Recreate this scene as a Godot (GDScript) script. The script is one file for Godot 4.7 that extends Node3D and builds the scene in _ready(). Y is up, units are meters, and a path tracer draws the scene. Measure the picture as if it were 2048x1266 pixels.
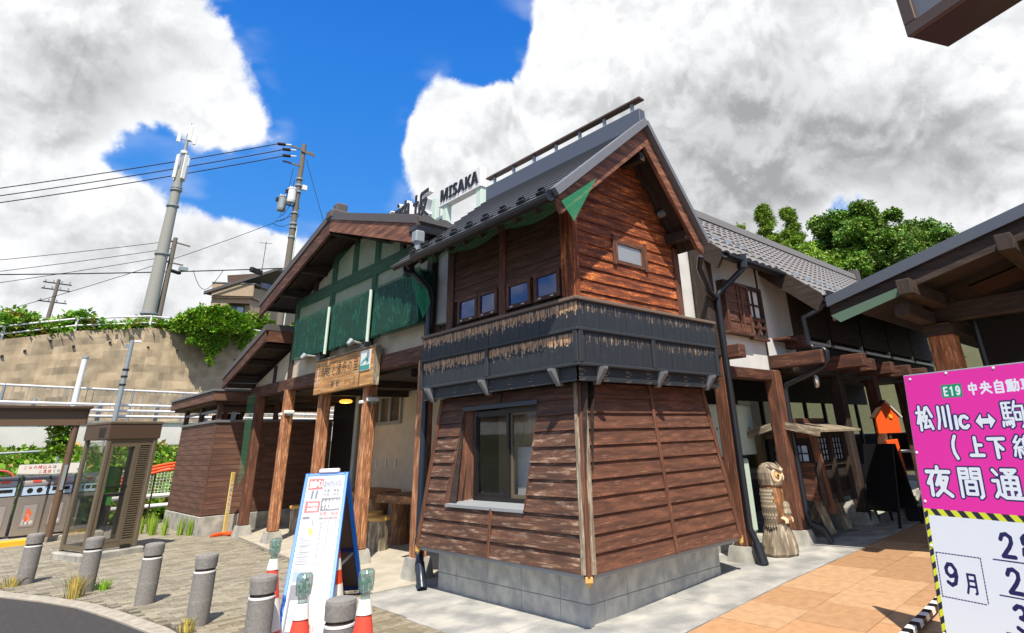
extends Node3D
# A highway rest area: a timber tower at a street corner, a gabled hall, a white shop wing and a slope with walls behind.
# X runs away to the right along the shop fronts, -Z away to the left along the hall front, y is up, metres.

var R := RandomNumberGenerator.new()
var M := {}
var org := {}

func _ready() -> void:
	R.seed = 4711
	_camera_and_light()
	_materials()
	_grounds()
	_tower()
	_hall()
	_wing()
	_canopy()
	_roof_sign()
	_street()
	_slope()
	_plants()

func _camera_and_light() -> void:
	var cam := Camera3D.new()
	cam.name = "camera"
	cam.projection = Camera3D.PROJECTION_FRUSTUM
	cam.near = 0.1
	cam.far = 900.0
	cam.size = 0.108434
	cam.frustum_offset = Vector2(-0.007681, -0.017909)
	cam.transform = Transform3D(Basis(Vector3(0.723757, -0.035365, 0.689148), Vector3(-0.228251, 0.930201, 0.287449), Vector3(-0.651212, -0.365342, 0.665168)).orthonormalized(), Vector3(0, 1.6, 0))
	add_child(cam)
	cam.current = true
	var we := WorldEnvironment.new()
	we.name = "environment"
	var e := Environment.new()
	e.background_mode = Environment.BG_SKY
	e.tonemap_mode = Environment.TONE_MAPPER_LINEAR
	e.tonemap_exposure = 1.48
	e.sdfgi_enabled = true
	e.ssao_enabled = true
	e.ssil_enabled = true
	var sky := Sky.new()
	var pm := PanoramaSkyMaterial.new()
	pm.panorama = ImageTexture.create_from_image(_sky_image(3072, 1536))
	sky.sky_material = pm
	e.sky = sky
	we.environment = e
	add_child(we)
	var sun := DirectionalLight3D.new()
	sun.name = "sun"
	var to_sun := Vector3(-0.62 * 0.53, 0.848, 0.785 * 0.53)
	sun.transform = Transform3D(Basis.looking_at(-to_sun.normalized(), Vector3.UP), Vector3(-20, 40, 20))
	sun.light_energy = 1.5
	sun.light_color = Color(1.0, 0.955, 0.88)
	sun.light_angular_distance = 0.5
	sun.shadow_enabled = true
	add_child(sun)

# ---------------------------------------------------------------- sky: air and clouds only; groups of "azimuth elevation radius strength" in degrees
func _spots(t: String) -> Array:
	var out := []
	for s in t.split(", "):
		var f := s.split_floats(" ")
		var az := deg_to_rad(f[0])
		var el := deg_to_rad(f[1])
		out.append([Vector3(cos(az) * cos(el), sin(el), sin(az) * cos(el)), cos(deg_to_rad(f[2] * 1.7)), deg_to_rad(f[2]), f[3]])
	return out

func _lump(d: Vector3, spots: Array) -> float:
	var v := 0.0
	for s in spots:
		var c: float = d.dot(s[0])
		if c > s[1]:
			var a: float = acos(minf(c, 1.0)) / s[2]
			v += s[3] * exp(-a * a * 1.1)
	return v

func _sky_image(w: int, h: int) -> Image:
	var cl := _spots("-92 30 7.5 1.0, -84 31 7.4 1.0, -78 29 5.2 1.0, -74 27 2.9 0.8, -92 25 5.1 0.8, -90 20 4.9 0.9, -88 18 3.7 0.9, -90 15 4.5 1.0, -87 12 6.6 1.0, -84 15 3.9 1.0, -78 15 4.3 1.0, -74 16 3.3 0.9")
	cl += _spots("-78 12 6.1 1.0, -58 31 4.5 1.0, -59 27 3.8 0.9, -54 26 5.3 1.0, -54 21 5.8 1.0, -50 30 4.3 0.6, -41 38 7.8 1.0, -37 32 9.5 1.0, -26 32 11.5 1.0, -14 31 10.3 1.0, -5 26 9.0 1.0, -26 23 10.3 1.0")
	cl += _spots("-13 21 8.6 0.9, -8 17 6.4 0.9, -38 22 7.7 1.0, -70 18 3.0 0.5")
	var gap := _spots("-70 37 8.2 1.0, -72 31 5.1 0.8, -66 30 4.9 1.0, -70 24 5.3 1.0, -65 24 3.2 0.8, -54 39 5.0 1.0, -52 36 2.8 0.8, -83 24 3.0 0.9, -85 22 1.8 0.7, -76 23 2.9 0.9, -87 22 1.4 0.5, -82 18 1.5 0.4")
	gap += _spots("-73 20 2.5 0.4, -47 28 2.4 0.6, -18 18 2.9 0.7, -5 23 2.1 0.5, -22 18 2.6 0.4, -13 15 1.9 0.4, -69 14 2.6 0.2")
	var grey := _spots("-28 24 9.1 0.9, -36 21 7.2 0.8, -20 21 7.2 0.7, -11 22 7.6 0.6, -87 27 5.3 0.6, -90 26 3.9 0.5, -78 14 4.3 0.3, -90 17 2.6 0.3, -53 23 2.9 0.2, -24 31 6.6 0.4, -80 11 4.4 0.3, -7 20 4.3 0.4")
	var nb := FastNoiseLite.new()
	nb.seed = 5
	nb.noise_type = FastNoiseLite.TYPE_SIMPLEX_SMOOTH
	nb.frequency = 1.3
	nb.fractal_octaves = 2
	# coarse fields
	var lw := 400
	var lh := 100
	var low := Image.create(lw, lh, false, Image.FORMAT_RGF)
	for j in lh:
		var el := PI / 2 - (j + 0.5) / lh * PI / 2
		for i in lw:
			var az := ((i + 0.5) / lw + 0.25 - 0.5) * TAU
			var d := Vector3(cos(az) * cos(el), sin(el), sin(az) * cos(el))
			var p := _lump(d, cl)
			var g := _lump(d, gap)
			var away := nb.get_noise_3dv(d * 1.6)
			# near the listed clouds the list rules, elsewhere a broken sky of the same kind
			var known := clampf((p + g) * 1.6, 0.0, 1.0)
			var b := lerpf(0.42 + away * 0.9, clampf(p, 0.0, 1.25) - g * 1.05, known)
			var k := _lump(d, grey)
			low.set_pixel(i, j, Color(b, lerpf(clampf(0.35 + away, 0.0, 0.7), k, known), 0))
	low.resize(w, h / 2, Image.INTERPOLATE_CUBIC)
	var n1 := FastNoiseLite.new()
	n1.seed = 11
	n1.noise_type = FastNoiseLite.TYPE_SIMPLEX_SMOOTH
	n1.frequency = 4.6
	n1.fractal_octaves = 6
	n1.fractal_gain = 0.56
	n1.domain_warp_enabled = true
	n1.domain_warp_amplitude = 0.05
	n1.domain_warp_frequency = 6.0
	var n2 := FastNoiseLite.new()
	n2.seed = 23
	n2.frequency = 3.2
	n2.fractal_octaves = 4
	var im := Image.create(w, h, false, Image.FORMAT_RGBF)
	var zen := Color(0.012, 0.115, 0.47)
	var mid := Color(0.034, 0.215, 0.60)
	var hor := Color(0.36, 0.47, 0.60)
	for j in h / 2:
		var el := PI / 2 - (j + 0.5) / h * PI
		var t := sin(el)
		var air := mid.lerp(zen, clampf((t - 0.28) / 0.45, 0.0, 1.0)).lerp(hor, pow(1.0 - t, 7.0))
		var ce := cos(el)
		for i in w:
			var az := ((i + 0.5) / w - 0.25) * TAU
			var d := Vector3(cos(az) * ce, t, sin(az) * ce)
			var f := low.get_pixel(i, j)
			var n := n1.get_noise_3dv(d)
			var c := f.r + n * 0.95
			var a := smoothstep(0.26, 0.6, c)
			var wisp := clampf((n2.get_noise_3d(d.x * 2.0, d.y * 5.0, d.z * 2.0) + 0.05) * 0.35, 0.0, 0.2) * smoothstep(-0.6, 0.2, f.r)
			var lit := 0.7
			if a > 0.0:
				# billows: the sunward, upper sides of the lumps are brighter
				var n_up := n1.get_noise_3d(d.x - 0.012, d.y + 0.022, d.z + 0.012)
				var thick := smoothstep(0.3, 1.1, c)
				lit = 0.70 - 0.26 * clampf(f.g, 0.0, 1.1) * thick + clampf((n - n_up) * 0.42, -0.16, 0.08) * (0.4 + 0.6 * thick) - 0.04 * thick + n * 0.1
				lit = clampf(lit, 0.28, 0.72)
			var cloud := Color(lit * 0.975, lit * 0.99, lit * 1.01)
			im.set_pixel(i, j, air.lerp(cloud, clampf(a + wisp * (1.0 - a), 0.0, 1.0)))
	im.fill_rect(Rect2i(0, h / 2, w, h - h / 2), Color(0.3, 0.3, 0.28))
	return im

# ---------------------------------------------------------------- shapes
func S() -> SurfaceTool:
	var s := SurfaceTool.new()
	s.begin(Mesh.PRIMITIVE_TRIANGLES)
	return s

func vert(st: SurfaceTool, p: Vector3, n: Vector3, u: Vector2) -> void:
	st.set_normal(n)
	st.set_uv(u)
	st.add_vertex(p)

func tri(st: SurfaceTool, a: Vector3, b: Vector3, c: Vector3, n: Vector3, ua := Vector2.ZERO, ub := Vector2.ZERO, uc := Vector2.ZERO) -> void:
	vert(st, a, n, ua)
	if (b - a).cross(c - a).dot(n) > 0.0:
		vert(st, c, n, uc)
		vert(st, b, n, ub)
	else:
		vert(st, b, n, ub)
		vert(st, c, n, uc)

# a four-cornered face; n only tells which side is outside; u runs a->b, v a->d
func quad(st: SurfaceTool, a: Vector3, b: Vector3, c: Vector3, d: Vector3, n: Vector3, uo := Vector2.ZERO, swap := false) -> void:
	var m := (b - a).cross(d - a)
	if m.length_squared() < 1e-14:
		m = (c - b).cross(d - b)
	m = m.normalized()
	if m.dot(n) < 0.0:
		m = -m
	var lu := (b - a).length()
	var lv := (d - a).length()
	var ua := uo
	var ub := uo + (Vector2(0, lu) if swap else Vector2(lu, 0))
	var ud := uo + (Vector2(lv, 0) if swap else Vector2(0, lv))
	var uc := ub + ud - uo
	tri(st, a, b, c, m, ua, ub, uc)
	tri(st, a, c, d, m, ua, uc, ud)

# a box in a frame, grain along axis g (0 x, 1 y, 2 z), edges cut by bev
func ob(st: SurfaceTool, x: Transform3D, s: Vector3, g := -1, bev := 0.0) -> void:
	if g < 0:
		g = s.max_axis_index()
	var uo := Vector2(R.randf() * 8.0, R.randf() * 8.0)
	var hs := s * 0.5
	for k in 3:
		var i := (k + 1) % 3
		var j := (k + 2) % 3
		if j == g or (i != g and s[j] > s[i]):
			var t := i
			i = j
			j = t
		for sg in [-1.0, 1.0]:
			var p := []
			for c in [[-1, -1], [1, -1], [1, 1], [-1, 1]]:
				var v := Vector3.ZERO
				v[k] = hs[k] * sg
				v[i] = (hs[i] - bev) * c[0]
				v[j] = (hs[j] - bev) * c[1]
				p.append(x * v)
			var n := Vector3.ZERO
			n[k] = sg
			quad(st, p[0], p[1], p[2], p[3], x.basis * n, uo + Vector2(0, k * 0.37 + sg * 0.11))
	if bev > 0.0:
		for k in 3:
			var i := (k + 1) % 3
			var j := (k + 2) % 3
			for si in [-1.0, 1.0]:
				for sj in [-1.0, 1.0]:
					var a := Vector3.ZERO
					a[k] = -(hs[k] - bev)
					a[i] = hs[i] * si
					a[j] = (hs[j] - bev) * sj
					var b := a
					b[k] = -a[k]
					var d := a
					d[i] = (hs[i] - bev) * si
					d[j] = hs[j] * sj
					var c := d
					c[k] = -d[k]
					var n := Vector3.ZERO
					n[i] = si
					n[j] = sj
					quad(st, x * a, x * b, x * c, x * d, x.basis * n, uo, k != g)
		for sx in [-1.0, 1.0]:
			for sy in [-1.0, 1.0]:
				for sz in [-1.0, 1.0]:
					var q := Vector3(sx * hs.x, sy * hs.y, sz * hs.z)
					var e := Vector3(sx, sy, sz) * bev
					tri(st, x * (q - Vector3(0, e.y, e.z)), x * (q - Vector3(e.x, 0, e.z)), x * (q - Vector3(e.x, e.y, 0)), (x.basis * Vector3(sx, sy, sz)).normalized(), uo, uo, uo)

func bx(st: SurfaceTool, a: Vector3, b: Vector3, g := -1, bev := 0.0) -> void:
	var lo := a.min(b)
	var hi := a.max(b)
	ob(st, Transform3D(Basis(), (lo + hi) * 0.5), hi - lo, g, bev)

# a bar from p to q: w across (level), h upright
func bar(st: SurfaceTool, p: Vector3, q: Vector3, w: float, h: float, up := Vector3.UP, bev := 0.0) -> void:
	var d := (q - p).normalized()
	if absf(d.dot(up)) > 0.98:
		up = Vector3.RIGHT
	var z := d.cross(up).normalized()
	ob(st, Transform3D(Basis(d, z.cross(d), z), (p + q) * 0.5), Vector3((q - p).length(), h, w), 0, bev)

func tube(st: SurfaceTool, pts: Array, r: float, n := 8, r2 := -1.0) -> void:
	if r2 < 0.0:
		r2 = r
	var rings := []
	var side := Vector3.ZERO
	var run := 0.0
	for k in pts.size():
		var p: Vector3 = pts[k]
		var d: Vector3 = (pts[mini(k + 1, pts.size() - 1)] - pts[maxi(k - 1, 0)]).normalized()
		if k == 0:
			side = d.cross(Vector3.UP if absf(d.y) < 0.9 else Vector3.RIGHT).normalized()
		else:
			side = (side - d * side.dot(d)).normalized()
			run += p.distance_to(pts[k - 1])
		var o := d.cross(side)
		var rr := lerpf(r, r2, float(k) / maxf(1.0, pts.size() - 1.0))
		var ring := []
		for i in n + 1:
			var a := TAU * i / n
			var m := side * cos(a) + o * sin(a)
			ring.append([p + m * rr, m, Vector2(run, rr * a)])
		rings.append([ring, p, d])
	for k in rings.size() - 1:
		for i in n:
			var a: Array = rings[k][0][i]
			var b: Array = rings[k][0][i + 1]
			var c: Array = rings[k + 1][0][i + 1]
			var d: Array = rings[k + 1][0][i]
			sm(st, a, b, c)
			sm(st, a, c, d)
	for e in [0, rings.size() - 1]:
		var nn: Vector3 = rings[e][2] * (-1.0 if e == 0 else 1.0)
		for i in n:
			tri(st, rings[e][1], rings[e][0][i][0], rings[e][0][i + 1][0], nn)

# a smooth triangle of [point, normal, uv]
func sm(st: SurfaceTool, a: Array, b: Array, c: Array) -> void:
	vert(st, a[0], a[1], a[2])
	var m: Vector3 = a[1] + b[1] + c[1]
	if (b[0] - a[0]).cross(c[0] - a[0]).dot(m) > 0.0:
		vert(st, c[0], c[1], c[2])
		vert(st, b[0], b[1], b[2])
	else:
		vert(st, b[0], b[1], b[2])
		vert(st, c[0], c[1], c[2])

# turned shape round y: profile of (radius, height) from bottom to top
func lathe(st: SurfaceTool, prof: Array, n := 24, at := Transform3D(), wob := 0.0) -> void:
	for k in prof.size() - 1:
		var p: Vector2 = prof[k]
		var q: Vector2 = prof[k + 1]
		var t := (q - p).normalized()
		var nr := Vector2(t.y, -t.x)
		for i in n:
			var a0 := TAU * i / n
			var a1 := TAU * (i + 1) / n
			var w0 := 1.0 + wob * sin(a0 * 3.0 + 1.0) + wob * 0.6 * sin(a0 * 7.0)
			var w1 := 1.0 + wob * sin(a1 * 3.0 + 1.0) + wob * 0.6 * sin(a1 * 7.0)
			var e0 := Vector3(cos(a0), 0, sin(a0))
			var e1 := Vector3(cos(a1), 0, sin(a1))
			var rr := maxf(p.x, q.x)
			var A := [at * (e0 * p.x * w0 + Vector3.UP * p.y), at.basis * (e0 * nr.x + Vector3.UP * nr.y), Vector2(p.y, a0 * rr)]
			var B := [at * (e1 * p.x * w1 + Vector3.UP * p.y), at.basis * (e1 * nr.x + Vector3.UP * nr.y), Vector2(p.y, a1 * rr)]
			var C := [at * (e1 * q.x * w1 + Vector3.UP * q.y), B[1], Vector2(q.y, a1 * rr)]
			var D := [at * (e0 * q.x * w0 + Vector3.UP * q.y), A[1], Vector2(q.y, a0 * rr)]
			if p.x > 1e-5:
				sm(st, A, B, C)
			if q.x > 1e-5:
				sm(st, A, C, D)

# a flat outline (in the plane of x and y of the frame) pulled out by depth along its z
func slab(st: SurfaceTool, x: Transform3D, poly: PackedVector2Array, depth: float) -> void:
	var idx := Geometry2D.triangulate_polygon(poly)
	for s in [0.0, depth]:
		for k in range(0, idx.size(), 3):
			var a := poly[idx[k]]
			var b := poly[idx[k + 1]]
			var c := poly[idx[k + 2]]
			tri(st, x * Vector3(a.x, a.y, s), x * Vector3(b.x, b.y, s), x * Vector3(c.x, c.y, s), x.basis.z * (1.0 if s > 0.0 else -1.0) * signf(depth), a, b, c)
	var mid := Vector2.ZERO
	var ccw := not Geometry2D.is_polygon_clockwise(poly)
	for k in poly.size():
		var a := poly[k]
		var b := poly[(k + 1) % poly.size()]
		var nn := Vector2(b.y - a.y, a.x - b.x) * (1.0 if ccw else -1.0)
		quad(st, x * Vector3(a.x, a.y, 0), x * Vector3(b.x, b.y, 0), x * Vector3(b.x, b.y, depth), x * Vector3(a.x, a.y, depth), x.basis * Vector3(nn.x, nn.y, 0), a)

# ---------------------------------------------------------------- objects
func mi(called: String, mesh: Mesh, m: Material, parent: Node = null) -> MeshInstance3D:
	var o := MeshInstance3D.new()
	o.name = called
	o.mesh = mesh
	o.material_override = m
	var p: Node = parent if parent else self
	if org.has(p):
		o.position = -org[p]
	p.add_child(o, true)
	return o

func mk(called: String, st: SurfaceTool, m: Material, parent: Node = null) -> MeshInstance3D:
	return mi(called, st.commit(), m, parent)

func box(called: String, a: Vector3, b: Vector3, m: Material, parent: Node = null, g := -1, bev := 0.0) -> MeshInstance3D:
	var st := S()
	bx(st, a, b, g, bev)
	return mk(called, st, m, parent)

func beam(called: String, p: Vector3, q: Vector3, w: float, h: float, m: Material, parent: Node = null, bev := 0.0, up := Vector3.UP) -> MeshInstance3D:
	var st := S()
	bar(st, p, q, w, h, up, bev)
	return mk(called, st, m, parent)

func pipe(called: String, pts: Array, r: float, m: Material, parent: Node = null, n := 8, r2 := -1.0) -> MeshInstance3D:
	var st := S()
	tube(st, pts, r, n, r2)
	return mk(called, st, m, parent)

func tag(o: Node, label: String, category: String, group := "") -> Node:
	o.set_meta("label", label)
	o.set_meta("category", category)
	if group != "":
		o.set_meta("group", group)
	return o

# a thing whose parts are given in world coordinates
func thing(called: String, label: String, category: String, at: Vector3, group := "") -> Node3D:
	var o := Node3D.new()
	o.name = called
	o.position = at
	add_child(o, true)
	org[o] = at
	tag(o, label, category, group)
	return o

# a thing whose parts are given round its own base
func own(called: String, label: String, category: String, at: Vector3, turn := 0.0, group := "") -> Node3D:
	var o := Node3D.new()
	o.name = called
	o.position = at
	o.rotation.y = turn
	add_child(o, true)
	tag(o, label, category, group)
	return o

func copy(o: Node3D, at: Vector3, turn: float, label: String) -> Node3D:
	var c: Node3D = o.duplicate()
	c.name = o.name
	add_child(c, true)
	c.position = at
	c.rotation.y = turn
	c.set_meta("label", label)
	return c

func struct(o: Node) -> Node:
	o.set_meta("kind", "structure")
	return o

func stuff(o: Node) -> Node:
	o.set_meta("kind", "stuff")
	return o

func scatter(called: String, mesh: Mesh, m: Material, where: Array, tints: Array, parent: Node = null) -> MultiMeshInstance3D:
	var mm := MultiMesh.new()
	mm.transform_format = MultiMesh.TRANSFORM_3D
	mm.use_colors = true
	mm.mesh = mesh
	mm.instance_count = where.size()
	for i in where.size():
		mm.set_instance_transform(i, where[i])
		mm.set_instance_color(i, tints[i])
	var o := MultiMeshInstance3D.new()
	o.name = called
	o.multimesh = mm
	o.material_override = m
	var p: Node = parent if parent else self
	if org.has(p):
		o.position = -org[p]
	p.add_child(o, true)
	return o

# ---------------------------------------------------------------- materials: computed textures show grain, stains and print only
func C8(r: int, g: int, b: int) -> Color:
	return Color(r / 255.0, g / 255.0, b / 255.0)

func plain(key: String, c: Color, rough := 0.8, metal := 0.0) -> StandardMaterial3D:
	var m := StandardMaterial3D.new()
	m.resource_name = key
	m.albedo_color = c
	m.roughness = rough
	m.metallic = metal
	M[key] = m
	return m

func noise(w: int, h: int, sd: int, freq: float, oct := 4, sx := 1, sy := 1) -> PackedByteArray:
	var n := FastNoiseLite.new()
	n.seed = sd
	n.noise_type = FastNoiseLite.TYPE_SIMPLEX_SMOOTH
	n.frequency = freq
	n.fractal_octaves = oct
	var im := n.get_seamless_image(w / sx, h / sy, false, false, 0.12)
	if sx > 1 or sy > 1:
		im.resize(w, h, Image.INTERPOLATE_CUBIC)
	im.convert(Image.FORMAT_L8)
	return im.get_data()

func tex(im: Image) -> ImageTexture:
	return ImageTexture.create_from_image(im)

# wood grain along u. cols: dark ring, body, bright ring, worn; worn: how much is worn bare
func wood(key: String, sd: int, cols: Array, rings: float, warp: float, worn: float, size := Vector2(1.6, 0.4), relief := 0.12, rough := 0.75, w := 1024, h := 256) -> StandardMaterial3D:
	var a := noise(w, h, sd, 0.02, 3, 8, 1)
	var f := noise(w, h, sd + 1, 0.12, 3, 32, 1)
	var p := noise(w, h, sd + 2, 0.03, 3, 8, 1)
	var bl := noise(w, h, sd + 3, 0.02, 3, 8, 1)
	var out := PackedByteArray()
	out.resize(w * h * 3)
	var dk: Color = cols[0]
	var md: Color = cols[1]
	var lt: Color = cols[2]
	var wn: Color = cols[3]
	var o := 0
	for j in h:
		var vj := float(j) / h * rings
		for i in w:
			var k := j * w + i
			var r := 0.5 + 0.5 * sin((vj + a[k] / 255.0 * warp) * TAU)
			r = r * r
			var ff := f[k] / 255.0
			var c := dk.lerp(md, clampf(0.25 + ff * 0.9, 0.0, 1.0))
			c = c.lerp(lt, clampf(r * (bl[k] / 255.0 * 1.5 - 0.35), 0.0, 1.0))
			var wm := clampf((p[k] / 255.0 - 1.0 + worn) * 4.0 + (ff - 0.5) * 1.2, 0.0, 1.0)
			c = c.lerp(wn, wm * (0.45 + 0.4 * r))
			var sh := 0.8 + 0.4 * bl[k] / 255.0
			out[o] = int(clampf(c.r * sh, 0.0, 1.0) * 255.0)
			out[o + 1] = int(clampf(c.g * sh, 0.0, 1.0) * 255.0)
			out[o + 2] = int(clampf(c.b * sh, 0.0, 1.0) * 255.0)
			o += 3
	var im := Image.create_from_data(w, h, false, Image.FORMAT_RGB8, out)
	var m := plain(key, Color.WHITE, rough)
	m.albedo_texture = tex(im)
	m.uv1_scale = Vector3(1.0 / size.x, 1.0 / size.y, 1)
	if relief > 0.0:
		m.heightmap_enabled = true
		m.heightmap_texture = m.albedo_texture
		m.heightmap_scale = relief
	return m

# stone, concrete, plaster: colour c0..c1 by broad stains, specks of c2
func stone(key: String, sd: int, c0: Color, c1: Color, c2: Color, speck: float, scale: float, relief := 0.2, rough := 0.9, broad := 0.012, size := 512) -> StandardMaterial3D:
	var a := noise(size, size, sd, broad, 5)
	var b := noise(size, size, sd + 1, 0.35, 2)
	var out := PackedByteArray()
	out.resize(size * size * 3)
	for k in size * size:
		var t := clampf((a[k] / 255.0 - 0.5) * 1.7 + 0.5, 0.0, 1.0)
		var s := clampf((b[k] / 255.0 - 0.5) * 4.0, -1.0, 1.0) * speck
		var c := c0.lerp(c1, t).lerp(c2, maxf(0.0, s))
		var m := 1.0 + minf(0.0, s) * 0.35
		out[k * 3] = int(clampf(c.r * m, 0.0, 1.0) * 255.0)
		out[k * 3 + 1] = int(clampf(c.g * m, 0.0, 1.0) * 255.0)
		out[k * 3 + 2] = int(clampf(c.b * m, 0.0, 1.0) * 255.0)
	var m := plain(key, Color.WHITE, rough)
	m.albedo_texture = tex(Image.create_from_data(size, size, false, Image.FORMAT_RGB8, out))
	m.uv1_triplanar = true
	m.uv1_world_triplanar = true
	m.uv1_scale = Vector3.ONE * scale
	if relief > 0.0:
		m.heightmap_enabled = true
		m.heightmap_texture = m.albedo_texture
		m.heightmap_scale = relief
	return m

# black painted slats peeling to bare wood below their top end (u runs down the slat from 0)
func peel(key: String, sd: int, much: float, bare: Color) -> void:
	var w := 256
	var h := 1024
	var st := noise(w, h, sd, 0.05, 3, 16, 1)
	var fi := noise(w, h, sd + 1, 0.16, 2, 24, 1)
	var gr := noise(w, h, sd + 2, 0.02, 3)
	var out := PackedByteArray()
	out.resize(w * h * 3)
	for j in h:
		for i in w:
			var k := j * w + i
			var u := float(i) / w
			var top := smoothstep(0.0, 0.1, u)
			var reach := 0.2 + 0.5 * gr[k] / 255.0
			var band := top * (1.0 - smoothstep(reach * 0.55, reach, u))
			var e := (st[k] / 255.0 - 0.5) * 1.5 + (fi[k] / 255.0 - 0.5) * 1.1
			var wm := clampf((band * 1.1 + e - much) * 4.5, 0.0, 1.0) * clampf(band * 3.0, 0.0, 1.0)
			var base := C8(37, 43, 50).lerp(C8(62, 70, 78), clampf((fi[k] / 255.0 - 0.45) * 1.6, 0.0, 1.0))
			var tan := bare.lerp(C8(214, 192, 166), clampf((gr[k] / 255.0 - 0.35) * 1.5, 0.0, 1.0)) * (0.75 + 0.35 * fi[k] / 255.0)
			var c := base.lerp(tan, wm)
			out[k * 3] = int(clampf(c.r, 0.0, 1.0) * 255.0)
			out[k * 3 + 1] = int(clampf(c.g, 0.0, 1.0) * 255.0)
			out[k * 3 + 2] = int(clampf(c.b, 0.0, 1.0) * 255.0)
	var m := plain(key, Color.WHITE, 0.62)
	m.albedo_texture = tex(Image.create_from_data(w, h, false, Image.FORMAT_RGB8, out))
	m.uv1_scale = Vector3(1.0 / 0.36, 1.0 / 1.6, 1)
	m.heightmap_enabled = true
	m.heightmap_texture = m.albedo_texture
	m.heightmap_scale = 0.15

func glass(key: String, tint: Color, alpha: float) -> void:
	var m := plain(key, tint, 0.03)
	m.transparency = BaseMaterial3D.TRANSPARENCY_ALPHA
	m.albedo_color.a = alpha
	m.metallic_specular = 0.7

func leafy(key: String, c: Color) -> void:
	var m := plain(key, c, 0.55)
	m.vertex_color_use_as_albedo = true
	m.backlight_enabled = true
	m.backlight = Color(0.45, 0.55, 0.16)

func _materials() -> void:
	wood("board_red", 101, [C8(64, 40, 31), C8(98, 63, 48), C8(116, 78, 58), C8(160, 132, 108)], 5.0, 7.0, 0.26)
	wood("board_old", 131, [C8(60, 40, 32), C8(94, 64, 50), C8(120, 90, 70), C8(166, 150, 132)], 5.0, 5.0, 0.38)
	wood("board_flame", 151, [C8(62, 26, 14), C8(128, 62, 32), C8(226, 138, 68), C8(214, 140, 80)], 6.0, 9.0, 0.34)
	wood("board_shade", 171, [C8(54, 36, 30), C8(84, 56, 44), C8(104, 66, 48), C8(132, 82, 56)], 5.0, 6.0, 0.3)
	wood("post_wood", 191, [C8(74, 46, 35), C8(104, 66, 50), C8(120, 80, 60), C8(172, 130, 96)], 4.0, 4.0, 0.3)
	wood("post_bare", 211, [C8(110, 66, 44), C8(164, 110, 76), C8(196, 140, 98), C8(220, 176, 134)], 4.0, 4.0, 0.5)
	wood("beam_brown", 231, [C8(58, 36, 30), C8(84, 52, 42), C8(100, 64, 50), C8(160, 124, 94)], 4.0, 5.0, 0.3)
	wood("beam_dark", 251, [C8(36, 29, 27), C8(58, 47, 42), C8(70, 57, 50), C8(92, 78, 66)], 4.0, 4.0, 0.28)
	wood("barge_brown", 271, [C8(80, 50, 40), C8(120, 78, 62), C8(176, 124, 92), C8(170, 120, 92)], 5.0, 12.0, 0.2)
	wood("log_grey", 291, [C8(84, 74, 64), C8(140, 128, 110), C8(160, 150, 132), C8(186, 178, 162)], 5.0, 3.0, 0.45, Vector2(1.2, 0.5), 0.6)
	wood("log_brown", 311, [C8(84, 56, 36), C8(142, 100, 66), C8(170, 124, 84), C8(186, 150, 112)], 5.0, 4.0, 0.4, Vector2(1.2, 0.5), 0.5)
	wood("sign_wood", 331, [C8(150, 104, 62), C8(198, 150, 96), C8(214, 164, 106), C8(206, 190, 158)], 5.0, 5.0, 0.42, Vector2(2.6, 0.66), 0.3)
	wood("siding", 351, [C8(88, 60, 50), C8(104, 74, 62), C8(110, 80, 66), C8(118, 88, 74)], 8.0, 2.0, 0.2, Vector2(1.2, 0.4), 0.08, 0.7, 512, 128)
	peel("slat_worn", 371, 0.82, C8(196, 150, 108))
	peel("slat_black", 391, 1.25, C8(130, 108, 88))
	plain("rail_black", C8(46, 51, 57), 0.6)
	plain("rail_top", C8(112, 98, 88), 0.75)
	plain("bracket", C8(112, 116, 122), 0.55)
	stone("block", 411, C8(160, 162, 162), C8(196, 196, 188), C8(206, 206, 200), 0.25, 0.7, 0.12)
	stone("concrete", 431, C8(134, 135, 132), C8(186, 184, 176), C8(200, 200, 196), 0.25, 0.45, 0.15)
	stone("porch", 451, C8(168, 162, 148), C8(186, 180, 166), C8(194, 190, 180), 0.15, 0.4, 0.06)
	stone("apron", 461, C8(132, 135, 136), C8(184, 183, 178), C8(200, 198, 192), 0.2, 0.35, 0.1, 0.85, 0.009)
	stone("paver", 471, C8(136, 132, 120), C8(160, 155, 140), C8(176, 172, 160), 0.3, 1.6, 0.2).vertex_color_use_as_albedo = true
	stone("tile", 491, C8(172, 138, 104), C8(190, 152, 116), C8(206, 176, 142), 0.35, 1.3, 0.15).vertex_color_use_as_albedo = true
	stone("asphalt", 511, C8(48, 47, 49), C8(60, 58, 60), C8(104, 102, 102), 0.45, 1.8, 0.5)
	stone("kerb", 531, C8(150, 144, 134), C8(178, 172, 160), C8(190, 186, 178), 0.35, 1.1, 0.2)
	stone("granite", 551, C8(158, 156, 154), C8(184, 182, 178), C8(70, 68, 70), 1.0, 2.0, 0.5, 0.9, 0.03)
	stone("old_wall", 571, C8(158, 142, 116), C8(200, 182, 152), C8(196, 180, 152), 0.3, 0.085, 0.6, 0.95, 0.016, 1024)
	stone("plaster", 591, C8(196, 186, 166), C8(206, 196, 176), C8(214, 204, 186), 0.12, 0.5, 0.05)
	stone("white_wall", 601, C8(206, 210, 212), C8(220, 223, 224), C8(226, 228, 228), 0.08, 0.4, 0.03)
	stone("house_wall", 611, C8(168, 150, 128), C8(178, 160, 138), C8(182, 166, 146), 0.1, 0.5, 0.0)
	stone("soil", 621, C8(64, 68, 42), C8(80, 84, 50), C8(100, 98, 66), 0.4, 0.5, 0.5)
	stone("white_paint_wall", 631, C8(222, 222, 218), C8(236, 235, 232), C8(238, 238, 236), 0.08, 0.15, 0.02)
	plain("joint", C8(66, 64, 58), 0.95)
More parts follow.
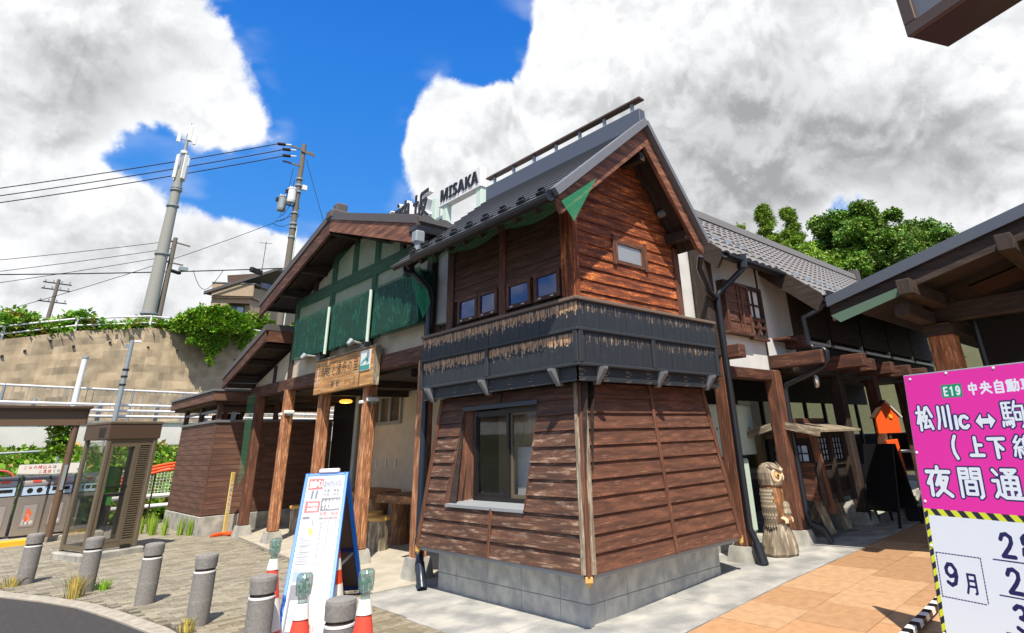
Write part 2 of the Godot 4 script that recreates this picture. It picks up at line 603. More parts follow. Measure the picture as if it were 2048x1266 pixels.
	plain("roof_metal", C8(112, 114, 120), 0.45, 0.1)
	plain("ridge_metal", C8(86, 94, 106), 0.42, 0.15)
	plain("trim_metal", C8(118, 121, 128), 0.45, 0.15)
	plain("flash_metal", C8(150, 156, 162), 0.5, 0.1)
	plain("tile_grey", C8(118, 116, 116), 0.6)
	plain("tile_dark", C8(84, 80, 80), 0.6)
	plain("black_plastic", C8(26, 27, 30), 0.35)
	plain("gutter_black", C8(34, 37, 44), 0.3)
	plain("pipe_blue", C8(36, 46, 62), 0.3)
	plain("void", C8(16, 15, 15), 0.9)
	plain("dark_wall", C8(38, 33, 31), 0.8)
	plain("dark_door", C8(30, 27, 26), 0.6)
	plain("alu_dark", C8(44, 42, 42), 0.4, 0.3)
	plain("alu", C8(176, 178, 178), 0.35, 0.5)
	plain("alu_bronze", C8(120, 110, 94), 0.4, 0.35)
	plain("bronze_dark", C8(92, 74, 64), 0.45, 0.2)
	plain("steel_brown", C8(104, 84, 66), 0.5, 0.1)
	plain("rust_brown", C8(70, 48, 38), 0.7)
	plain("stainless", C8(166, 158, 150), 0.32, 0.6)
	plain("stainless_dark", C8(74, 76, 84), 0.35, 0.4)
	plain("white", C8(226, 228, 230), 0.5)
	plain("white_gloss", C8(232, 232, 230), 0.3)
	plain("pale_blue", C8(176, 200, 226), 0.45)
	plain("meter_white", C8(196, 216, 206), 0.5)
	plain("galv", C8(150, 160, 166), 0.45, 0.3)
	plain("pole_concrete", C8(150, 152, 148), 0.8)
	plain("pole_old", C8(112, 106, 98), 0.85)
	plain("wire", C8(24, 26, 34), 0.6)
	plain("orange", C8(226, 84, 34), 0.5)
	plain("orange_sign", C8(232, 92, 28), 0.55)
	plain("cone_red", C8(226, 78, 58), 0.5)
	plain("cone_orange", C8(222, 70, 26), 0.5)
	plain("cone_white", C8(232, 230, 224), 0.5)
	plain("green_barrier", C8(46, 150, 36), 0.5)
	plain("yellow", C8(222, 176, 40), 0.6)
	plain("yellow_pale", C8(222, 196, 120), 0.6)
	plain("blue_frame", C8(18, 112, 220), 0.4)
	plain("navy", C8(20, 34, 92), 0.5)
	plain("pink", C8(218, 62, 168), 0.45)
	plain("red_pipe", C8(206, 96, 90), 0.5)
	plain("letter_black", C8(24, 24, 30), 0.4)
	plain("curtain", C8(168, 152, 118), 0.9)
	plain("lamp_warm", C8(255, 214, 120), 0.5)
	plain("tarp", C8(30, 32, 38), 0.9)
	plain("frond_pale", C8(150, 140, 80), 0.8)
	plain("gold_wood", C8(206, 164, 92), 0.6)
	plain("rag", C8(84, 112, 98), 0.9)
	plain("owl_pale", C8(206, 186, 158), 0.85)
	glass("pane", C8(60, 66, 72), 0.28)
	glass("pane_dark", C8(20, 24, 30), 0.55)
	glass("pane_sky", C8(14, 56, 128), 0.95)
	glass("lens", C8(110, 150, 140), 0.5)
	leafy("leaf", Color.WHITE)
	var net := plain("net_green", C8(8, 92, 74), 0.7)
	net.transparency = BaseMaterial3D.TRANSPARENCY_ALPHA
	net.albedo_texture = _net_image()
	net.uv1_scale = Vector3(1, 1, 1)
	var net2 := plain("net_veil", C8(70, 150, 110), 0.8)
	net2.transparency = BaseMaterial3D.TRANSPARENCY_ALPHA
	net2.albedo_color.a = 0.28
	net2.roughness = 0.8
	var netb := plain("net_bright", C8(36, 150, 110), 0.8)
	netb.transparency = BaseMaterial3D.TRANSPARENCY_ALPHA
	netb.albedo_color.a = 0.6

# fine netting that lets a third of what lies behind show through, thicker in its folds
func _net_image() -> ImageTexture:
	var w := 512
	var h := 256
	var a := noise(w, h, 701, 0.02, 4, 1, 3)
	var f := noise(w, h, 702, 0.06, 2)
	var im := Image.create(w, h, false, Image.FORMAT_RGBA8)
	for j in h:
		for i in w:
			var k := j * w + i
			var fold := smoothstep(0.56, 0.62, a[k] / 255.0) * (1.0 - smoothstep(0.62, 0.68, a[k] / 255.0))
			var g := 0.75 + 0.25 * f[k] / 255.0 + fold * 0.5
			im.set_pixel(i, j, Color(minf(1.0, g), minf(1.0, g), minf(1.0, g), clampf(0.62 + fold * 0.3, 0.0, 1.0)))
	return tex(im)

# ---------------------------------------------------------------- lettering: strokes on a 100 x 100 field, "x,y x,y;x,y x,y"
const GLYPH := {
	"naka": "20,25 80,25 80,60 20,60 20,25;50,5 50,98",
	"hiro": "22,22 78,22 78,48;22,22 22,48;50,4 50,50;5,50 95,50;50,50 40,70 8,96;50,50 62,72 94,96",
	"onore": "45,2 35,18;20,20 80,20 80,98 20,98 20,20;20,46 80,46;20,72 80,72",
	"ugoku": "8,12 50,8;2,26 56,26;10,38 50,38 50,66 10,66 10,38;10,52 50,52;30,10 30,92;6,79 54,79;2,93 56,90;60,30 96,30 92,80 84,94 74,88;76,6 76,40 68,70 54,96",
	"kuruma": "10,15 90,15;20,32 80,32 80,68 20,68 20,32;20,50 80,50;4,83 96,83;50,2 50,99",
	"matsu": "2,28 42,28;22,4 22,98;22,32 4,70;24,36 42,62;62,10 46,48;74,8 98,46;66,44 48,88 88,82;80,62 96,94",
	"kawa": "18,10 18,60 6,94;50,12 50,86;84,8 84,96",
	"koma": "10,8 10,64 48,64;10,8 46,8;10,26 44,26;10,44 44,44;28,8 28,62;48,64 46,90 38,96;4,76 2,92;16,76 17,88;26,75 29,86;36,73 40,84;66,4 54,36;62,22 96,22 94,86 84,96;60,44 82,44 82,70 60,70 60,44",
	"ue": "48,5 48,92;48,42 86,42;6,92 94,92",
	"shita": "6,12 94,12;48,12 48,98;52,36 80,60",
	"sen": "30,2 10,28 32,30;46,16 8,56 46,52;28,54 28,98;12,66 4,90;40,64 50,84;70,2 64,14;58,16 92,16 92,46 58,46 58,16;58,31 92,31;75,46 75,94 66,92;56,60 70,60 54,86;94,56 80,66;78,62 98,92",
	"yoru": "50,2 50,16;4,18 96,18;30,22 6,58;18,44 18,98;60,24 40,62;52,38 86,38 70,70 36,98;50,50 66,78 96,98;58,50 68,58",
	"aida": "10,6 10,98;10,6 42,6 42,36 10,36;10,21 42,21;58,6 92,6 92,92 84,98;58,6 58,36 92,36;58,21 92,21;32,48 70,48 70,88 32,88 32,48;32,68 70,68",
	"tooru": "8,8 20,22;2,42 20,42 20,74 6,92;16,80 40,94 98,94;40,8 88,8 66,24;52,16 70,26;38,30 38,86;38,30 90,30 90,82 82,86;38,48 90,48;38,66 90,66;64,30 64,86",
	"tsuki": "24,6 24,60 8,98;24,6 80,6 80,92 70,97;24,36 80,36;24,64 80,64",
	"kami": "20,4 28,14;4,26 40,26 8,62;24,46 24,98;30,50 42,62;50,22 92,22 92,70 50,70 50,22;50,46 92,46;71,4 71,98",
	"saka": "4,36 36,36;20,8 20,80;2,84 38,76;50,14 94,10;50,14 50,50 36,96;52,38 86,38 70,72 42,96;56,52 70,76 96,96",
	"ko": "20,25 78,25;18,75 40,85 85,80", "mi": "20,20 52,20 22,80 10,68 30,58 90,76;72,40 60,92", "no": "52,22 36,74 16,66 24,34 56,18 86,40 82,72 56,86",
	"ha": "18,15 14,80 22,86;45,35 92,35;70,12 70,80 50,88 46,74 66,70 92,86", "ku": "66,8 28,48 70,92", "da": "8,28 60,26;36,6 12,92;62,46 92,46;58,70 66,86 94,84",
	"motsu": "4,26 36,26;20,4 20,92 10,88;2,62 38,50;66,4 66,40;46,18 90,18;40,40 98,40;42,60 96,60;78,44 78,94 68,92;52,70 60,82", "komu": "8,8 20,22;2,42 20,42 20,74 6,92;16,80 40,94 98,94;66,8 64,40 38,76;60,30 94,74",
	"haka": "30,4 74,4 74,24 30,24 30,4;52,2 52,30;26,30 80,30;40,38 68,38 68,52 40,52 40,38;50,52 30,80;54,56 84,80;10,40 14,84 98,94", "kha": "30,25 10,85;62,22 92,85", "khi": "80,8 50,40 12,58;54,40 54,96", "khu": "50,4 50,22;14,48 14,24 86,24 78,60 40,96",
	"khe": "25,50 80,50;52,50 52,90;15,90 90,90", "kba": "30,25 10,85;62,22 92,85;72,4 80,18;88,2 96,14", "ksu": "18,16 80,16 60,54 10,92;56,56 92,92",
	"uma": "18,6 18,62 84,62;18,6 80,6;18,25 76,25;18,44 76,44;48,6 48,62;84,62 80,90 68,94;8,74 4,94;28,76 30,90;46,74 50,88;62,72 68,86",
	"kago": "30,2 12,18;24,10 46,10;70,2 54,18;64,10 90,10;6,30 48,30;28,22 28,30;14,36 20,46;40,36 34,46;4,48 50,48;12,98 12,56 42,56 42,92;12,70 42,70;12,82 42,82;60,24 60,44 92,44;60,34 90,30;60,52 60,92 96,92 96,80;60,60 90,60;60,72 90,72",
	"to": "36,8 46,48;80,34 34,58 30,82 50,92 84,90", "yu": "8,8 22,20;2,34 18,44;4,96 24,62;44,6 86,6 86,38 44,38 44,6;44,22 86,22;34,50 98,50;50,50 36,72;46,62 92,62 88,90 78,96;66,64 44,92;80,64 60,96",
	"fune": "50,2 40,16;28,18 28,60 10,96;28,18 78,18 78,90 66,96;46,30 56,40;46,66 56,78;6,52 96,52", "sato": "18,8 82,8 82,52 18,52 18,8;18,30 82,30;50,8 50,92;14,72 86,72;4,92 96,92",
	"E": "80,8 22,8 22,94 80,94;22,50 74,50", "1": "26,24 54,8 54,96", "9": "22,84 44,94 68,84 80,54 78,28 60,8 36,8 20,26 22,46 40,58 62,54 78,40", "2": "18,28 30,10 54,6 76,18 76,38 60,58 18,94 84,94",
	"8": "50,46 26,36 24,18 40,6 60,6 76,18 74,36 50,46 24,60 20,80 38,94 62,94 80,80 76,60 50,46", "3": "20,18 40,6 64,8 76,24 68,42 46,48 70,54 82,72 72,90 46,96 22,86", "I": "50,6 50,96", "C": "86,22 66,8 38,10 18,34 18,68 38,92 66,94 86,80",
	"J": "64,6 64,74 52,92 32,90 22,76", "paren": "70,2 48,28 42,52 48,76 70,100", "arrow": "2,50 98,50;24,20 2,50 24,80;76,20 98,50 76,80",
}

func stroke(im: Image, a: Vector2, b: Vector2, r: float, c: Color) -> void:
	var x0 := maxi(0, int(minf(a.x, b.x) - r - 1))
	var x1 := mini(im.get_width() - 1, int(maxf(a.x, b.x) + r + 1))
	var y0 := maxi(0, int(minf(a.y, b.y) - r - 1))
	var y1 := mini(im.get_height() - 1, int(maxf(a.y, b.y) + r + 1))
	for y in range(y0, y1 + 1):
		for x in range(x0, x1 + 1):
			var p := Vector2(x, y)
			var k := r + 0.5 - p.distance_to(Geometry2D.get_closest_point_to_segment(p, a, b))
			if k > 0.0:
				im.set_pixel(x, y, im.get_pixel(x, y).lerp(c, minf(1.0, k)))

func write(im: Image, g: String, at: Rect2, r: float, c: Color) -> void:
	for part in (GLYPH[g] as String).split(";"):
		var pts := part.split(" ")
		for k in pts.size() - 1:
			var a := pts[k].split_floats(",")
			var b := pts[k + 1].split_floats(",")
			stroke(im, at.position + Vector2(a[0], a[1]) * at.size / 100.0, at.position + Vector2(b[0], b[1]) * at.size / 100.0, r, c)

# a line of glyphs with an edge of another colour
func line(im: Image, gs: Array, x: float, y: float, sz: Vector2, step: float, r: float, c: Color, edge := Color.TRANSPARENT, er := 0.0) -> void:
	for pass_ in 2:
		if pass_ == 0 and er <= 0.0:
			continue
		for k in gs.size():
			if gs[k] != "":
				write(im, gs[k], Rect2(Vector2(x + step * k, y), sz), r + (er if pass_ == 0 else 0.0), edge if pass_ == 0 else c)

func print_mat(key: String, im: Image, rough := 0.4) -> StandardMaterial3D:
	var m := plain(key, Color.WHITE, rough)
	m.albedo_texture = tex(im)
	m.texture_repeat = false
	return m

# a printed sheet: one rectangle with the print laid 0..1 over it; p top left, u along the top, v down
func sheet(called: String, p: Vector3, u: Vector3, v: Vector3, n: Vector3, m: Material, parent: Node = null) -> MeshInstance3D:
	var st := S()
	tri(st, p, p + u, p + u + v, n, Vector2(0, 0), Vector2(1, 0), Vector2(1, 1))
	tri(st, p, p + u + v, p + v, n, Vector2(0, 0), Vector2(1, 1), Vector2(0, 1))
	return mk(called, st, m, parent)

# ---------------------------------------------------------------- the ground
# the walk climbs a little along the shop fronts
func gy(x: float) -> float:
	return clampf((x - 4.4) * 0.042, 0.0, 0.098) + maxf(0.0, x - 6.75) * 0.02

func paving(st: SurfaceTool, x0: float, x1: float, z0: float, z1: float, top: float, thick: float, gap := 0.0) -> void:
	var a := x0 + gap
	var b := x1 - gap
	var c := z0 + gap
	var d := z1 - gap
	var ya := gy(a) + top
	var yb := gy(b) + top
	var p := [Vector3(a, ya, c), Vector3(b, yb, c), Vector3(b, yb, d), Vector3(a, ya, d)]
	quad(st, p[0], p[1], p[2], p[3], Vector3.UP)
	var dn := Vector3(0, -thick, 0)
	for k in 4:
		var q: Vector3 = p[k]
		var r: Vector3 = p[(k + 1) % 4]
		var n = (q + r) * 0.5 - (p[0] + p[2]) * 0.5
		quad(st, q, r, r + dn, q + dn, Vector3(n.x, 0, n.z))

const EDGE := [[-40.0, -17.6], [-10.0, -17.2], [-3.0, -15.8], [-0.8, -14.4], [0.3, -13.0], [0.83, -11.3], [1.16, -10.5], [1.42, -9.72], [1.61, -8.75], [1.77, -7.7], [1.86, -6.0], [1.9, -4.0], [1.9, 2.0], [1.9, 30.0]]

func edge_x(z: float) -> float:
	for k in EDGE.size() - 1:
		if z <= EDGE[k + 1][1] and z >= EDGE[k][1]:
			return lerpf(EDGE[k][0], EDGE[k + 1][0], (z - EDGE[k][1]) / maxf(1e-4, EDGE[k + 1][1] - EDGE[k][1]))
	return EDGE[0][0] if z < EDGE[0][1] else 1.9

func slab_x(z: float) -> float:  # front edge of the porch slab and of the apron
	if z < -7.33:
		return lerpf(3.92, 4.55, (z + 7.33) / (-14.1 + 7.33))
	return lerpf(3.92, 3.62, clampf((z + 7.33) / 3.7, 0.0, 1.0))

func _grounds() -> void:
	var st := S()
	quad(st, Vector3(-400, -0.09, 400), Vector3(700, -0.09, 400), Vector3(700, -0.09, -500), Vector3(-400, -0.09, -500), Vector3.UP)
	struct(mk("ground", st, M.soil))
	# road
	st = S()
	for k in EDGE.size() - 1:
		var a := Vector3(EDGE[k][0], -0.012, EDGE[k][1])
		var b := Vector3(EDGE[k + 1][0], -0.012, EDGE[k + 1][1])
		tri(st, a, b, Vector3(-60, -0.012, 30), Vector3.UP)
	tri(st, Vector3(-40, -0.012, -17.6), Vector3(-60, -0.012, 30), Vector3(-60, -0.012, -17.6), Vector3.UP)
	struct(mk("asphalt_road", st, M.asphalt))
	# a flush concrete edging in stones of a good metre
	var kerb := Node3D.new()
	kerb.name = "kerb"
	add_child(kerb)
	struct(kerb)
	for k in range(2, EDGE.size() - 2):
		var a := Vector3(EDGE[k][0], 0, EDGE[k][1])
		var b := Vector3(EDGE[k + 1][0], 0, EDGE[k + 1][1])
		var d := (b - a).normalized()
		var o := Vector3(-d.z, 0, d.x) * 0.085
		if o.x < 0:
			o = -o
		var n := maxi(1, int((b - a).length() / 0.62 + 0.5))
		for j in n:
			var p := a.lerp(b, float(j) / n) + o
			var q := a.lerp(b, float(j + 1) / n) + o
			st = S()
			bar(st, p + d * 0.004 + Vector3(0, -0.04, 0), q - d * 0.004 + Vector3(0, -0.04, 0), 0.165, 0.1, Vector3.UP, 0.008)
			mk("kerb_stone", st, M.kerb, kerb)
	_pavers()
	# the hall's porch slab
	st = S()
	var zs := [-15.6, -14.1, -12.6, -11.1, -9.6, -8.2, -7.34]
	var porch := Node3D.new()
	porch.name = "porch_floor"
	add_child(porch)
	struct(porch)
	for k in zs.size() - 1:
		var a: float = zs[k] + 0.003
		var b: float = zs[k + 1] - 0.003
		for part in [0, 1]:
			st = S()
			var xa := slab_x(a) if part == 0 else 5.6
			var xb := slab_x(b) if part == 0 else 5.6
			var xe := 5.594 if part == 0 else 7.2
			quad(st, Vector3(xa, 0.02, a), Vector3(xe, 0.02, a), Vector3(xe, 0.02, b), Vector3(xb, 0.02, b), Vector3.UP)
			quad(st, Vector3(xa, 0.02, a), Vector3(xb, 0.02, b), Vector3(xb, -0.08, b), Vector3(xa, -0.08, a), Vector3.LEFT)
			quad(st, Vector3(xe, 0.02, a), Vector3(xe, 0.02, b), Vector3(xe, -0.08, b), Vector3(xe, -0.08, a), Vector3.RIGHT)
			quad(st, Vector3(xa, 0.02, a), Vector3(xe, 0.02, a), Vector3(xe, -0.08, a), Vector3(xa, -0.08, a), Vector3.FORWARD)
			quad(st, Vector3(xb, 0.02, b), Vector3(xe, 0.02, b), Vector3(xe, -0.08, b), Vector3(xb, -0.08, b), Vector3.BACK)
			mk("floor_slab", st, M.porch, porch)
	# pale concrete round the tower and along the shops, cast in bays
	var walk := Node3D.new()
	walk.name = "concrete_walk"
	add_child(walk)
	struct(walk)
	var bays := [[3.66, 4.6, -7.33, -6.1], [3.62, 4.6, -6.1, -4.9], [3.6, 4.6, -4.9, -3.62], [4.6, 5.7, -4.9, -3.62], [5.7, 6.75, -4.9, -3.62], [4.6, 6.75, -7.33, -4.9], [6.75, 7.9, -6.6, -5.0], [6.75, 7.9, -5.0, -3.62], [7.9, 9.0, -6.6, -5.0], [7.9, 9.0, -5.0, -3.62]]
	for b in bays:
		st = S()
		paving(st, b[0], b[1], b[2], b[3], 0.008, 0.14, 0.003)
		mk("walk_bay", st, M.apron, walk)
	for i in 9:
		for j in 4:
			st = S()
			paving(st, 9.0 + i * 1.0, 10.0 + i * 1.0, -6.6 + j * 0.745, -6.6 + (j + 1) * 0.745, 0.008, 0.1, 0.003)
			mk("walk_slab", st, M.concrete, walk)
	st = S()
	for k in 8:
		var x := 4.4 + k * 2.0
		paving(st, x, x + 2.0, -7.4, -3.5, -0.012, 0.05)
	struct(mk("walk_joint", st, M.joint))
	# orange paving
	var tiles := Node3D.new()
	tiles.name = "tile_pavement"
	add_child(tiles)
	struct(tiles)
	var tm := []
	for c in [C8(255, 255, 255), C8(240, 232, 224), C8(255, 244, 232), C8(228, 222, 214)]:
		var m: StandardMaterial3D = M.tile.duplicate()
		m.albedo_color = c
		m.vertex_color_use_as_albedo = false
		tm.append(m)
	st = S()
	for j in 5:
		for i in 15:
			var x := 3.6 + i * 0.6 - (0.3 if j % 2 else 0.0)
			var s2 := S()
			paving(s2, x, x + 0.6, -3.61 + j * 0.6, -3.01 + j * 0.6, 0.006 + R.randf() * 0.002, 0.05, 0.003)
			mk("tile", s2, tm[R.randi() % 4], tiles)
	for j in range(5, 16):
		for i in 26:
			var x := 3.6 + i * 0.6 - (0.3 if j % 2 else 0.0)
			paving(st, x, x + 0.6, -3.61 + j * 0.6, -3.01 + j * 0.6, 0.006, 0.05, 0.003)
	for j in 5:
		for i in range(15, 26):
			var x := 3.6 + i * 0.6 - (0.3 if j % 2 else 0.0)
			paving(st, x, x + 0.6, -3.61 + j * 0.6, -3.01 + j * 0.6, 0.006, 0.05, 0.003)
	stuff(mk("tile_field", st, tm[0], tiles))
	st = S()
	for k in 9:
		var x := 3.2 + k * 2.0
		paving(st, x, x + 2.0, -3.55, 6.2, -0.006, 0.05)
	struct(mk("tile_bed", st, M.joint))

# small concrete pavers laid in staggered rows along x
func _pavers() -> void:
	var bed := S()
	var zz := [-19.6, -17.0, -15.0, -13.0, -11.0, -9.0, -7.33, -5.0, -3.0, 4.0]
	for k in zz.size() - 1:
		var a: float = zz[k]
		var b: float = zz[k + 1]
		quad(bed, Vector3(maxf(edge_x(a), -6.0) + 0.1, -0.03, a), Vector3(5.2, -0.03, a), Vector3(5.2, -0.03, b), Vector3(maxf(edge_x(b), -6.0) + 0.1, -0.03, b), Vector3.UP)
	struct(mk("paver_bed", bed, M.joint))
	var pavement := Node3D.new()
	pavement.name = "brick_pavement"
	add_child(pavement)
	struct(pavement)
	var st := S()
	ob(st, Transform3D(), Vector3(0.193, 0.05, 0.093), 0, 0.005)
	var mesh := st.commit()
	var tones := []
	for c in [C8(255, 250, 240), C8(226, 220, 208), C8(200, 196, 188), C8(246, 240, 232), C8(214, 206, 190)]:
		var m: StandardMaterial3D = M.paver.duplicate()
		m.albedo_color = c
		m.vertex_color_use_as_albedo = false
		tones.append(m)
	var near := []
	var far := []
	var tints := []
	var row := 0
	var z := -19.4
	while z < -2.0:
		var x0 := maxf(edge_x(z), -5.0) + 0.2
		var x1 := slab_x(z) - 0.02
		if z < -15.6:
			x1 = 4.9
		var x := floorf(x0 / 0.2) * 0.2 + (0.1 if row % 2 else 0.0)
		while x < x1:
			if x > x0 + 0.05 and x + 0.1 < x1 + 0.05:
				var t := Transform3D(Basis(Vector3.UP, R.randf_range(-0.012, 0.012)), Vector3(x, -0.024 + R.randf_range(-0.0025, 0.0025), z))
				if z > -7.75 and z < -5.2 and x > 1.95 and near.size() < 296:
					near.append(t)
				else:
					far.append(t)
					var g := R.randf_range(0.62, 1.08)
					tints.append(Color(g, g * R.randf_range(0.96, 1.0), g * R.randf_range(0.9, 1.0)))
			x += 0.2
		z += 0.1
		row += 1
	for t in near:
		var o := mi("paver", mesh, tones[R.randi() % 5], pavement)
		o.transform = t
	stuff(scatter("paver_field", mesh, M.paver, far, tints, pavement))

# ---------------------------------------------------------------- the timber tower on the corner
# a lapped board: lower edge a..b on the wall, upper edge d..c, n outwards; the lower edge stands proud
func lap(st: SurfaceTool, a: Vector3, b: Vector3, c: Vector3, d: Vector3, n: Vector3, lo := 0.03, hi := 0.008) -> void:
	var uo := Vector2(R.randf() * 8.0, R.randf() * 8.0)
	var A := a + n * lo
	var B := b + n * lo
	var C := c + n * hi
	var D := d + n * hi
	quad(st, A, B, C, D, n, uo)
	quad(st, A, B, b, a, (a - d).normalized(), uo)
	quad(st, D, C, c, d, (d - a).normalized(), uo)
	quad(st, A, D, d, a, a - b, uo)
	quad(st, B, C, c, b, b - a, uo)

func _taper(y: float) -> float:
	return (y - 0.478) / 1.682 * 0.175

func _wall_piece(st: SurfaceTool, za: float, zb: float, ya: float, yb: float) -> void:
	var i0 := 4.338 + _taper(ya)
	var i1 := 4.338 + _taper(yb)
	quad(st, Vector3(i0, ya, za), Vector3(i0, ya, zb), Vector3(i1, yb, zb), Vector3(i1, yb, za), Vector3.LEFT)
	quad(st, Vector3(i0 + 0.1, ya, za), Vector3(i0 + 0.1, ya, zb), Vector3(i1 + 0.1, yb, zb), Vector3(i1 + 0.1, yb, za), Vector3.RIGHT)

const TX := 4.528
const TZ := -4.388

func _tower() -> void:
	var t := thing("corner_tower", "two-storey timber tower with black slatted balcony and steep grey gable roof", "building", Vector3(5.6, 0, -5.6))
	var st := S()
	# --- concrete block base
	box("base_core", Vector3(TX + 0.03, -0.1, -6.87), Vector3(6.71, 0.46, TZ - 0.03), M.joint, t)
	var zj := [-6.9, -6.52, -5.94, -5.36, -4.78, TZ]
	var xj := [TX + 0.001, 5.07, 5.66, 6.25, 6.74]
	for c in [[-0.1, 0.188], [0.192, 0.46]]:
		for k in 5:
			box("block", Vector3(TX, c[0], zj[k] + 0.002), Vector3(TX + 0.2, c[1], zj[k + 1] - 0.002), M.block, t, -1, 0.003)
		for k in 4:
			box("block", Vector3(xj[k] + (0.201 if k == 0 else 0.002), c[0], TZ - 0.2), Vector3(xj[k + 1] - 0.002, c[1], TZ - 0.001), M.block, t, -1, 0.003)
		box("block", Vector3(6.541, c[0], -6.9), Vector3(6.74, c[1], TZ - 0.202), M.block, t, -1, 0.003)
	# --- drip plate and the battered lower storey
	st = S()
	bx(st, Vector3(4.338, 0.435, -7.07), Vector3(6.93, 0.474, -4.198), 2, 0.004)
	mk("drip_plate", st, M.flash_metal, t)
	var y0 := 0.478
	var y1 := 2.16
	var tap := 0.175
	# core behind the boards, with the window bay left open
	st = S()
	var wz0 := -6.36
	var wz1 := -5.0
	var wy0 := 0.985
	var wy1 := 2.0
	_wall_piece(st, -6.95, wz0, y0, y1)
	_wall_piece(st, wz1, -4.25, y0, y1)
	_wall_piece(st, wz0, wz1, y0, wy0 - 0.03)
	_wall_piece(st, wz0, wz1, wy1 + 0.03, y1)
	quad(st, Vector3(4.37, y0, -4.198), Vector3(6.93, y0, -4.198), Vector3(6.93 - tap, y1, -4.198 - tap), Vector3(4.37 + tap, y1, -4.198 - tap), Vector3.BACK)
	quad(st, Vector3(6.93, y0, -4.198), Vector3(6.93 - tap, y1, -4.198 - tap), Vector3(6.93 - tap, y1, -6.9), Vector3(6.93, y0, -7.07), Vector3.RIGHT)
	quad(st, Vector3(4.338, y0, -7.07), Vector3(6.93, y0, -7.07), Vector3(6.93 - tap, y1, -7.07 + tap), Vector3(4.338 + tap, y1, -7.07 + tap), Vector3.FORWARD)
	mk("lower_wall", st, M.beam_dark, t)
	# boards
	var n := 11
	var h := (y1 - y0) / n
	var nl := Vector3(-1, 0.1, 0).normalized()
	var nr := Vector3(0, 0.1, 1).normalized()
	for k in n:
		var ya := y0 + k * h
		var yb := ya + h - 0.001
		var xa: float = 4.338 + _taper(ya)
		var xb: float = 4.338 + _taper(yb)
		var za: float = -4.198 - _taper(ya)
		var zb: float = -4.198 - _taper(yb)
		var la := -7.07 + _taper(ya) + 0.03
		var lb := -7.07 + _taper(yb) + 0.03
		var spans := []
		if yb < wy0 + 0.02:
			spans = [[la, lb, -5.675, -5.675], [-5.625, -5.625, za - 0.045, zb - 0.045]]
		elif ya > wy1 - 0.06:
			spans = [[la, lb, -5.675, -5.675], [-5.625, -5.625, za - 0.045, zb - 0.045]]
		else:
			var s0 := lerpf(-6.54, -6.36, (ya - 0.95) / 1.05)
			spans = [[la, lb, s0, s0 + 0.025], [-5.0 - 0.13 * (1.0 - (ya - 0.95) / 1.05) + 0.02, -5.0 - 0.13 * (1.0 - (yb - 0.95) / 1.05) + 0.02, za - 0.045, zb - 0.045]]
		for s in spans:
			st = S()
			lap(st, Vector3(xa, ya, s[0]), Vector3(xa, ya, s[2]), Vector3(xb, yb, s[3]), Vector3(xb, yb, s[1]), nl)
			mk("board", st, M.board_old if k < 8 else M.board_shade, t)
		var ra := 6.93 - _taper(ya) - 0.03
		var rb := 6.93 - _taper(yb) - 0.03
		for s in [[xa + 0.045, xb + 0.045, 5.615, 5.615], [5.665, 5.665, ra, rb]]:
			st = S()
			lap(st, Vector3(s[0], ya, za), Vector3(s[2], ya, za), Vector3(s[3], yb, zb), Vector3(s[1], yb, zb), nr)
			mk("board", st, M.board_red, t)
	# battens, corner trim
	for bz in [[-7.045, -7.045 + tap, 0.06], [-4.235, -4.235 - tap, 0.045]]:
		beam("batten", Vector3(4.338 - 0.016, y0 - 0.005, bz[0]), Vector3(4.338 + tap - 0.016, y1, bz[1]), bz[2], 0.05, M.post_wood if bz[0] < -6.0 else M.log_grey, t, 0.004, Vector3.RIGHT)
	beam("batten", Vector3(4.338 - 0.014, y0 - 0.005, -5.65), Vector3(4.338 + 0.045 - 0.014, 0.955, -5.65), 0.042, 0.045, M.post_wood, t, 0.004, Vector3.RIGHT)
	beam("batten", Vector3(4.338 + tap - 0.03, 2.03, -5.65), Vector3(4.338 + tap - 0.012, y1, -5.65), 0.042, 0.045, M.beam_dark, t, 0.004, Vector3.RIGHT)
	for bxx in [[4.378, 4.378 + tap, 0.045, 0], [5.64, 5.64, 0.046, 1], [6.905, 6.905 - tap, 0.06, 1]]:
		beam("batten", Vector3(bxx[0], y0 - 0.005, -4.198 + 0.016), Vector3(bxx[1], y1, -4.198 - tap + 0.016), 0.05, bxx[2], M.log_grey if bxx[3] == 0 else M.post_wood, t, 0.004, Vector3.RIGHT)
	beam("corner_post", Vector3(4.352, y0 - 0.03, -4.212), Vector3(4.352 + tap, y1, -4.212 - tap), 0.07, 0.07, M.post_wood, t, 0.006, Vector3.RIGHT)
	st = S()
	ob(st, Transform3D(Basis(Vector3.UP, PI / 4), Vector3(4.35, 0.44, -4.21)), Vector3(0.07, 0.05, 0.07), 1, 0.005)
	lathe(st, [Vector2(0.004, 0.37), Vector2(0.045, 0.42)], 4, Transform3D(Basis(), Vector3(4.35, 0, -4.21)))
	mk("corner_drop", st, M.gold_wood, t)
	for p in [Vector3(4.33, 0.45, -7.06), Vector3(6.925, 0.45, -4.19)]:
		st = S()
		lathe(st, [Vector2(0.004, -0.06), Vector2(0.03, -0.03), Vector2(0.034, 0.04), Vector2(0.0, 0.05)], 10, Transform3D(Basis(), p))
		mk("corner_drop", st, M.gold_wood, t)
	# --- the ground-floor window in its box
	var win := mk("window", _frame_box(Vector3(4.545, wy0, wz0 + 0.12), Vector3(4.61, wy1 - 0.03, wz1 + 0.005), 0.045, 0), M.alu_dark, t)
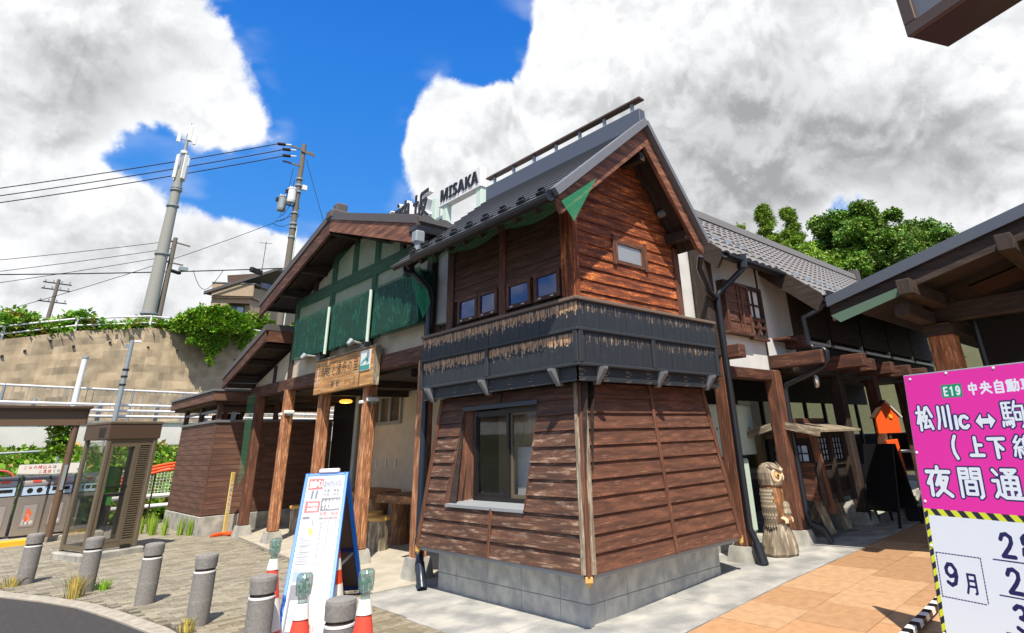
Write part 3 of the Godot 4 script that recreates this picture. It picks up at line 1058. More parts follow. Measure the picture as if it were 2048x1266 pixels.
	for s in [[-6.22, -5.585, 4.56, "pane_dark"], [-5.6, -5.03, 4.585, "pane"]]:
		st = S()
		for q in [[Vector3(s[2], 1.02, s[0]), Vector3(s[2] + 0.03, 1.95, s[0] + 0.045)], [Vector3(s[2], 1.02, s[1] - 0.045), Vector3(s[2] + 0.03, 1.95, s[1])], [Vector3(s[2], 1.02, s[0] + 0.045), Vector3(s[2] + 0.03, 1.065, s[1] - 0.045)], [Vector3(s[2], 1.905, s[0] + 0.045), Vector3(s[2] + 0.03, 1.95, s[1] - 0.045)]]:
			bx(st, q[0], q[1])
		mk("sash", st, M.alu_dark if s[3] == "pane_dark" else M.alu_bronze, win)
		sheet("pane", Vector3(s[2] + 0.015, 1.905, s[0] + 0.045), Vector3(0, 0, s[1] - s[0] - 0.09), Vector3(0, -0.84, 0), Vector3.LEFT, M[s[3]], win)
	box("window_head", Vector3(4.46, 1.985, -6.38), Vector3(4.62, 2.035, -4.98), M.pipe_blue, t, 2, 0.003)
	st = S()
	quad(st, Vector3(4.345, 0.955, -6.53), Vector3(4.345, 0.955, -5.1), Vector3(4.62, 1.0, -5.02), Vector3(4.62, 1.0, -6.3), Vector3.UP)
	quad(st, Vector3(4.345, 0.955, -6.53), Vector3(4.345, 0.955, -5.1), Vector3(4.345, 0.925, -5.1), Vector3(4.345, 0.925, -6.53), Vector3.LEFT)
	quad(st, Vector3(4.345, 0.925, -6.53), Vector3(4.345, 0.925, -5.1), Vector3(4.62, 0.95, -5.02), Vector3(4.62, 0.95, -6.3), Vector3.DOWN)
	mk("window_sill", st, M.flash_metal, t)
	for s in [[-6.55, -6.37, -6.27], [-5.105, -4.985, -5.0]]:
		st = S()
		var o: float = 0.02 if s[0] < -6.0 else -0.02
		quad(st, Vector3(4.352, 0.94, s[0]), Vector3(4.49, 2.03, s[1]), Vector3(4.62, 2.03, s[2]), Vector3(4.62, 0.94, s[2]), Vector3(0, 0, o))
		quad(st, Vector3(4.352, 0.94, s[0] - o), Vector3(4.49, 2.03, s[1] - o), Vector3(4.62, 2.03, s[2] - o), Vector3(4.62, 0.94, s[2] - o), Vector3(0, 0, -o))
		quad(st, Vector3(4.352, 0.94, s[0]), Vector3(4.49, 2.03, s[1]), Vector3(4.49, 2.03, s[1] - o), Vector3(4.352, 0.94, s[0] - o), Vector3.LEFT)
		mk("window_cheek", st, M.post_wood, t)
	# the dim room behind: back wall, curtain, a pale board and a carton
	box("room_wall", Vector3(5.6, 0.5, -6.8), Vector3(5.64, 2.14, -4.5), M.dark_wall, t)
	box("room_floor", Vector3(4.55, 0.48, -6.8), Vector3(5.6, 0.52, -4.5), M.dark_wall, t)
	st = S()
	for k in 26:
		var za := -6.05 + k * 0.04
		var d0 := 0.02 * (k % 2)
		quad(st, Vector3(4.78 + d0, 0.7, za), Vector3(4.8 - d0, 0.7, za + 0.04), Vector3(4.8 - d0, 2.05, za + 0.04), Vector3(4.78 + d0, 2.05, za), Vector3.LEFT)
	mk("curtain", st, M.curtain, t)
	box("room_board", Vector3(4.72, 0.9, -5.62), Vector3(4.74, 1.55, -4.95), M.white_wall, t)
	_upper_tower(t)
	_balcony(t)
	_tower_roof(t)

# four bars round an opening; axis 0: the opening looks along x, 2: along z
func _frame_box(a: Vector3, b: Vector3, w: float, axis: int) -> SurfaceTool:
	var st := S()
	bx(st, a, Vector3(b.x, a.y + w, b.z))
	bx(st, Vector3(a.x, b.y - w, a.z), b)
	if axis == 0:
		bx(st, Vector3(a.x, a.y + w, a.z), Vector3(b.x, b.y - w, a.z + w))
		bx(st, Vector3(a.x, a.y + w, b.z - w), Vector3(b.x, b.y - w, b.z))
	else:
		bx(st, Vector3(a.x, a.y + w, a.z), Vector3(a.x + w, b.y - w, b.z))
		bx(st, Vector3(b.x - w, a.y + w, a.z), Vector3(b.x, b.y - w, b.z))
	return st

func _upper_tower(t: Node) -> void:
	var st := S()
	# the closed body behind the boards; gable included
	var g := PackedVector2Array([Vector2(4.55, 2.16), Vector2(6.54, 2.16), Vector2(6.54, 3.95), Vector2(5.51, 5.2), Vector2(4.55, 4.4)])
	slab(st, Transform3D(Basis(), Vector3(0, 0, -6.86)), g, 2.45)
	mk("upper_wall", st, M.beam_dark, t)
	# left face
	var ys := [2.9, 3.03, 3.16, 3.43, 3.595, 3.742, 3.888, 4.03, 4.18, 4.33]
	for k in ys.size() - 1:
		for s in [[-6.7, -5.7], [-5.57, -4.56]]:
			if k == 1:
				continue
			if ys[k] > 3.1 and ys[k] < 3.4:
				continue
			st = S()
			lap(st, Vector3(TX, ys[k], s[0]), Vector3(TX, ys[k], s[1]), Vector3(TX, ys[k + 1] - 0.001, s[1]), Vector3(TX, ys[k + 1] - 0.001, s[0]), Vector3.LEFT, 0.022, 0.006)
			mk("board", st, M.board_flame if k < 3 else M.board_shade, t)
	for z in [[-6.87, -6.71, "board_shade"], [-5.7, -5.57, "post_wood"], [-4.56, TZ + 0.03, "board_flame"]]:
		st = S()
		bx(st, Vector3(TX - 0.035, 2.5, z[0]), Vector3(TX + 0.06, 4.42, z[1]), 1, 0.008)
		mk("post", st, M[z[2]], t)
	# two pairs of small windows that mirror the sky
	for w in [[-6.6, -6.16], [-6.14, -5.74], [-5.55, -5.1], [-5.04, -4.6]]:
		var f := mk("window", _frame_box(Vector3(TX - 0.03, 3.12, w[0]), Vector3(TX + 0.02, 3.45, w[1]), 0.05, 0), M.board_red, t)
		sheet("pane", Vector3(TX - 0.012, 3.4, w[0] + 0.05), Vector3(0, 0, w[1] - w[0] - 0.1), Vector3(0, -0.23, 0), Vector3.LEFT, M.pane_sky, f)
		for o in [0.09, 0.3]:
			box("latch", Vector3(TX - 0.045, 3.135, w[0] + o), Vector3(TX - 0.03, 3.15, w[0] + o + 0.05), M.alu, f)
	# right face, up into the gable
	var yr := [2.9, 3.01, 3.148, 3.288, 3.432, 3.575, 3.72, 3.868, 4.01, 4.155, 4.3, 4.445, 4.59, 4.735, 4.88, 5.02]
	for k in yr.size() - 1:
		var xa := 4.585
		var xb := 6.44
		if yr[k] > 3.8:
			xb = minf(xb, 6.55 - (yr[k] - 3.92) * 0.8)
		if yr[k] > 4.2:
			xa = 4.56 + (yr[k] - 4.3) * 1.16
		var spans := [[xa, xb]]
		if yr[k] > 3.5 and yr[k] < 3.85:
			spans = [[xa, 5.19], [5.85, xb]]
		for s in spans:
			st = S()
			lap(st, Vector3(s[0], yr[k], TZ), Vector3(s[1], yr[k], TZ), Vector3(s[1], yr[k + 1] - 0.001, TZ), Vector3(s[0], yr[k + 1] - 0.001, TZ), Vector3.BACK, 0.024, 0.006)
			mk("board", st, M.board_flame, t)
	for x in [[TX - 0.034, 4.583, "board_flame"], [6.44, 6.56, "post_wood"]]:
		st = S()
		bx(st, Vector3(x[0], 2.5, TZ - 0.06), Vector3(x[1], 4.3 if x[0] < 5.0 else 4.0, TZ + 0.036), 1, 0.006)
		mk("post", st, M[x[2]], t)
	var w2 := mk("window", _frame_box(Vector3(5.24, 3.575, TZ - 0.01), Vector3(5.8, 3.88, TZ + 0.03), 0.045, 2), M.board_red, t)
	sheet("pane", Vector3(5.285, 3.835, TZ + 0.012), Vector3(0.47, 0, 0), Vector3(0, -0.215, 0), Vector3.BACK, M.alu, w2)
	for x in [5.19, 5.8]:
		box("window_trim", Vector3(x, 3.55, TZ), Vector3(x + 0.05, 3.93, TZ + 0.045), M.board_red, t, 1, 0.004)
	# strip of white wall between tower and hall
	box("white_wall", Vector3(4.75, 3.28, -7.54), Vector3(4.85, 4.4, -6.88), M.white_wall, t)
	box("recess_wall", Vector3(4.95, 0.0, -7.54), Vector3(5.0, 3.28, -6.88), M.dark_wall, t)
	# pale return wall on the far side of the tower
	box("return_wall", Vector3(6.6, 2.45, -4.75), Vector3(7.3, 4.3, -4.65), M.white_wall, t)

func _balcony(t: Node) -> void:
	var st := S()
	var bxx := 4.288
	var bz := -4.148
	var zl := -7.1
	var xr := 6.89
	# floor and fascia
	box("balcony_floor", Vector3(bxx + 0.04, 2.2, zl + 0.01), Vector3(xr - 0.02, 2.26, bz - 0.04), M.beam_dark, t)
	box("fascia", Vector3(bxx + 0.03, 2.155, zl), Vector3(bxx + 0.07, 2.3, bz - 0.031), M.slat_black, t, 2, 0.004)
	box("fascia", Vector3(bxx + 0.03, 2.155, bz - 0.03), Vector3(xr, 2.3, bz - 0.07), M.slat_black, t, 0, 0.004)
	box("fascia", Vector3(xr - 0.04, 2.155, bz - 0.072), Vector3(xr, 2.3, -4.42), M.slat_black, t)
	# rails: top, middle, lower on both fronts and the short right end
	for r in [[2.965, 3.0, 0.03, 0.035, "rail_top"], [2.648, 2.68, 0.026, 0.03, "rail_black"], [2.298, 2.328, 0.022, 0.03, "rail_black"]]:
		st = S()
		bx(st, Vector3(bxx - r[2], r[0], zl - 0.01), Vector3(bxx + r[3], r[1], bz + r[2]), 2, 0.006)
		mk("rail", st, M[r[4]], t)
		st = S()
		bx(st, Vector3(bxx + r[3] + 0.001, r[0], bz - r[3]), Vector3(xr + 0.02, r[1], bz + r[2] - 0.002), 0, 0.006)
		mk("rail", st, M[r[4]], t)
		box("rail", Vector3(xr - 0.03, r[0], -4.43), Vector3(xr + 0.018, r[1], bz - r[3] - 0.001), M[r[4]], t)
	# slats, each with its own slice of peeling paint
	for tier in [[2.68, 2.965], [2.328, 2.648]]:
		var n := 26
		var w := (bz - zl) / n
		for k in n:
			st = S()
			_slat(st, Vector3(bxx + R.randf() * 0.004, tier[1], zl + k * w + 0.0015), Vector3(0, 0, w - 0.003), tier[0] - tier[1], Vector3.LEFT, k * 0.115 + tier[0])
			mk("slat", st, M.slat_worn, t)
		n = 23
		w = (xr - bxx) / n
		for k in n:
			st = S()
			_slat(st, Vector3(bxx + k * w + 0.0015, tier[1], bz - R.randf() * 0.004), Vector3(w - 0.003, 0, 0), tier[0] - tier[1], Vector3.BACK, k * 0.115 + 0.7 + tier[0])
			mk("slat", st, M.slat_black, t)
		for k in 2:
			st = S()
			_slat(st, Vector3(xr, tier[1], bz - 0.03 - k * 0.12), Vector3(0, 0, -0.117), tier[0] - tier[1], Vector3.RIGHT, k * 0.3)
			mk("slat", st, M.slat_black, t)
	for z in [-7.08, -5.645, bz - 0.025]:
		box("stub_post", Vector3(bxx - 0.022, 2.33, z - 0.03), Vector3(bxx + 0.001, 2.647, z + 0.03), M.rail_black, t, 1, 0.004)
	for x in [bxx + 0.03, 5.52, xr - 0.04]:
		box("stub_post", Vector3(x - 0.03, 2.33, bz - 0.001), Vector3(x + 0.03, 2.647, bz + 0.022), M.rail_black, t, 1, 0.004)
	# tapered grey brackets under the lower rail
	var prof := PackedVector2Array([Vector2(0, 0), Vector2(0.17, 0), Vector2(0.17, -0.025), Vector2(0.05, -0.17), Vector2(0, -0.17)])
	for z in [-6.86, -5.7, -4.5]:
		st = S()
		slab(st, Transform3D(Basis(Vector3(-1, 0, 0), Vector3.UP, Vector3(0, 0, -1)), Vector3(bxx + 0.09, 2.298, z + 0.03)), prof, 0.055)
		mk("bracket", st, M.bracket, t)
	for x in [4.6, 5.62, 6.62]:
		st = S()
		slab(st, Transform3D(Basis(Vector3(0, 0, 1), Vector3.UP, Vector3(-1, 0, 0)), Vector3(x + 0.03, 2.298, bz - 0.09)), prof, 0.055)
		mk("bracket", st, M.bracket, t)

# a slat hanging from p, across w, down by dy, face n; u of its print runs down from the top
func _slat(st: SurfaceTool, p: Vector3, w: Vector3, dy: float, n: Vector3, v0: float) -> void:
	var d := Vector3(0, dy, 0)
	var b := -n * 0.016
	quad(st, p, p + d, p + d + w, p + w, n, Vector2(0, v0))
	quad(st, p + b, p + b + d, p + b + d + w, p + b + w, -n, Vector2(0, v0))
	quad(st, p, p + d, p + d + b, p + b, -w, Vector2(0, v0))
	quad(st, p + w, p + w + d, p + w + d + b, p + w + b, w, Vector2(0, v0))
	quad(st, p + d, p + d + w, p + d + w + b, p + d + b, Vector3.DOWN, Vector2(0, v0))
	quad(st, p, p + w, p + w + b, p + b, Vector3.UP, Vector2(0, v0))

func _tower_roof(t: Node) -> void:
	var zg := -4.0
	var zb := -7.3
	var ap := Vector2(5.521, 5.40)
	var el := Vector2(3.853, 3.95)
	var er := Vector2(6.63, 3.97)
	var st := S()
	# decking: left and right plane
	var dl := (ap - el).normalized()
	var dr := (er - ap).normalized()
	var roof := mk("roof", _deck(el, ap, zg + 0.01, zb, 0.05), M.beam_dark, t)
	mk("roof_deck", _deck(ap, er, zg + 0.01, zb, 0.05), M.beam_dark, roof)
	# left plane: long metal strips lapped like boards, parallel to the ridge
	var n := 13
	var nl := Vector3(-dl.y, dl.x, 0)
	for k in n:
		var a := el.lerp(ap, float(k) / n)
		var b := el.lerp(ap, float(k + 1) / n)
		st = S()
		lap(st, Vector3(a.x, a.y, zb), Vector3(a.x, a.y, zg), Vector3(b.x, b.y, zg), Vector3(b.x, b.y, zb), nl, 0.032, 0.012)
		mk("roof_strip", st, M.roof_metal, roof)
	var nr := Vector3(-dr.y, dr.x, 0)
	for k in n:
		var a := ap.lerp(er, float(k + 1) / n)
		var b := ap.lerp(er, float(k) / n)
		st = S()
		lap(st, Vector3(a.x, a.y, zb), Vector3(a.x, a.y, zg), Vector3(b.x, b.y, zg), Vector3(b.x, b.y, zb), nr, 0.032, 0.012)
		mk("roof_strip", st, M.roof_metal, roof)
	# verge trim and bargeboards
	beam("verge_trim", Vector3(el.x - 0.02, el.y + 0.03, zg + 0.05), Vector3(ap.x, ap.y + 0.035, zg + 0.05), 0.1, 0.09, M.trim_metal, roof)
	beam("verge_trim", Vector3(ap.x, ap.y + 0.035, zg + 0.051), Vector3(er.x + 0.02, er.y + 0.03, zg + 0.051), 0.1, 0.06, M.trim_metal, roof)
	var lo := Vector2(0, -0.28)
	st = S()
	slab(st, Transform3D(Basis(), Vector3(0, 0, zg - 0.03)), PackedVector2Array([el + Vector2(0.03, -0.02), el + Vector2(0.12, -0.16), ap + Vector2(0, -0.31), ap + Vector2(0, -0.03)]), 0.05)
	mk("bargeboard", st, M.barge_brown, t)
	st = S()
	slab(st, Transform3D(Basis(), Vector3(0, 0, zg - 0.03)), PackedVector2Array([ap + Vector2(0.002, -0.03), ap + Vector2(0.002, -0.31), er + Vector2(-0.16, -0.05), er + Vector2(-0.03, -0.12), er + Vector2(0, -0.02)]), 0.05)
	mk("bargeboard", st, M.barge_brown, t)
	# purlins under the verge
	for p in [Vector2(4.62, 4.36), Vector2(6.36, 4.1), Vector2(5.52, 4.98)]:
		box("purlin", Vector3(p.x - 0.05, p.y - 0.07, TZ), Vector3(p.x + 0.05, p.y + 0.05, zg - 0.032), M.beam_dark, t)
	for k in 9:
		var z := -4.35 - k * 0.33
		beam("rafter", Vector3(4.52, 4.42, z), Vector3(3.92, 3.9, z), 0.05, 0.07, M.beam_dark, t)
	# ridge cap, the rail on its posts
	box("ridge_cap", Vector3(ap.x - 0.06, ap.y - 0.02, zb + 0.03), Vector3(ap.x + 0.06, ap.y + 0.235, zg + 0.035), M.ridge_metal, roof, 2, 0.006)
	for z in [-7.1, -6.6, -6.1, -5.6, -5.1, -4.62, -4.12]:
		box("rail_post", Vector3(ap.x - 0.018, ap.y + 0.235, z - 0.02), Vector3(ap.x + 0.018, ap.y + 0.385, z + 0.02), M.galv, t)
	box("ridge_rail", Vector3(ap.x - 0.055, ap.y + 0.386, zb + 0.02), Vector3(ap.x + 0.055, ap.y + 0.41, zg + 0.05), M.bronze_dark, t)
	# snow guards on the second strip
	for k in 9:
		var z := -4.32 - k * 0.335
		var p := el.lerp(ap, 0.115)
		st = S()
		var x := Transform3D(Basis(Vector3(dl.x, dl.y, 0), nl, Vector3(0, 0, 1)), Vector3(p.x, p.y, z) + nl * 0.04)
		ob(st, x, Vector3(0.08, 0.02, 0.17), 0, 0.004)
		ob(st, x.translated_local(Vector3(0.01, 0.035, 0)), Vector3(0.03, 0.05, 0.09), 0, 0.006)
		ob(st, x.translated_local(Vector3(-0.03, 0.02, 0)), Vector3(0.05, 0.03, 0.12), 0, 0.006)
		mk("snow_guard", st, M.black_plastic, roof)
	# gutter along the left eave
	st = S()
	for k in 6:
		var a := PI + PI * k / 6.0
		var b := PI + PI * (k + 1) / 6.0
		for r in [0.062, 0.056]:
			var pa := Vector3(el.x - 0.06 + cos(a) * r, el.y - 0.01 + sin(a) * r, zg + 0.03)
			var pb := Vector3(el.x - 0.06 + cos(b) * r, el.y - 0.01 + sin(b) * r, zg + 0.03)
			var back := Vector3(0, 0, zb + 0.65 - zg)
			quad(st, pa, pb, pb + back, pa + back, (pa + pb) * 0.5 - Vector3(el.x - 0.06, el.y, zg) if r > 0.06 else Vector3(el.x - 0.06, el.y, zg) - (pa + pb) * 0.5)
	for z in [zg + 0.03, zb + 0.68]:
		st.set_smooth_group(-1)
		lathe(st, [Vector2(0.062, 0), Vector2(0.062, 0.008), Vector2(0, 0.008)], 12, Transform3D(Basis(Vector3.RIGHT, PI / 2), Vector3(el.x - 0.06, el.y - 0.01, z)))
	mk("gutter", st, M.gutter_black, t)
	# green net torn along the eave and caught under the verge
	st = S()
	tri(st, Vector3(3.92, 3.9, -3.93), Vector3(4.5, 4.33, -3.94), Vector3(4.22, 3.78, -4.05), Vector3.BACK)
	mk("net_corner", st, M.net_bright, t)
	st = S()
	for k in 9:
		var za := -4.05 - k * 0.3
		var s0 := -0.1 + 0.1 * absf(sin(k * 0.8))
		var s1 := -0.1 + 0.1 * absf(sin((k + 1) * 0.8))
		quad(st, Vector3(3.95, 3.95, za), Vector3(3.95, 3.95, za - 0.3), Vector3(4.2, 3.93 - s1, za - 0.3), Vector3(4.2, 3.93 - s0, za), Vector3.DOWN)
		quad(st, Vector3(4.5, 4.34, za), Vector3(4.5, 4.34, za - 0.3), Vector3(4.2, 3.93 - s1, za - 0.3), Vector3(4.2, 3.93 - s0, za), Vector3.UP)
	mk("net_veil", st, M.net_veil, t)
	st = S()
	lathe(st, [Vector2(0.02, 0), Vector2(0.05, 0.02), Vector2(0.05, 0.1), Vector2(0.0, 0.12)], 10, Transform3D(Basis(Vector3.RIGHT, PI / 2), Vector3(6.2, 4.42, -4.36)))
	mk("floodlight", st, M.galv, t)

# one roof plane from p to q (x, y) between two z, with thickness
func _deck(p: Vector2, q: Vector2, z0: float, z1: float, th: float) -> SurfaceTool:
	var st := S()
	var d := (q - p).normalized()
	var o := Vector2(d.y, -d.x) * th
	slab(st, Transform3D(Basis(), Vector3(0, 0, z1)), PackedVector2Array([p, q, q + o, p + o]), z0 - z1)
	return st

# ---------------------------------------------------------------- the gabled hall with its open porch, and the brown shed beside it
func _plinth_stone(st: SurfaceTool, p: Vector3, top: float, w0 := 0.17, w1 := 0.12) -> void:
	# a post stone: square, narrowing upwards
	var a := [Vector3(-w0, -0.05, -w0), Vector3(w0, -0.05, -w0), Vector3(w0, -0.05, w0), Vector3(-w0, -0.05, w0)]
	var b := [Vector3(-w1, top, -w1), Vector3(w1, top, -w1), Vector3(w1, top, w1), Vector3(-w1, top, w1)]
	for k in 4:
		var m: Vector3 = a[k] + a[(k + 1) % 4]
		quad(st, p + a[k], p + a[(k + 1) % 4], p + b[(k + 1) % 4], p + b[k], Vector3(m.x, 0, m.z))
	quad(st, p + b[0], p + b[1], p + b[2], p + b[3], Vector3.UP)

func _hall() -> void:
	var t := thing("gabled_hall", "gabled hall with green netted window boxes above an open timber porch", "building", Vector3(5.5, 0, -10.5))
	var st := S()
	var fx := 4.65
	# posts on their stones
	for z in [-14.5, -12.8, -11.05, -9.3, -7.62]:
		var p := mk("post", _post(Vector3(4.68, 0.2, z), 2.78, 0.18), M.post_bare if z > -13.5 else M.post_wood, t)
		st = S()
		_plinth_stone(st, Vector3(4.68, 0.0, z), 0.2 if z < -8.0 else 0.26)
		mk("post_stone", st, M.concrete, p)
	# eaves beam, tie beam, studs
	box("beam", Vector3(4.6, 2.76, -15.0), Vector3(4.78, 2.985, -7.5), M.beam_brown, t, 2, 0.008)
	box("tie_beam", Vector3(4.62, 4.45, -12.9), Vector3(4.76, 4.665, -7.55), M.beam_dark, t, 2, 0.008)
	for s in [[-12.86, 2.985, 4.7], [-12.0, 4.665, 4.9], [-11.12, 4.665, 5.2], [-10.24, 4.665, 5.45], [-9.36, 4.665, 5.2], [-8.48, 4.665, 4.9], [-11.12, 2.985, 4.45], [-9.4, 2.985, 4.45], [-7.58, 2.985, 4.6]]:
		box("stud", Vector3(4.63, s[1], s[0] - 0.07), Vector3(4.74, s[2], s[0] + 0.07), M.beam_dark, t, 1, 0.006)
	# plaster: one wall to the tie beam, the gable over it, and panels between studs
	var gable := PackedVector2Array([Vector2(-12.85, 2.985), Vector2(-7.58, 2.985), Vector2(-7.58, 4.55), Vector2(-10.24, 5.36), Vector2(-12.85, 4.55)])
	st = S()
	slab(st, Transform3D(Basis(Vector3(0, 0, 1), Vector3.UP, Vector3(-1, 0, 0)), Vector3(4.8, 0, 0)), gable, 0.12)
	mk("plaster_wall", st, M.plaster, t)
	st = S()
	slab(st, Transform3D(Basis(Vector3(0, 0, 1), Vector3.UP, Vector3(-1, 0, 0)), Vector3(4.8, 0, 0)), PackedVector2Array([Vector2(-14.95, 2.985), Vector2(-12.94, 2.985), Vector2(-12.94, 3.62), Vector2(-14.95, 3.06)]), 0.12)
	mk("plaster_wall", st, M.plaster, t)
	box("stud", Vector3(4.64, 2.985, -13.8), Vector3(4.73, 3.36, -13.7), M.beam_dark, t, 1, 0.005)
	# the long side walls of the hall, plastered, and a dark ceiling over the porch
	box("side_wall", Vector3(4.9, 3.0, -12.94), Vector3(11.5, 4.6, -12.83), M.plaster, t)
	box("side_wall", Vector3(4.9, 2.4, -7.66), Vector3(11.5, 4.6, -7.55), M.plaster, t)
	box("ceiling", Vector3(4.79, 2.72, -15.3), Vector3(7.0, 2.78, -7.6), M.beam_dark, t)
	for k in 4:
		box("joist", Vector3(4.79, 2.6, -13.6 + k * 1.75), Vector3(6.9, 2.718, -13.48 + k * 1.75), M.beam_dark, t)
	# porch back: dark doors, then cream wall with an aluminium window
	box("back_wall", Vector3(6.8, 0.45, -13.38), Vector3(6.9, 2.72, -7.4), M.plaster, t)
	box("back_plinth", Vector3(6.77, 0.0, -13.38), Vector3(6.9, 0.45, -7.4), M.concrete, t)
	box("side_pier", Vector3(6.5, 0.0, -13.5), Vector3(6.8, 2.72, -13.39), M.plaster, t)
	box("end_wall", Vector3(5.05, 0.0, -7.5), Vector3(6.8, 2.72, -7.42), M.plaster, t)
	for z in [[-15.35, -14.46], [-14.44, -13.52]]:
		var d := box("door", Vector3(6.78, 0.05, z[0]), Vector3(6.84, 2.3, z[1]), M.dark_door, t, 1, 0.005)
		st = S()
		lathe(st, [Vector2(0.012, 0), Vector2(0.012, 0.03), Vector2(0.028, 0.04), Vector2(0.028, 0.06), Vector2(0.0, 0.07)], 10, Transform3D(Basis(Vector3.BACK, PI / 2), Vector3(6.78, 1.1, z[1] - 0.1 if z[0] < -15.0 else z[0] + 0.1)))
		mk("knob", st, M.alu, d)
	box("over_door", Vector3(6.79, 2.3, -15.4), Vector3(6.9, 2.72, -13.5), M.dark_wall, t)
	pipe("drain_pipe", [Vector3(6.42, 0.02, -13.3), Vector3(6.42, 2.72, -13.3)], 0.06, M.galv, t, 10)
	var w := mk("window", _frame_box(Vector3(6.74, 2.08, -13.3), Vector3(6.82, 2.7, -11.95), 0.06, 0), M.alu, t)
	for z in [-12.86, -12.42]:
		box("mullion", Vector3(6.735, 2.14, z - 0.035), Vector3(6.79, 2.64, z + 0.035), M.alu, w)
	for z in [[-13.24, -12.895], [-12.825, -12.455], [-12.385, -12.01]]:
		sheet("pane", Vector3(6.77, 2.64, z[0]), Vector3(0, 0, z[1] - z[0]), Vector3(0, -0.5, 0), Vector3.LEFT, M.pane_dark, w)
	for k in 3:
		box("wall_clip", Vector3(6.77, 1.22, -12.95 + k * 0.42), Vector3(6.8, 1.38, -12.91 + k * 0.42), M.white, t)
	# roof: two planes, verge over the front, bargeboards
	var ap := Vector2(-10.24, 5.68)
	var le := Vector2(-13.55, 4.62)
	var re := Vector2(-7.1, 4.68)
	var fr := Transform3D(Basis(Vector3(0, 0, 1), Vector3.UP, Vector3(-1, 0, 0)), Vector3(11.5, 0, 0))
	for q in [[le, ap], [ap, re]]:
		st = S()
		var dd: Vector2 = (q[1] - q[0]).normalized()
		var o := Vector2(dd.y, -dd.x) * 0.1
		slab(st, fr, PackedVector2Array([q[0], q[1], q[1] + o, q[0] + o]), 7.4)
		var r := mk("roof", st, M.beam_dark, t)
		_tiles(r, q[0], q[1], 4.1, 11.5, q[0] == ap)
		st = S()
		var a: Vector2 = q[0]
		var b: Vector2 = q[1]
		slab(st, Transform3D(fr.basis, Vector3(4.14, 0, 0)), PackedVector2Array([a + Vector2(0, -0.06), b + Vector2(0, -0.06), b + Vector2(0, -0.36), a + Vector2(0, -0.3)]), 0.055)
		mk("bargeboard", st, M.barge_brown if q[0] == ap else M.beam_brown, t)
		st = S()
		slab(st, Transform3D(fr.basis, Vector3(4.15, 0, 0)), PackedVector2Array([a + Vector2(-0.02, 0.08), b + Vector2(0, 0.08), b + Vector2(0, -0.059), a + Vector2(-0.02, -0.059)]), 0.085)
		mk("verge_trim", st, M.tile_dark, r)
	for z in [[-12.6, 4.72], [-11.6, 5.0], [-10.24, 5.42], [-8.9, 5.0], [-7.9, 4.68]]:
		box("purlin", Vector3(4.15, z[1] - 0.09, z[0] - 0.06), Vector3(4.8, z[1] + 0.04, z[0] + 0.06), M.beam_dark, t)
	beam("rafter", Vector3(4.3, 4.6, -13.2), Vector3(4.3, 5.42, -10.6), 0.07, 0.08, M.beam_dark, t)
	beam("eave_board", Vector3(4.1, 4.55, -13.5), Vector3(11, 4.55, -13.5), 0.04, 0.14, M.beam_dark, t)
	# ridge end tile
	st = S()
	bx(st, Vector3(4.04, 5.62, -10.38), Vector3(4.5, 5.8, -10.1), 0, 0.03)
	ob(st, Transform3D(Basis(Vector3.RIGHT, 0.0), Vector3(4.25, 5.86, -10.24)), Vector3(0.22, 0.2, 0.2), 0, 0.03)
	mk("ridge_tile", st, M.tile_dark, t)
	# gutter of the right eave with its hopper and bends
	st = S()
	bx(st, Vector3(4.06, 4.5, -7.28), Vector3(5.2, 4.6, -7.06), 0, 0.02)
	mk("gutter", st, M.gutter_black, t)
	st = S()
	bx(st, Vector3(4.05, 4.32, -7.16), Vector3(4.2, 4.5, -7.02), 1, 0.02)
	tube(st, [Vector3(4.12, 4.34, -7.09), Vector3(4.12, 4.24, -7.09), Vector3(4.1, 4.16, -7.12), Vector3(4.06, 4.08, -7.2), Vector3(4.06, 4.0, -7.2)], 0.045, 10)
	mk("hopper", st, M.galv, t)
	st = S()
	tube(st, [Vector3(4.06, 4.0, -7.2), Vector3(4.1, 3.88, -7.14), Vector3(4.4, 3.72, -7.2), Vector3(4.5, 3.6, -7.3), Vector3(4.5, 3.4, -7.32), Vector3(4.5, 0.5, -7.32), Vector3(4.47, 0.36, -7.26), Vector3(4.38, 0.2, -7.05), Vector3(4.36, 0.05, -6.98)], 0.045, 12)
	tube(st, [Vector3(4.06, 4.02, -7.2), Vector3(4.06, 3.86, -7.18)], 0.085, 12)
	tube(st, [Vector3(4.5, 0.52, -7.32), Vector3(4.5, 0.42, -7.32)], 0.055, 12)
	tube(st, [Vector3(4.42, 0.27, -7.15), Vector3(4.36, 0.03, -6.97)], 0.06, 12)
	mk("downpipe", st, M.pipe_blue, t)
	# green netted boxes over the upper windows: slats inside, net wrapped round
	for b in [[-12.2, -10.62, 0], [-10.46, -9.03, 1], [-8.86, -7.45, 2]]:
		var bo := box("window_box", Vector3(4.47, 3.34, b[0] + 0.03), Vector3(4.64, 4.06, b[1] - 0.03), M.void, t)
		var k := 0
		var z: float = b[0] + 0.05
		while z < b[1] - 0.05:
			box("slat", Vector3(4.425, 3.34, z), Vector3(4.455, 4.06, z + 0.04), M.beam_dark, bo, 1)
			z += 0.1
			k += 1
		st = S()
		var u0 := Vector2(b[2] * 0.35, 0)
		_net_patch(st, [Vector3(4.40, 3.27, b[0]), Vector3(4.40, 3.27, b[1]), Vector3(4.40, 4.08, b[1]), Vector3(4.40, 4.08, b[0])], 14, 8, 0.018, u0, Vector3.LEFT)
		_net_patch(st, [Vector3(4.40, 3.27, b[1]), Vector3(4.64, 3.3, b[1]), Vector3(4.64, 4.08, b[1]), Vector3(4.40, 4.08, b[1])], 3, 8, 0.006, u0, Vector3.BACK)
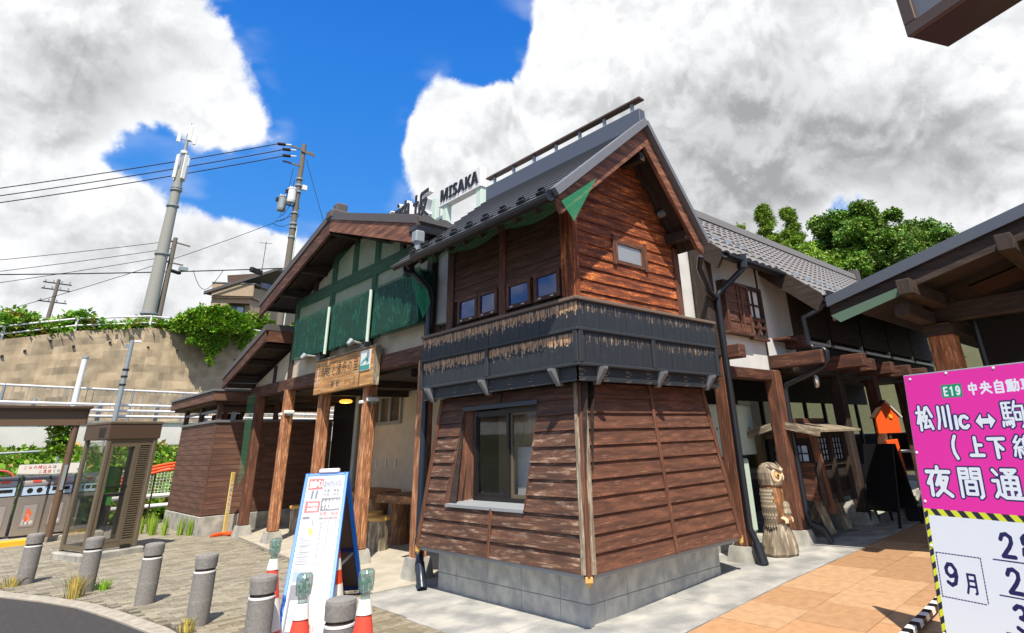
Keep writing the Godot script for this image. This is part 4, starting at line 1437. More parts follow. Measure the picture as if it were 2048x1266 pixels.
		_net_patch(st, [Vector3(4.40, 3.27, b[0]), Vector3(4.64, 3.3, b[0]), Vector3(4.64, 3.3, b[1]), Vector3(4.40, 3.27, b[1])], 3, 8, 0.006, u0, Vector3.DOWN)
		mk("net", st, M.net_green, bo)
	# the loose net drawn over the gable: a thin veil from the tie beam down over studs and plaster
	st = S()
	_net_patch(st, [Vector3(4.595, 3.95, -12.84), Vector3(4.595, 3.95, -7.6), Vector3(4.595, 4.62, -7.6), Vector3(4.595, 4.62, -12.84)], 12, 4, 0.01, Vector2.ZERO, Vector3.LEFT)
	_net_patch(st, [Vector3(4.6, 4.63, -11.6), Vector3(4.6, 4.63, -8.3), Vector3(4.6, 5.2, -9.3), Vector3(4.6, 5.2, -11.0)], 8, 4, 0.01, Vector2.ZERO, Vector3.LEFT)
	mk("net_veil", st, M.net_veil, t)
	st = S()
	_net_patch(st, [Vector3(4.4, 3.3, -7.32), Vector3(4.42, 3.5, -7.16), Vector3(4.2, 4.0, -7.12), Vector3(4.12, 3.95, -7.3)], 6, 6, 0.05, Vector2.ZERO, Vector3.LEFT)
	mk("net_knot", st, M.net_bright, t)
	st = S()
	_net_patch(st, [Vector3(4.5, 0.9, -14.62), Vector3(4.52, 1.2, -14.35), Vector3(4.5, 2.8, -14.3), Vector3(4.48, 2.8, -14.75)], 4, 8, 0.02, Vector2.ZERO, Vector3.LEFT)
	mk("net_tail", st, M.net_veil, t)
	for z in [-10.56, -8.95]:
		pipe("pole", [Vector3(4.38, 3.2, z), Vector3(4.38, 4.05, z)], 0.028, M.meter_white, t, 8)
	_lean_to(t)
	_hall_small()
	_shed()

func _post(p: Vector3, top: float, w: float) -> SurfaceTool:
	var st := S()
	bx(st, Vector3(p.x - w / 2, p.y, p.z - w / 2), Vector3(p.x + w / 2, top, p.z + w / 2), 1, 0.018)
	return st

# a sheet of net between four corners, slightly rumpled
func _net_patch(st: SurfaceTool, c: Array, nu: int, nv: int, amp: float, uo: Vector2, n: Vector3) -> void:
	var g := []
	for j in nv + 1:
		var r := []
		for i in nu + 1:
			var u := float(i) / nu
			var v := float(j) / nv
			var a: Vector3 = c[0]
			var b: Vector3 = c[1]
			var d: Vector3 = c[2]
			var e: Vector3 = c[3]
			var p := a.lerp(b, u).lerp(e.lerp(d, u), v)
			r.append(p + n * amp * R.randf_range(-1, 1) * (1.0 if i > 0 and i < nu and j > 0 and j < nv else 0.0))
		g.append(r)
	for j in nv:
		for i in nu:
			tri(st, g[j][i], g[j][i + 1], g[j + 1][i + 1], n, uo + Vector2(float(i) / nu, float(j) / nv) * 0.6, uo + Vector2(float(i + 1) / nu, float(j) / nv) * 0.6, uo + Vector2(float(i + 1) / nu, float(j + 1) / nv) * 0.6)
			tri(st, g[j][i], g[j + 1][i + 1], g[j + 1][i], n, uo + Vector2(float(i) / nu, float(j) / nv) * 0.6, uo + Vector2(float(i + 1) / nu, float(j + 1) / nv) * 0.6, uo + Vector2(float(i) / nu, float(j + 1) / nv) * 0.6)

# curved roof tiles between two profile points (z, y), courses across x; one joined part
func _tiles(r: Node, p: Vector2, q: Vector2, x0: float, x1: float, right: bool) -> void:
	var st := S()
	var d := (q - p)
	var l := d.length()
	d = d.normalized()
	var nrm := Vector2(-d.y, d.x)
	if nrm.y < 0:
		nrm = -nrm
	var n := int(l / 0.27)
	var cols := int((x1 - x0) / 0.3)
	var seg := 6
	for i in cols:
		for k in n:
			# each tile: a half wave across x, lifted at its lower end
			var lowe := 1.0 if right else 0.0
			for s in seg:
				var f0 := float(s) / seg
				var f1 := float(s + 1) / seg
				var h0 := 0.05 * sin(f0 * PI) + 0.01
				var h1 := 0.05 * sin(f1 * PI) + 0.01
				var xa := x0 + (i + f0) * 0.3
				var xb := x0 + (i + f1) * 0.3
				var a := p + d * (l * k / n)
				var b := p + d * (l * (k + 1) / n + 0.02)
				var la := 0.035 if not right else 0.0
				var lb := 0.035 if right else 0.0
				var A := a + nrm * (h0 + la)
				var B := a + nrm * (h1 + la)
				var C := b + nrm * (h1 + lb)
				var D := b + nrm * (h0 + lb)
				quad(st, Vector3(xa, A.y, A.x), Vector3(xb, B.y, B.x), Vector3(xb, C.y, C.x), Vector3(xa, D.y, D.x), Vector3(0, nrm.y, nrm.x))
				if right:
					var E := b + nrm * -0.01
					quad(st, Vector3(xa, D.y, D.x), Vector3(xb, C.y, C.x), Vector3(xb, E.y, E.x), Vector3(xa, E.y, E.x), Vector3(0, d.y, d.x))
				else:
					var E := a + nrm * -0.01
					quad(st, Vector3(xa, A.y, A.x), Vector3(xb, B.y, B.x), Vector3(xb, E.y, E.x), Vector3(xa, E.y, E.x), Vector3(0, -d.y, -d.x))
	stuff(mk("roof_tiles", st, M.tile_grey, r))

func _lean_to(t: Node) -> void:
	var fr := Transform3D(Basis(Vector3(0, 0, 1), Vector3.UP, Vector3(-1, 0, 0)), Vector3(7.0, 0, 0))
	var a := Vector2(-15.35, 3.22)
	var b := Vector2(-12.9, 3.98)
	var st := S()
	slab(st, fr, PackedVector2Array([a, b, b + Vector2(0, -0.09), a + Vector2(0, -0.09)]), 2.9)
	var r := mk("lean_to_roof", st, M.beam_dark, t)
	_tiles(r, a, b, 4.06, 6.9, false)
	st = S()
	slab(st, Transform3D(fr.basis, Vector3(4.12, 0, 0)), PackedVector2Array([a + Vector2(0, -0.04), b + Vector2(0, -0.04), b + Vector2(0, -0.27), a + Vector2(0, -0.24)]), 0.05)
	mk("bargeboard", st, M.beam_brown, r)
	st = S()
	slab(st, Transform3D(fr.basis, Vector3(4.13, 0, 0)), PackedVector2Array([a + Vector2(-0.03, 0.09), b + Vector2(0.02, 0.09), b + Vector2(0.02, -0.039), a + Vector2(-0.03, -0.039)]), 0.08)
	mk("verge_trim", st, M.tile_dark, r)
	box("end_board", Vector3(4.12, 3.72, -12.9), Vector3(4.64, 3.95, -12.85), M.post_wood, r)
	box("end_trim", Vector3(4.06, 3.951, -12.92), Vector3(4.64, 4.08, -12.84), M.tile_dark, r)
	for z in [-14.9, -14.1, -13.3]:
		box("purlin", Vector3(4.13, 3.12 + (z + 15.0) * 0.31, z - 0.05), Vector3(4.7, 3.22 + (z + 15.0) * 0.31, z + 0.05), M.beam_dark, r)
	box("eave_beam", Vector3(4.12, 3.0, -15.2), Vector3(6.9, 3.1, -15.1), M.beam_dark, r)

func _hall_small() -> void:
	# the carved name board hung on the beam, with a printed plate on its corner
	var im := Image.create(1024, 264, false, Image.FORMAT_RGB8)
	var base: Image = (M.sign_wood.albedo_texture as ImageTexture).get_image().duplicate()
	base.resize(1024, 264)
	im.blit_rect(base, Rect2i(0, 0, 1024, 264), Vector2i.ZERO)
	var ink := C8(48, 36, 28)
	line(im, ["uma", "kago", "to", "yu", "fune", "no", "sato"], 120, 44, Vector2(78, 100), 96, 3.6, ink)
	line(im, ["kami", "saka"], 330, 180, Vector2(52, 60), 90, 2.4, ink)
	line(im, ["ha", "no", "sato"], 560, 182, Vector2(44, 54), 74, 1.6, C8(90, 70, 52))
	for k in 3:
		stroke(im, Vector2(52 + k * 6, 70), Vector2(70 - k * 8, 190), 5.0, [C8(206, 186, 190), C8(196, 120, 110), C8(220, 214, 220)][k])
	stroke(im, Vector2(40, 160), Vector2(62, 214), 4.0, C8(176, 84, 70))
	for k in 3:
		stroke(im, Vector2(24, 20 + k * 14), Vector2(84, 14 + k * 14), 2.2, ink)
	var nb := thing("name_board", "weathered wooden name board lettered in ink, hung over the hall porch", "sign", Vector3(4.53, 2.54, -10.0))
	box("board", Vector3(4.5, 2.54, -11.18), Vector3(4.57, 3.13, -8.87), M.sign_wood, nb, 2, 0.008)
	sheet("lettering", Vector3(4.497, 3.12, -11.17), Vector3(0, 0, 2.29), Vector3(0, -0.57, 0), Vector3.LEFT, print_mat("name_print", im, 0.8), nb)
	for q in [[Vector3(4.485, 3.131, -11.2), Vector3(4.58, 3.155, -8.85)], [Vector3(4.485, 2.53, -8.868), Vector3(4.58, 3.13, -8.845)]]:
		box("edging", q[0], q[1], M.log_grey, nb)
	im = Image.create(160, 200, false, Image.FORMAT_RGB8)
	im.fill(C8(226, 234, 236))
	im.fill_rect(Rect2i(0, 150, 160, 50), C8(60, 160, 150))
	for k in 5:
		stroke(im, Vector2(30 + k * 18, 130 - k * 14), Vector2(60 + k * 18, 100 - k * 8 + k * k * 3), 11.0, C8(70, 168, 158))
	var pl := box("plate", Vector3(4.484, 2.78, -9.36), Vector3(4.494, 3.1, -9.0), M.white, nb)
	sheet("print", Vector3(4.482, 3.09, -9.35), Vector3(0, 0, 0.34), Vector3(0, -0.3, 0), Vector3.LEFT, print_mat("plate_print", im), pl)
	# two spot lamps on arms over the board
	var i := 0
	for z in [-11.2, -9.4]:
		var l := thing("spot_lamp", ["grey spot lamp on a long arm above the name board's left end", "grey spot lamp on a long arm above the name board's right end"][i], "lamp", Vector3(4.62, 3.25, z), "spot lamps over the name board")
		var st := S()
		lathe(st, [Vector2(0.0, -0.06), Vector2(0.085, -0.06), Vector2(0.085, 0.05), Vector2(0.0, 0.07)], 16, Transform3D(Basis(Vector3.BACK, PI / 2), Vector3(4.58, 3.24, z)))
		mk("box_mount", st, M.galv, l)
		pipe("arm", [Vector3(4.52, 3.24, z), Vector3(4.05, 3.16, z + 0.6)], 0.016, M.white, l, 8)
		st = S()
		lathe(st, [Vector2(0.0, -0.07), Vector2(0.035, -0.06), Vector2(0.055, 0.03), Vector2(0.0, 0.05)], 12, Transform3D(Basis(Vector3.BACK, -0.8), Vector3(4.03, 3.14, z + 0.62)))
		mk("head", st, M.galv, l)
		i += 1
	# strip lamps strapped round two posts, a lit dish under the ceiling
	i = 0
	for z in [-12.8, -9.3]:
		var l := thing("post_lamp", ["white lamp bracket round the second porch post from the shed", "white lamp bracket round the porch post right of the name board"][i], "lamp", Vector3(4.62, 2.3, z), "white lamp brackets on the porch posts")
		var st := S()
		bx(st, Vector3(4.56, 2.28, z - 0.16), Vector3(4.6, 2.33, z - 0.02), -1, 0.01)
		bx(st, Vector3(4.57, 2.3, z + 0.09), Vector3(4.78, 2.37, z + 0.14), -1, 0.015)
		mk("holder", st, M.white, l)
		st = S()
		lathe(st, [Vector2(0.0, -0.03), Vector2(0.05, -0.02), Vector2(0.05, 0.0), Vector2(0.0, 0.0)], 12, Transform3D(Basis(), Vector3(4.68, 2.29, z + 0.13)))
		mk("glass_dish", st, M.lens, l)
		i += 1
	var cl := thing("ceiling_lamp", "round warm ceiling lamp glowing under the porch roof", "lamp", Vector3(5.8, 2.6, -12.5))
	var st := S()
	lathe(st, [Vector2(0.0, 0.0), Vector2(0.12, 0.005), Vector2(0.14, 0.04), Vector2(0.1, 0.07), Vector2(0.0, 0.08)], 18, Transform3D(Basis(), Vector3(5.8, 2.52, -12.6)))
	var warm: StandardMaterial3D = M.lamp_warm
	warm.emission_enabled = true
	warm.emission = C8(255, 190, 70)
	warm.emission_energy_multiplier = 0.9
	mk("glowing_dish", st, warm, cl)
	var om := OmniLight3D.new()
	om.name = "ceiling_lamp_light"
	om.position = Vector3(5.8, 2.48, -12.6)
	om.light_color = C8(255, 200, 110)
	om.light_energy = 0.12
	om.omni_range = 12.0
	om.omni_attenuation = 2.0
	om.light_size = 0.1
	om.shadow_enabled = true
	add_child(om)
	# log stools and the slab table
	var stool := own("log_stool", "log stool standing in the sun before the porch table", "stool", Vector3(5.46, 0.02, -10.15), 0.3, "log stools in the porch")
	st = S()
	lathe(st, [Vector2(0.16, 0.0), Vector2(0.165, 0.2), Vector2(0.17, 0.44)], 20, Transform3D(), 0.03)
	mk("log", st, M.log_grey, stool)
	st = S()
	lathe(st, [Vector2(0.17, 0.44), Vector2(0.2, 0.455), Vector2(0.2, 0.49), Vector2(0.185, 0.5), Vector2(0.0, 0.505)], 20, Transform3D(), 0.03)
	mk("seat", st, M.gold_wood, stool)
	copy(stool, Vector3(5.62, 0.02, -13.98), 1.4, "log stool beside the dark door at the porch's far end")
	copy(stool, Vector3(5.75, 0.02, -11.0), 2.2, "log stool in the shade behind the third porch post")
	for k in 2:
		var tb := own("slab_table", ["long slab table on two log legs by the tower", "second slab table further inside the porch"][k], "table", [Vector3(6.1, 0.02, -9.95), Vector3(6.25, 0.02, -12.1)][k], [0.12, -0.1][k], "slab tables in the porch")
		st = S()
		var o := PackedVector2Array()
		for a in 28:
			var f := TAU * a / 28.0
			var e := Vector2(signf(cos(f)) * pow(absf(cos(f)), 0.35) * 0.42, signf(sin(f)) * pow(absf(sin(f)), 0.35) * 0.8)
			o.append(e * (1.0 + 0.03 * sin(f * 5.0 + k)))
		slab(st, Transform3D(Basis(Vector3.RIGHT, PI / 2), Vector3(0, 0.8, 0)), o, 0.12)
		mk("table_top", st, M.log_brown, tb)
		for s in [-0.52, 0.55]:
			st = S()
			lathe(st, [Vector2(0.2, 0.0), Vector2(0.16, 0.12), Vector2(0.15, 0.5), Vector2(0.17, 0.68)], 18, Transform3D(Basis(), Vector3(0, 0, s)), 0.06)
			mk("leg", st, M.log_brown, tb)
	# thin post sign on an orange foot
	var ps := own("post_sign", "thin yellow post sign with red writing on an orange cross foot", "sign", Vector3(4.5, 0.0, -15.02), 0.4)
	st = S()
	bar(st, Vector3(-0.3, 0.03, 0), Vector3(0.3, 0.03, 0), 0.09, 0.05, Vector3.UP, 0.01)
	bar(st, Vector3(0, 0.028, -0.22), Vector3(0, 0.028, 0.22), 0.09, 0.046, Vector3.UP, 0.01)
	mk("foot", st, M.orange, ps)
	st = S()
	bx(st, Vector3(-0.045, 0.05, -0.012), Vector3(0.045, 1.22, 0.012), 1, 0.004)
	mk("post", st, M.yellow_pale, ps)
	im = Image.create(32, 320, false, Image.FORMAT_RGB8)
	im.fill(C8(224, 198, 120))
	im.fill_rect(Rect2i(6, 60, 20, 200), C8(232, 226, 214))
	line(im, ["no"], 7, 66, Vector2(18, 26), 0, 1.4, C8(190, 50, 50))
	for k in 5:
		line(im, [["ha", "mi", "ku", "da", "ko"][k]], 7, 98 + k * 32, Vector2(18, 26), 0, 1.4, C8(190, 50, 50) if k % 2 else C8(50, 60, 120))
	sheet("print", Vector3(-0.04, 1.2, 0.014), Vector3(0.08, 0, 0), Vector3(0, -0.95, 0), Vector3.BACK, print_mat("post_print", im), ps)

func _shed() -> void:
	var t := thing("side_shed", "low shed clad in brown horizontal boards on a concrete plinth", "shed", Vector3(5.3, 0, -16.9))
	var x0 := 4.09
	var z0 := -15.42
	var z1 := -18.35
	var st := S()
	box("plinth", Vector3(x0 - 0.03, -0.1, z1), Vector3(6.85, 0.36, z0 + 0.03), M.concrete, t, -1, 0.01)
	box("core", Vector3(x0 + 0.03, 0.36, z1 + 0.02), Vector3(6.8, 2.24, z0 - 0.03), M.dark_wall, t)
	var n := 17
	for k in n:
		var a := 0.38 + k * 0.111
		st = S()
		lap(st, Vector3(x0 + 0.03, a, z1), Vector3(x0 + 0.03, a, z0), Vector3(x0 + 0.03, a + 0.11, z0), Vector3(x0 + 0.03, a + 0.11, z1), Vector3.LEFT, 0.03, 0.026)
		mk("siding_board", st, M.siding, t)
		for s in [[x0 + 0.001, 5.2], [5.204, 6.8]]:
			st = S()
			lap(st, Vector3(s[0], a, z0 - 0.03), Vector3(s[1], a, z0 - 0.03), Vector3(s[1], a + 0.11, z0 - 0.03), Vector3(s[0], a + 0.11, z0 - 0.03), Vector3.BACK, 0.03, 0.026)
			mk("siding_board", st, M.siding, t)
	box("corner_trim", Vector3(x0 - 0.006, 0.37, z0 - 0.03), Vector3(x0 + 0.03, 2.26, z0 + 0.006), M.siding, t, 1)
	box("wall_cap", Vector3(x0 - 0.03, 2.268, z1 - 0.02), Vector3(6.8, 2.32, z0 + 0.03), M.trim_metal, t)
	# the open band under the roof with its posts, slats and stored boards
	for p in [[x0 + 0.06, z0 - 0.06], [x0 + 0.06, z1 + 0.06], [x0 + 0.06, -16.9], [5.4, z0 - 0.06]]:
		box("band_post", Vector3(p[0] - 0.05, 2.32, p[1] - 0.05), Vector3(p[0] + 0.05, 2.72, p[1] + 0.05), M.siding, t, 1)
	box("band_slat", Vector3(x0 + 0.02, 2.5, z1 + 0.05), Vector3(x0 + 0.05, 2.55, z0 - 0.1), M.trim_metal, t)
	box("band_slat", Vector3(x0 + 0.1, 2.5, z0 - 0.05), Vector3(6.7, 2.6, z0 - 0.02), M.rust_brown, t)
	for k in 3:
		beam("stored_board", Vector3(x0 + 0.25 + k * 0.16, 2.32, z0 - 0.25), Vector3(x0 + 0.2 + k * 0.2, 2.6, z0 - 0.12), 0.1, 0.03, [M.post_wood, M.white_wall, M.rust_brown][k], t)
	box("shelf_box", Vector3(4.4, 2.32, -17.0), Vector3(4.8, 2.5, -16.2), M.dark_wall, t)
	# roof slab with stepped fascia
	st = S()
	bx(st, Vector3(x0 - 0.18, 2.72, z1 - 0.75), Vector3(7.0, 2.93, z0 + 0.18), -1, 0.01)
	mk("roof", st, M.siding, t)
	box("roof_cap", Vector3(x0 - 0.21, 2.932, z1 - 0.78), Vector3(7.0, 2.975, z0 + 0.21), M.trim_metal, t)
	box("fascia_strip", Vector3(x0 - 0.1, 2.66, z1 - 0.6), Vector3(6.9, 2.718, z0 + 0.1), M.beam_brown, t)

# ---------------------------------------------------------------- the white shop wing with its arcade
func _wing() -> void:
	var t := thing("shop_wing", "white plastered shop wing with shuttered window and wavy grey tile roof", "building", Vector3(9.5, 0, -5.0))
	var st := S()
	var wz := -4.45
	# plaster bays, corner post above, posts below
	box("white_wall", Vector3(7.46, 2.5, wz - 0.1), Vector3(8.84, 4.35, wz), M.white_wall, t)
	box("white_wall", Vector3(8.88, 2.72, wz - 0.1), Vector3(10.0, 4.35, wz - 0.002), M.white_wall, t)
	box("wall_seam", Vector3(8.838, 2.5, wz - 0.06), Vector3(8.882, 4.3, wz + 0.012), M.beam_dark, t)
	box("corner_post", Vector3(7.22, 2.62, wz - 0.16), Vector3(7.46, 4.3, wz + 0.05), M.beam_dark, t, 1, 0.01)
	box("wall_post", Vector3(9.9, 2.5, wz - 0.12), Vector3(10.12, 4.2, wz + 0.03), M.beam_dark, t, 1, 0.01)
	var posts := [[7.5, wz - 0.04, 2.62, "post_wood"], [8.86, wz + 0.02, 2.5, "post_wood"], [10.9, -4.3, 2.62, "beam_dark"], [12.6, -4.3, 2.62, "post_wood"], [14.3, -4.3, 2.62, "post_wood"], [16.2, -4.3, 2.62, "post_wood"]]
	for p in posts:
		var g := gy(p[0])
		var o := mk("post", _post(Vector3(p[0], g + 0.17, p[1]), p[2], 0.2), M[p[3]], t)
		st = S()
		_plinth_stone(st, Vector3(p[0], g, p[1]), 0.18, 0.19, 0.14)
		mk("post_stone", st, M.concrete, o)
	box("lintel", Vector3(7.6, 2.35, wz - 0.12), Vector3(8.9, 2.5, wz + 0.06), M.beam_brown, t, 0, 0.01)
	# beams that run out through the wall, ends bare
	for b in [[7.5, -4.12, 2.58, 0.18], [8.98, -3.63, 2.53, 0.2], [9.98, -3.42, 2.52, 0.2], [10.92, -3.62, 2.52, 0.2], [11.85, -3.62, 2.52, 0.2], [12.8, -3.62, 2.52, 0.2], [13.8, -3.62, 2.52, 0.2]]:
		box("beam", Vector3(b[0] - 0.09, b[2], -4.9), Vector3(b[0] + 0.09, b[2] + b[3], b[1]), M.beam_brown, t, 2, 0.012)
	box("small_beam", Vector3(9.52, 2.88, -4.5), Vector3(9.72, 3.08, -4.16), M.beam_brown, t, 2, 0.01)
	box("beam_hood", Vector3(9.1, 2.98, -4.5), Vector3(9.6, 3.02, -4.2), M.beam_brown, t)
	# arcade ceiling, long plate beam, back wall of shop glass
	box("ceiling", Vector3(6.8, 2.74, -6.6), Vector3(18.4, 2.8, -4.56), M.beam_dark, t)
	box("plate_beam", Vector3(9.05, 2.48, -4.42), Vector3(18.4, 2.72, -4.22), M.beam_dark, t, 0, 0.01)
	for k in 5:
		box("board_panel", Vector3(10.14 + k * 1.62, 3.2, -4.62), Vector3(11.7 + k * 1.62, 4.0, -4.55), M.beam_dark, t)
		box("panel_trim", Vector3(10.2 + k * 1.62, 3.08, -4.6), Vector3(11.64 + k * 1.62, 3.13, -4.54), M.white_gloss, t)
		box("panel_end", Vector3(11.6 + k * 1.62, 3.131, -4.6), Vector3(11.64 + k * 1.62, 3.22, -4.54), M.white_gloss, t)
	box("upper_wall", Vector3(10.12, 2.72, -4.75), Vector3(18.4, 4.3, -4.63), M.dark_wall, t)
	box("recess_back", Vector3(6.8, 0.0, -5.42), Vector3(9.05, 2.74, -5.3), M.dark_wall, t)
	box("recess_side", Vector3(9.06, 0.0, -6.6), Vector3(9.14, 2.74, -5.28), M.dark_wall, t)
	box("shop_sill", Vector3(9.14, 0.1, -6.6), Vector3(18.4, 0.75, -6.5), M.dark_wall, t)
	box("shop_head", Vector3(9.14, 2.25, -6.6), Vector3(18.4, 2.74, -6.5), M.dark_wall, t)
	box("shop_back", Vector3(9.14, 0.1, -9.6), Vector3(18.4, 2.74, -9.5), M.dark_wall, t)
	box("shop_floor", Vector3(9.14, 0.1, -9.5), Vector3(18.4, 0.3, -6.6), M.dark_wall, t)
	for k in 9:
		var x := 9.2 + k * 1.05
		box("mullion", Vector3(x - 0.03, 0.75, -6.58), Vector3(x + 0.03, 2.25, -6.5), M.alu_dark, t)
		sheet("pane", Vector3(x + 0.03, 2.25, -6.54), Vector3(0.99, 0, 0), Vector3(0, -1.5, 0), Vector3.BACK, M.pane, t)
	for k in 5:
		box("shop_shelf", Vector3(9.6 + k * 1.7, 0.3, -7.6), Vector3(10.5 + k * 1.7, 1.3 + 0.2 * (k % 3), -7.2), [M.gold_wood, M.rust_brown, M.frond_pale][k % 3], t)
	# shuttered window
	var sh := mk("shutter", _frame_box(Vector3(7.6, 2.96, wz), Vector3(8.3, 3.74, wz + 0.13), 0.05, 2), M.beam_brown, t)
	for k in 5:
		st = S()
		var a := 3.01 + k * 0.136
		lap(st, Vector3(7.65, a, wz + 0.1), Vector3(8.25, a, wz + 0.1), Vector3(8.25, a + 0.135, wz + 0.1), Vector3(7.65, a + 0.135, wz + 0.1), Vector3.BACK, 0.016, 0.004)
		mk("shutter_board", st, M.board_red, sh)
	for x in [7.96, 8.06]:
		box("shutter_bar", Vector3(x, 3.01, wz + 0.116), Vector3(x + 0.03, 3.69, wz + 0.128), M.post_wood, sh, 1)
	var w := mk("window", _frame_box(Vector3(8.3, 2.96, wz), Vector3(8.8, 3.76, wz + 0.09), 0.05, 2), M.beam_dark, t)
	sheet("paper_pane", Vector3(8.35, 3.71, wz + 0.03), Vector3(0.4, 0, 0), Vector3(0, -0.7, 0), Vector3.BACK, M.white_gloss, w)
	for q in [[8.54, 3.26, 8.56, 3.71], [8.35, 3.47, 8.75, 3.49]]:
		box("muntin", Vector3(q[0], q[1], wz + 0.03), Vector3(q[2], q[3], wz + 0.06), M.beam_dark, w)
	for q in [[8.35, 3.22, 8.75, 3.27], [8.35, 3.1, 8.75, 3.14], [8.53, 3.01, 8.57, 3.219], [8.32, 2.93, 8.82, 2.96]]:
		box("lattice", Vector3(q[0], q[1], wz + 0.031), Vector3(q[2], q[3], wz + 0.1), M.beam_brown, w)
	# wavy tile roof: eave over the wall, then a longer one over the arcade
	var sl := 0.87
	var ridge := Vector2(-6.1, 4.11 + 0.87 * 1.9)
	for q in [[7.28, 9.0, -4.1], [9.0, 18.4, -3.5]]:
		var p := Vector2(q[2], 4.11 + sl * (-4.2 - q[2]))
		st = S()
		var d := (ridge - p).normalized()
		var o := Vector2(d.y, -d.x) * 0.08
		if o.y > 0:
			o = -o
		slab(st, Transform3D(Basis(Vector3(0, 0, 1), Vector3.UP, Vector3(-1, 0, 0)), Vector3(q[1], 0, 0)), PackedVector2Array([p, ridge, ridge + o, p + o]), q[1] - q[0])
		var r := mk("roof", st, M.beam_dark, t)
		_wave(r, p, ridge, q[0], q[1])
		st = S()
		slab(st, Transform3D(Basis(Vector3(0, 0, 1), Vector3.UP, Vector3(-1, 0, 0)), Vector3(q[0] + 0.05, 0, 0)), PackedVector2Array([p + Vector2(0, 0.06), ridge + Vector2(0, 0.06), ridge + Vector2(0, -0.26), p + Vector2(-0.1, -0.2), p + Vector2(0.0, -0.05)]), 0.06)
		mk("bargeboard", st, M.beam_dark, r)
		# gutter
		st = S()
		var gx: float = q[1] if q[0] < 8.0 else 12.2
		for k in 6:
			var a := PI + PI * k / 6.0
			var b := PI + PI * (k + 1) / 6.0
			var c := Vector3(q[0], p.y - 0.03, p.x + 0.06)
			for rr in [0.06, 0.054]:
				var pa = c + Vector3(0, sin(a), cos(a)) * rr
				var pb = c + Vector3(0, sin(b), cos(b)) * rr
				var e := Vector3(gx - q[0], 0, 0)
				quad(st, pa, pb, pb + e, pa + e, ((pa + pb) * 0.5 - c) * (1.0 if rr > 0.055 else -1.0))
		mk("gutter", st, M.gutter_black, t)
	st = S()
	slab(st, Transform3D(Basis(Vector3(0, 0, 1), Vector3.UP, Vector3(-1, 0, 0)), Vector3(18.4, 0, 0)), PackedVector2Array([ridge + Vector2(-0.12, 0.0), ridge + Vector2(-0.1, 0.16), ridge + Vector2(0.1, 0.16), ridge + Vector2(0.12, 0.0)]), 11.1)
	mk("ridge_cap", st, M.tile_grey, t)
	box("ridge_end", Vector3(18.2, ridge.y - 0.05, -6.25), Vector3(18.5, ridge.y + 0.3, -5.95), M.tile_dark, t)
	st = S()
	quad(st, Vector3(7.28, ridge.y, ridge.x), Vector3(18.4, ridge.y, ridge.x), Vector3(18.4, 3.6, -8.6), Vector3(7.28, 3.6, -8.6), Vector3(0, 0.8, -0.6))
	mk("roof_back", st, M.tile_grey, t)
	for k in 9:
		var first := k < 4
		var x := (7.55 + k * 0.42) if first else (9.3 + (k - 4) * 0.42)
		var z := -4.62 if first else -4.0
		var y := 4.11 + sl * (-4.2 - z) + 0.06
		st = S()
		bar(st, Vector3(x, y + 0.02, z), Vector3(x + 0.2, y + 0.02, z + 0.0), 0.02, 0.07)
		bar(st, Vector3(x + 0.02, y, z - 0.14), Vector3(x + 0.02, y + 0.05, z), 0.03, 0.02)
		bar(st, Vector3(x + 0.18, y, z - 0.14), Vector3(x + 0.18, y + 0.05, z), 0.03, 0.02)
		mk("snow_guard", st, M.galv, t)
	# downpipes
	st = S()
	tube(st, [Vector3(7.72, 4.0, -4.04), Vector3(7.72, 3.84, -4.06), Vector3(7.68, 3.78, -4.12), Vector3(7.45, 3.5, -4.34), Vector3(7.42, 3.42, -4.35), Vector3(7.42, 0.5, -4.34), Vector3(7.4, 0.3, -4.24), Vector3(7.38, 0.13, -4.2)], 0.042, 12)
	tube(st, [Vector3(6.75, 3.88, -4.12), Vector3(6.8, 3.74, -4.2), Vector3(7.2, 3.5, -4.34), Vector3(7.42, 3.42, -4.35)], 0.04, 10)
	tube(st, [Vector3(7.72, 4.06, -4.04), Vector3(7.72, 3.86, -4.05)], 0.075, 12)
	tube(st, [Vector3(7.4, 0.34, -4.26), Vector3(7.38, 0.12, -4.19)], 0.06, 12)
	mk("downpipe", st, M.gutter_black, t)
	st = S()
	tube(st, [Vector3(9.2, 3.5, -3.5), Vector3(9.05, 3.33, -3.6), Vector3(9.0, 3.24, -3.84), Vector3(9.0, 2.86, -3.84), Vector3(9.0, 2.77, -3.78), Vector3(9.0, 2.76, -3.66), Vector3(9.0, 2.7, -3.6), Vector3(9.0, 2.58, -3.6), Vector3(9.0, 2.5, -3.66), Vector3(9.0, 2.28, -4.3), Vector3(8.99, 2.2, -4.33), Vector3(8.93, 0.5, -4.3), Vector3(8.93, 0.4, -4.26), Vector3(8.96, 0.34, -4.1), Vector3(8.97, 0.17, -4.02)], 0.04, 12)
	tube(st, [Vector3(9.22, 3.6, -3.44), Vector3(9.2, 3.48, -3.5)], 0.07, 12)
	mk("downpipe", st, M.gutter_black, t)
	# white cabinets in the recess behind the first post
	var i := 0
	for c in [[8.79, 9.055, 1.3, 2.04, "narrow white wall cabinet hidden half behind the post in the recess"], [8.02, 8.45, 1.3, 2.02, "narrow white cabinet between tower and first arcade post"]]:
		pass
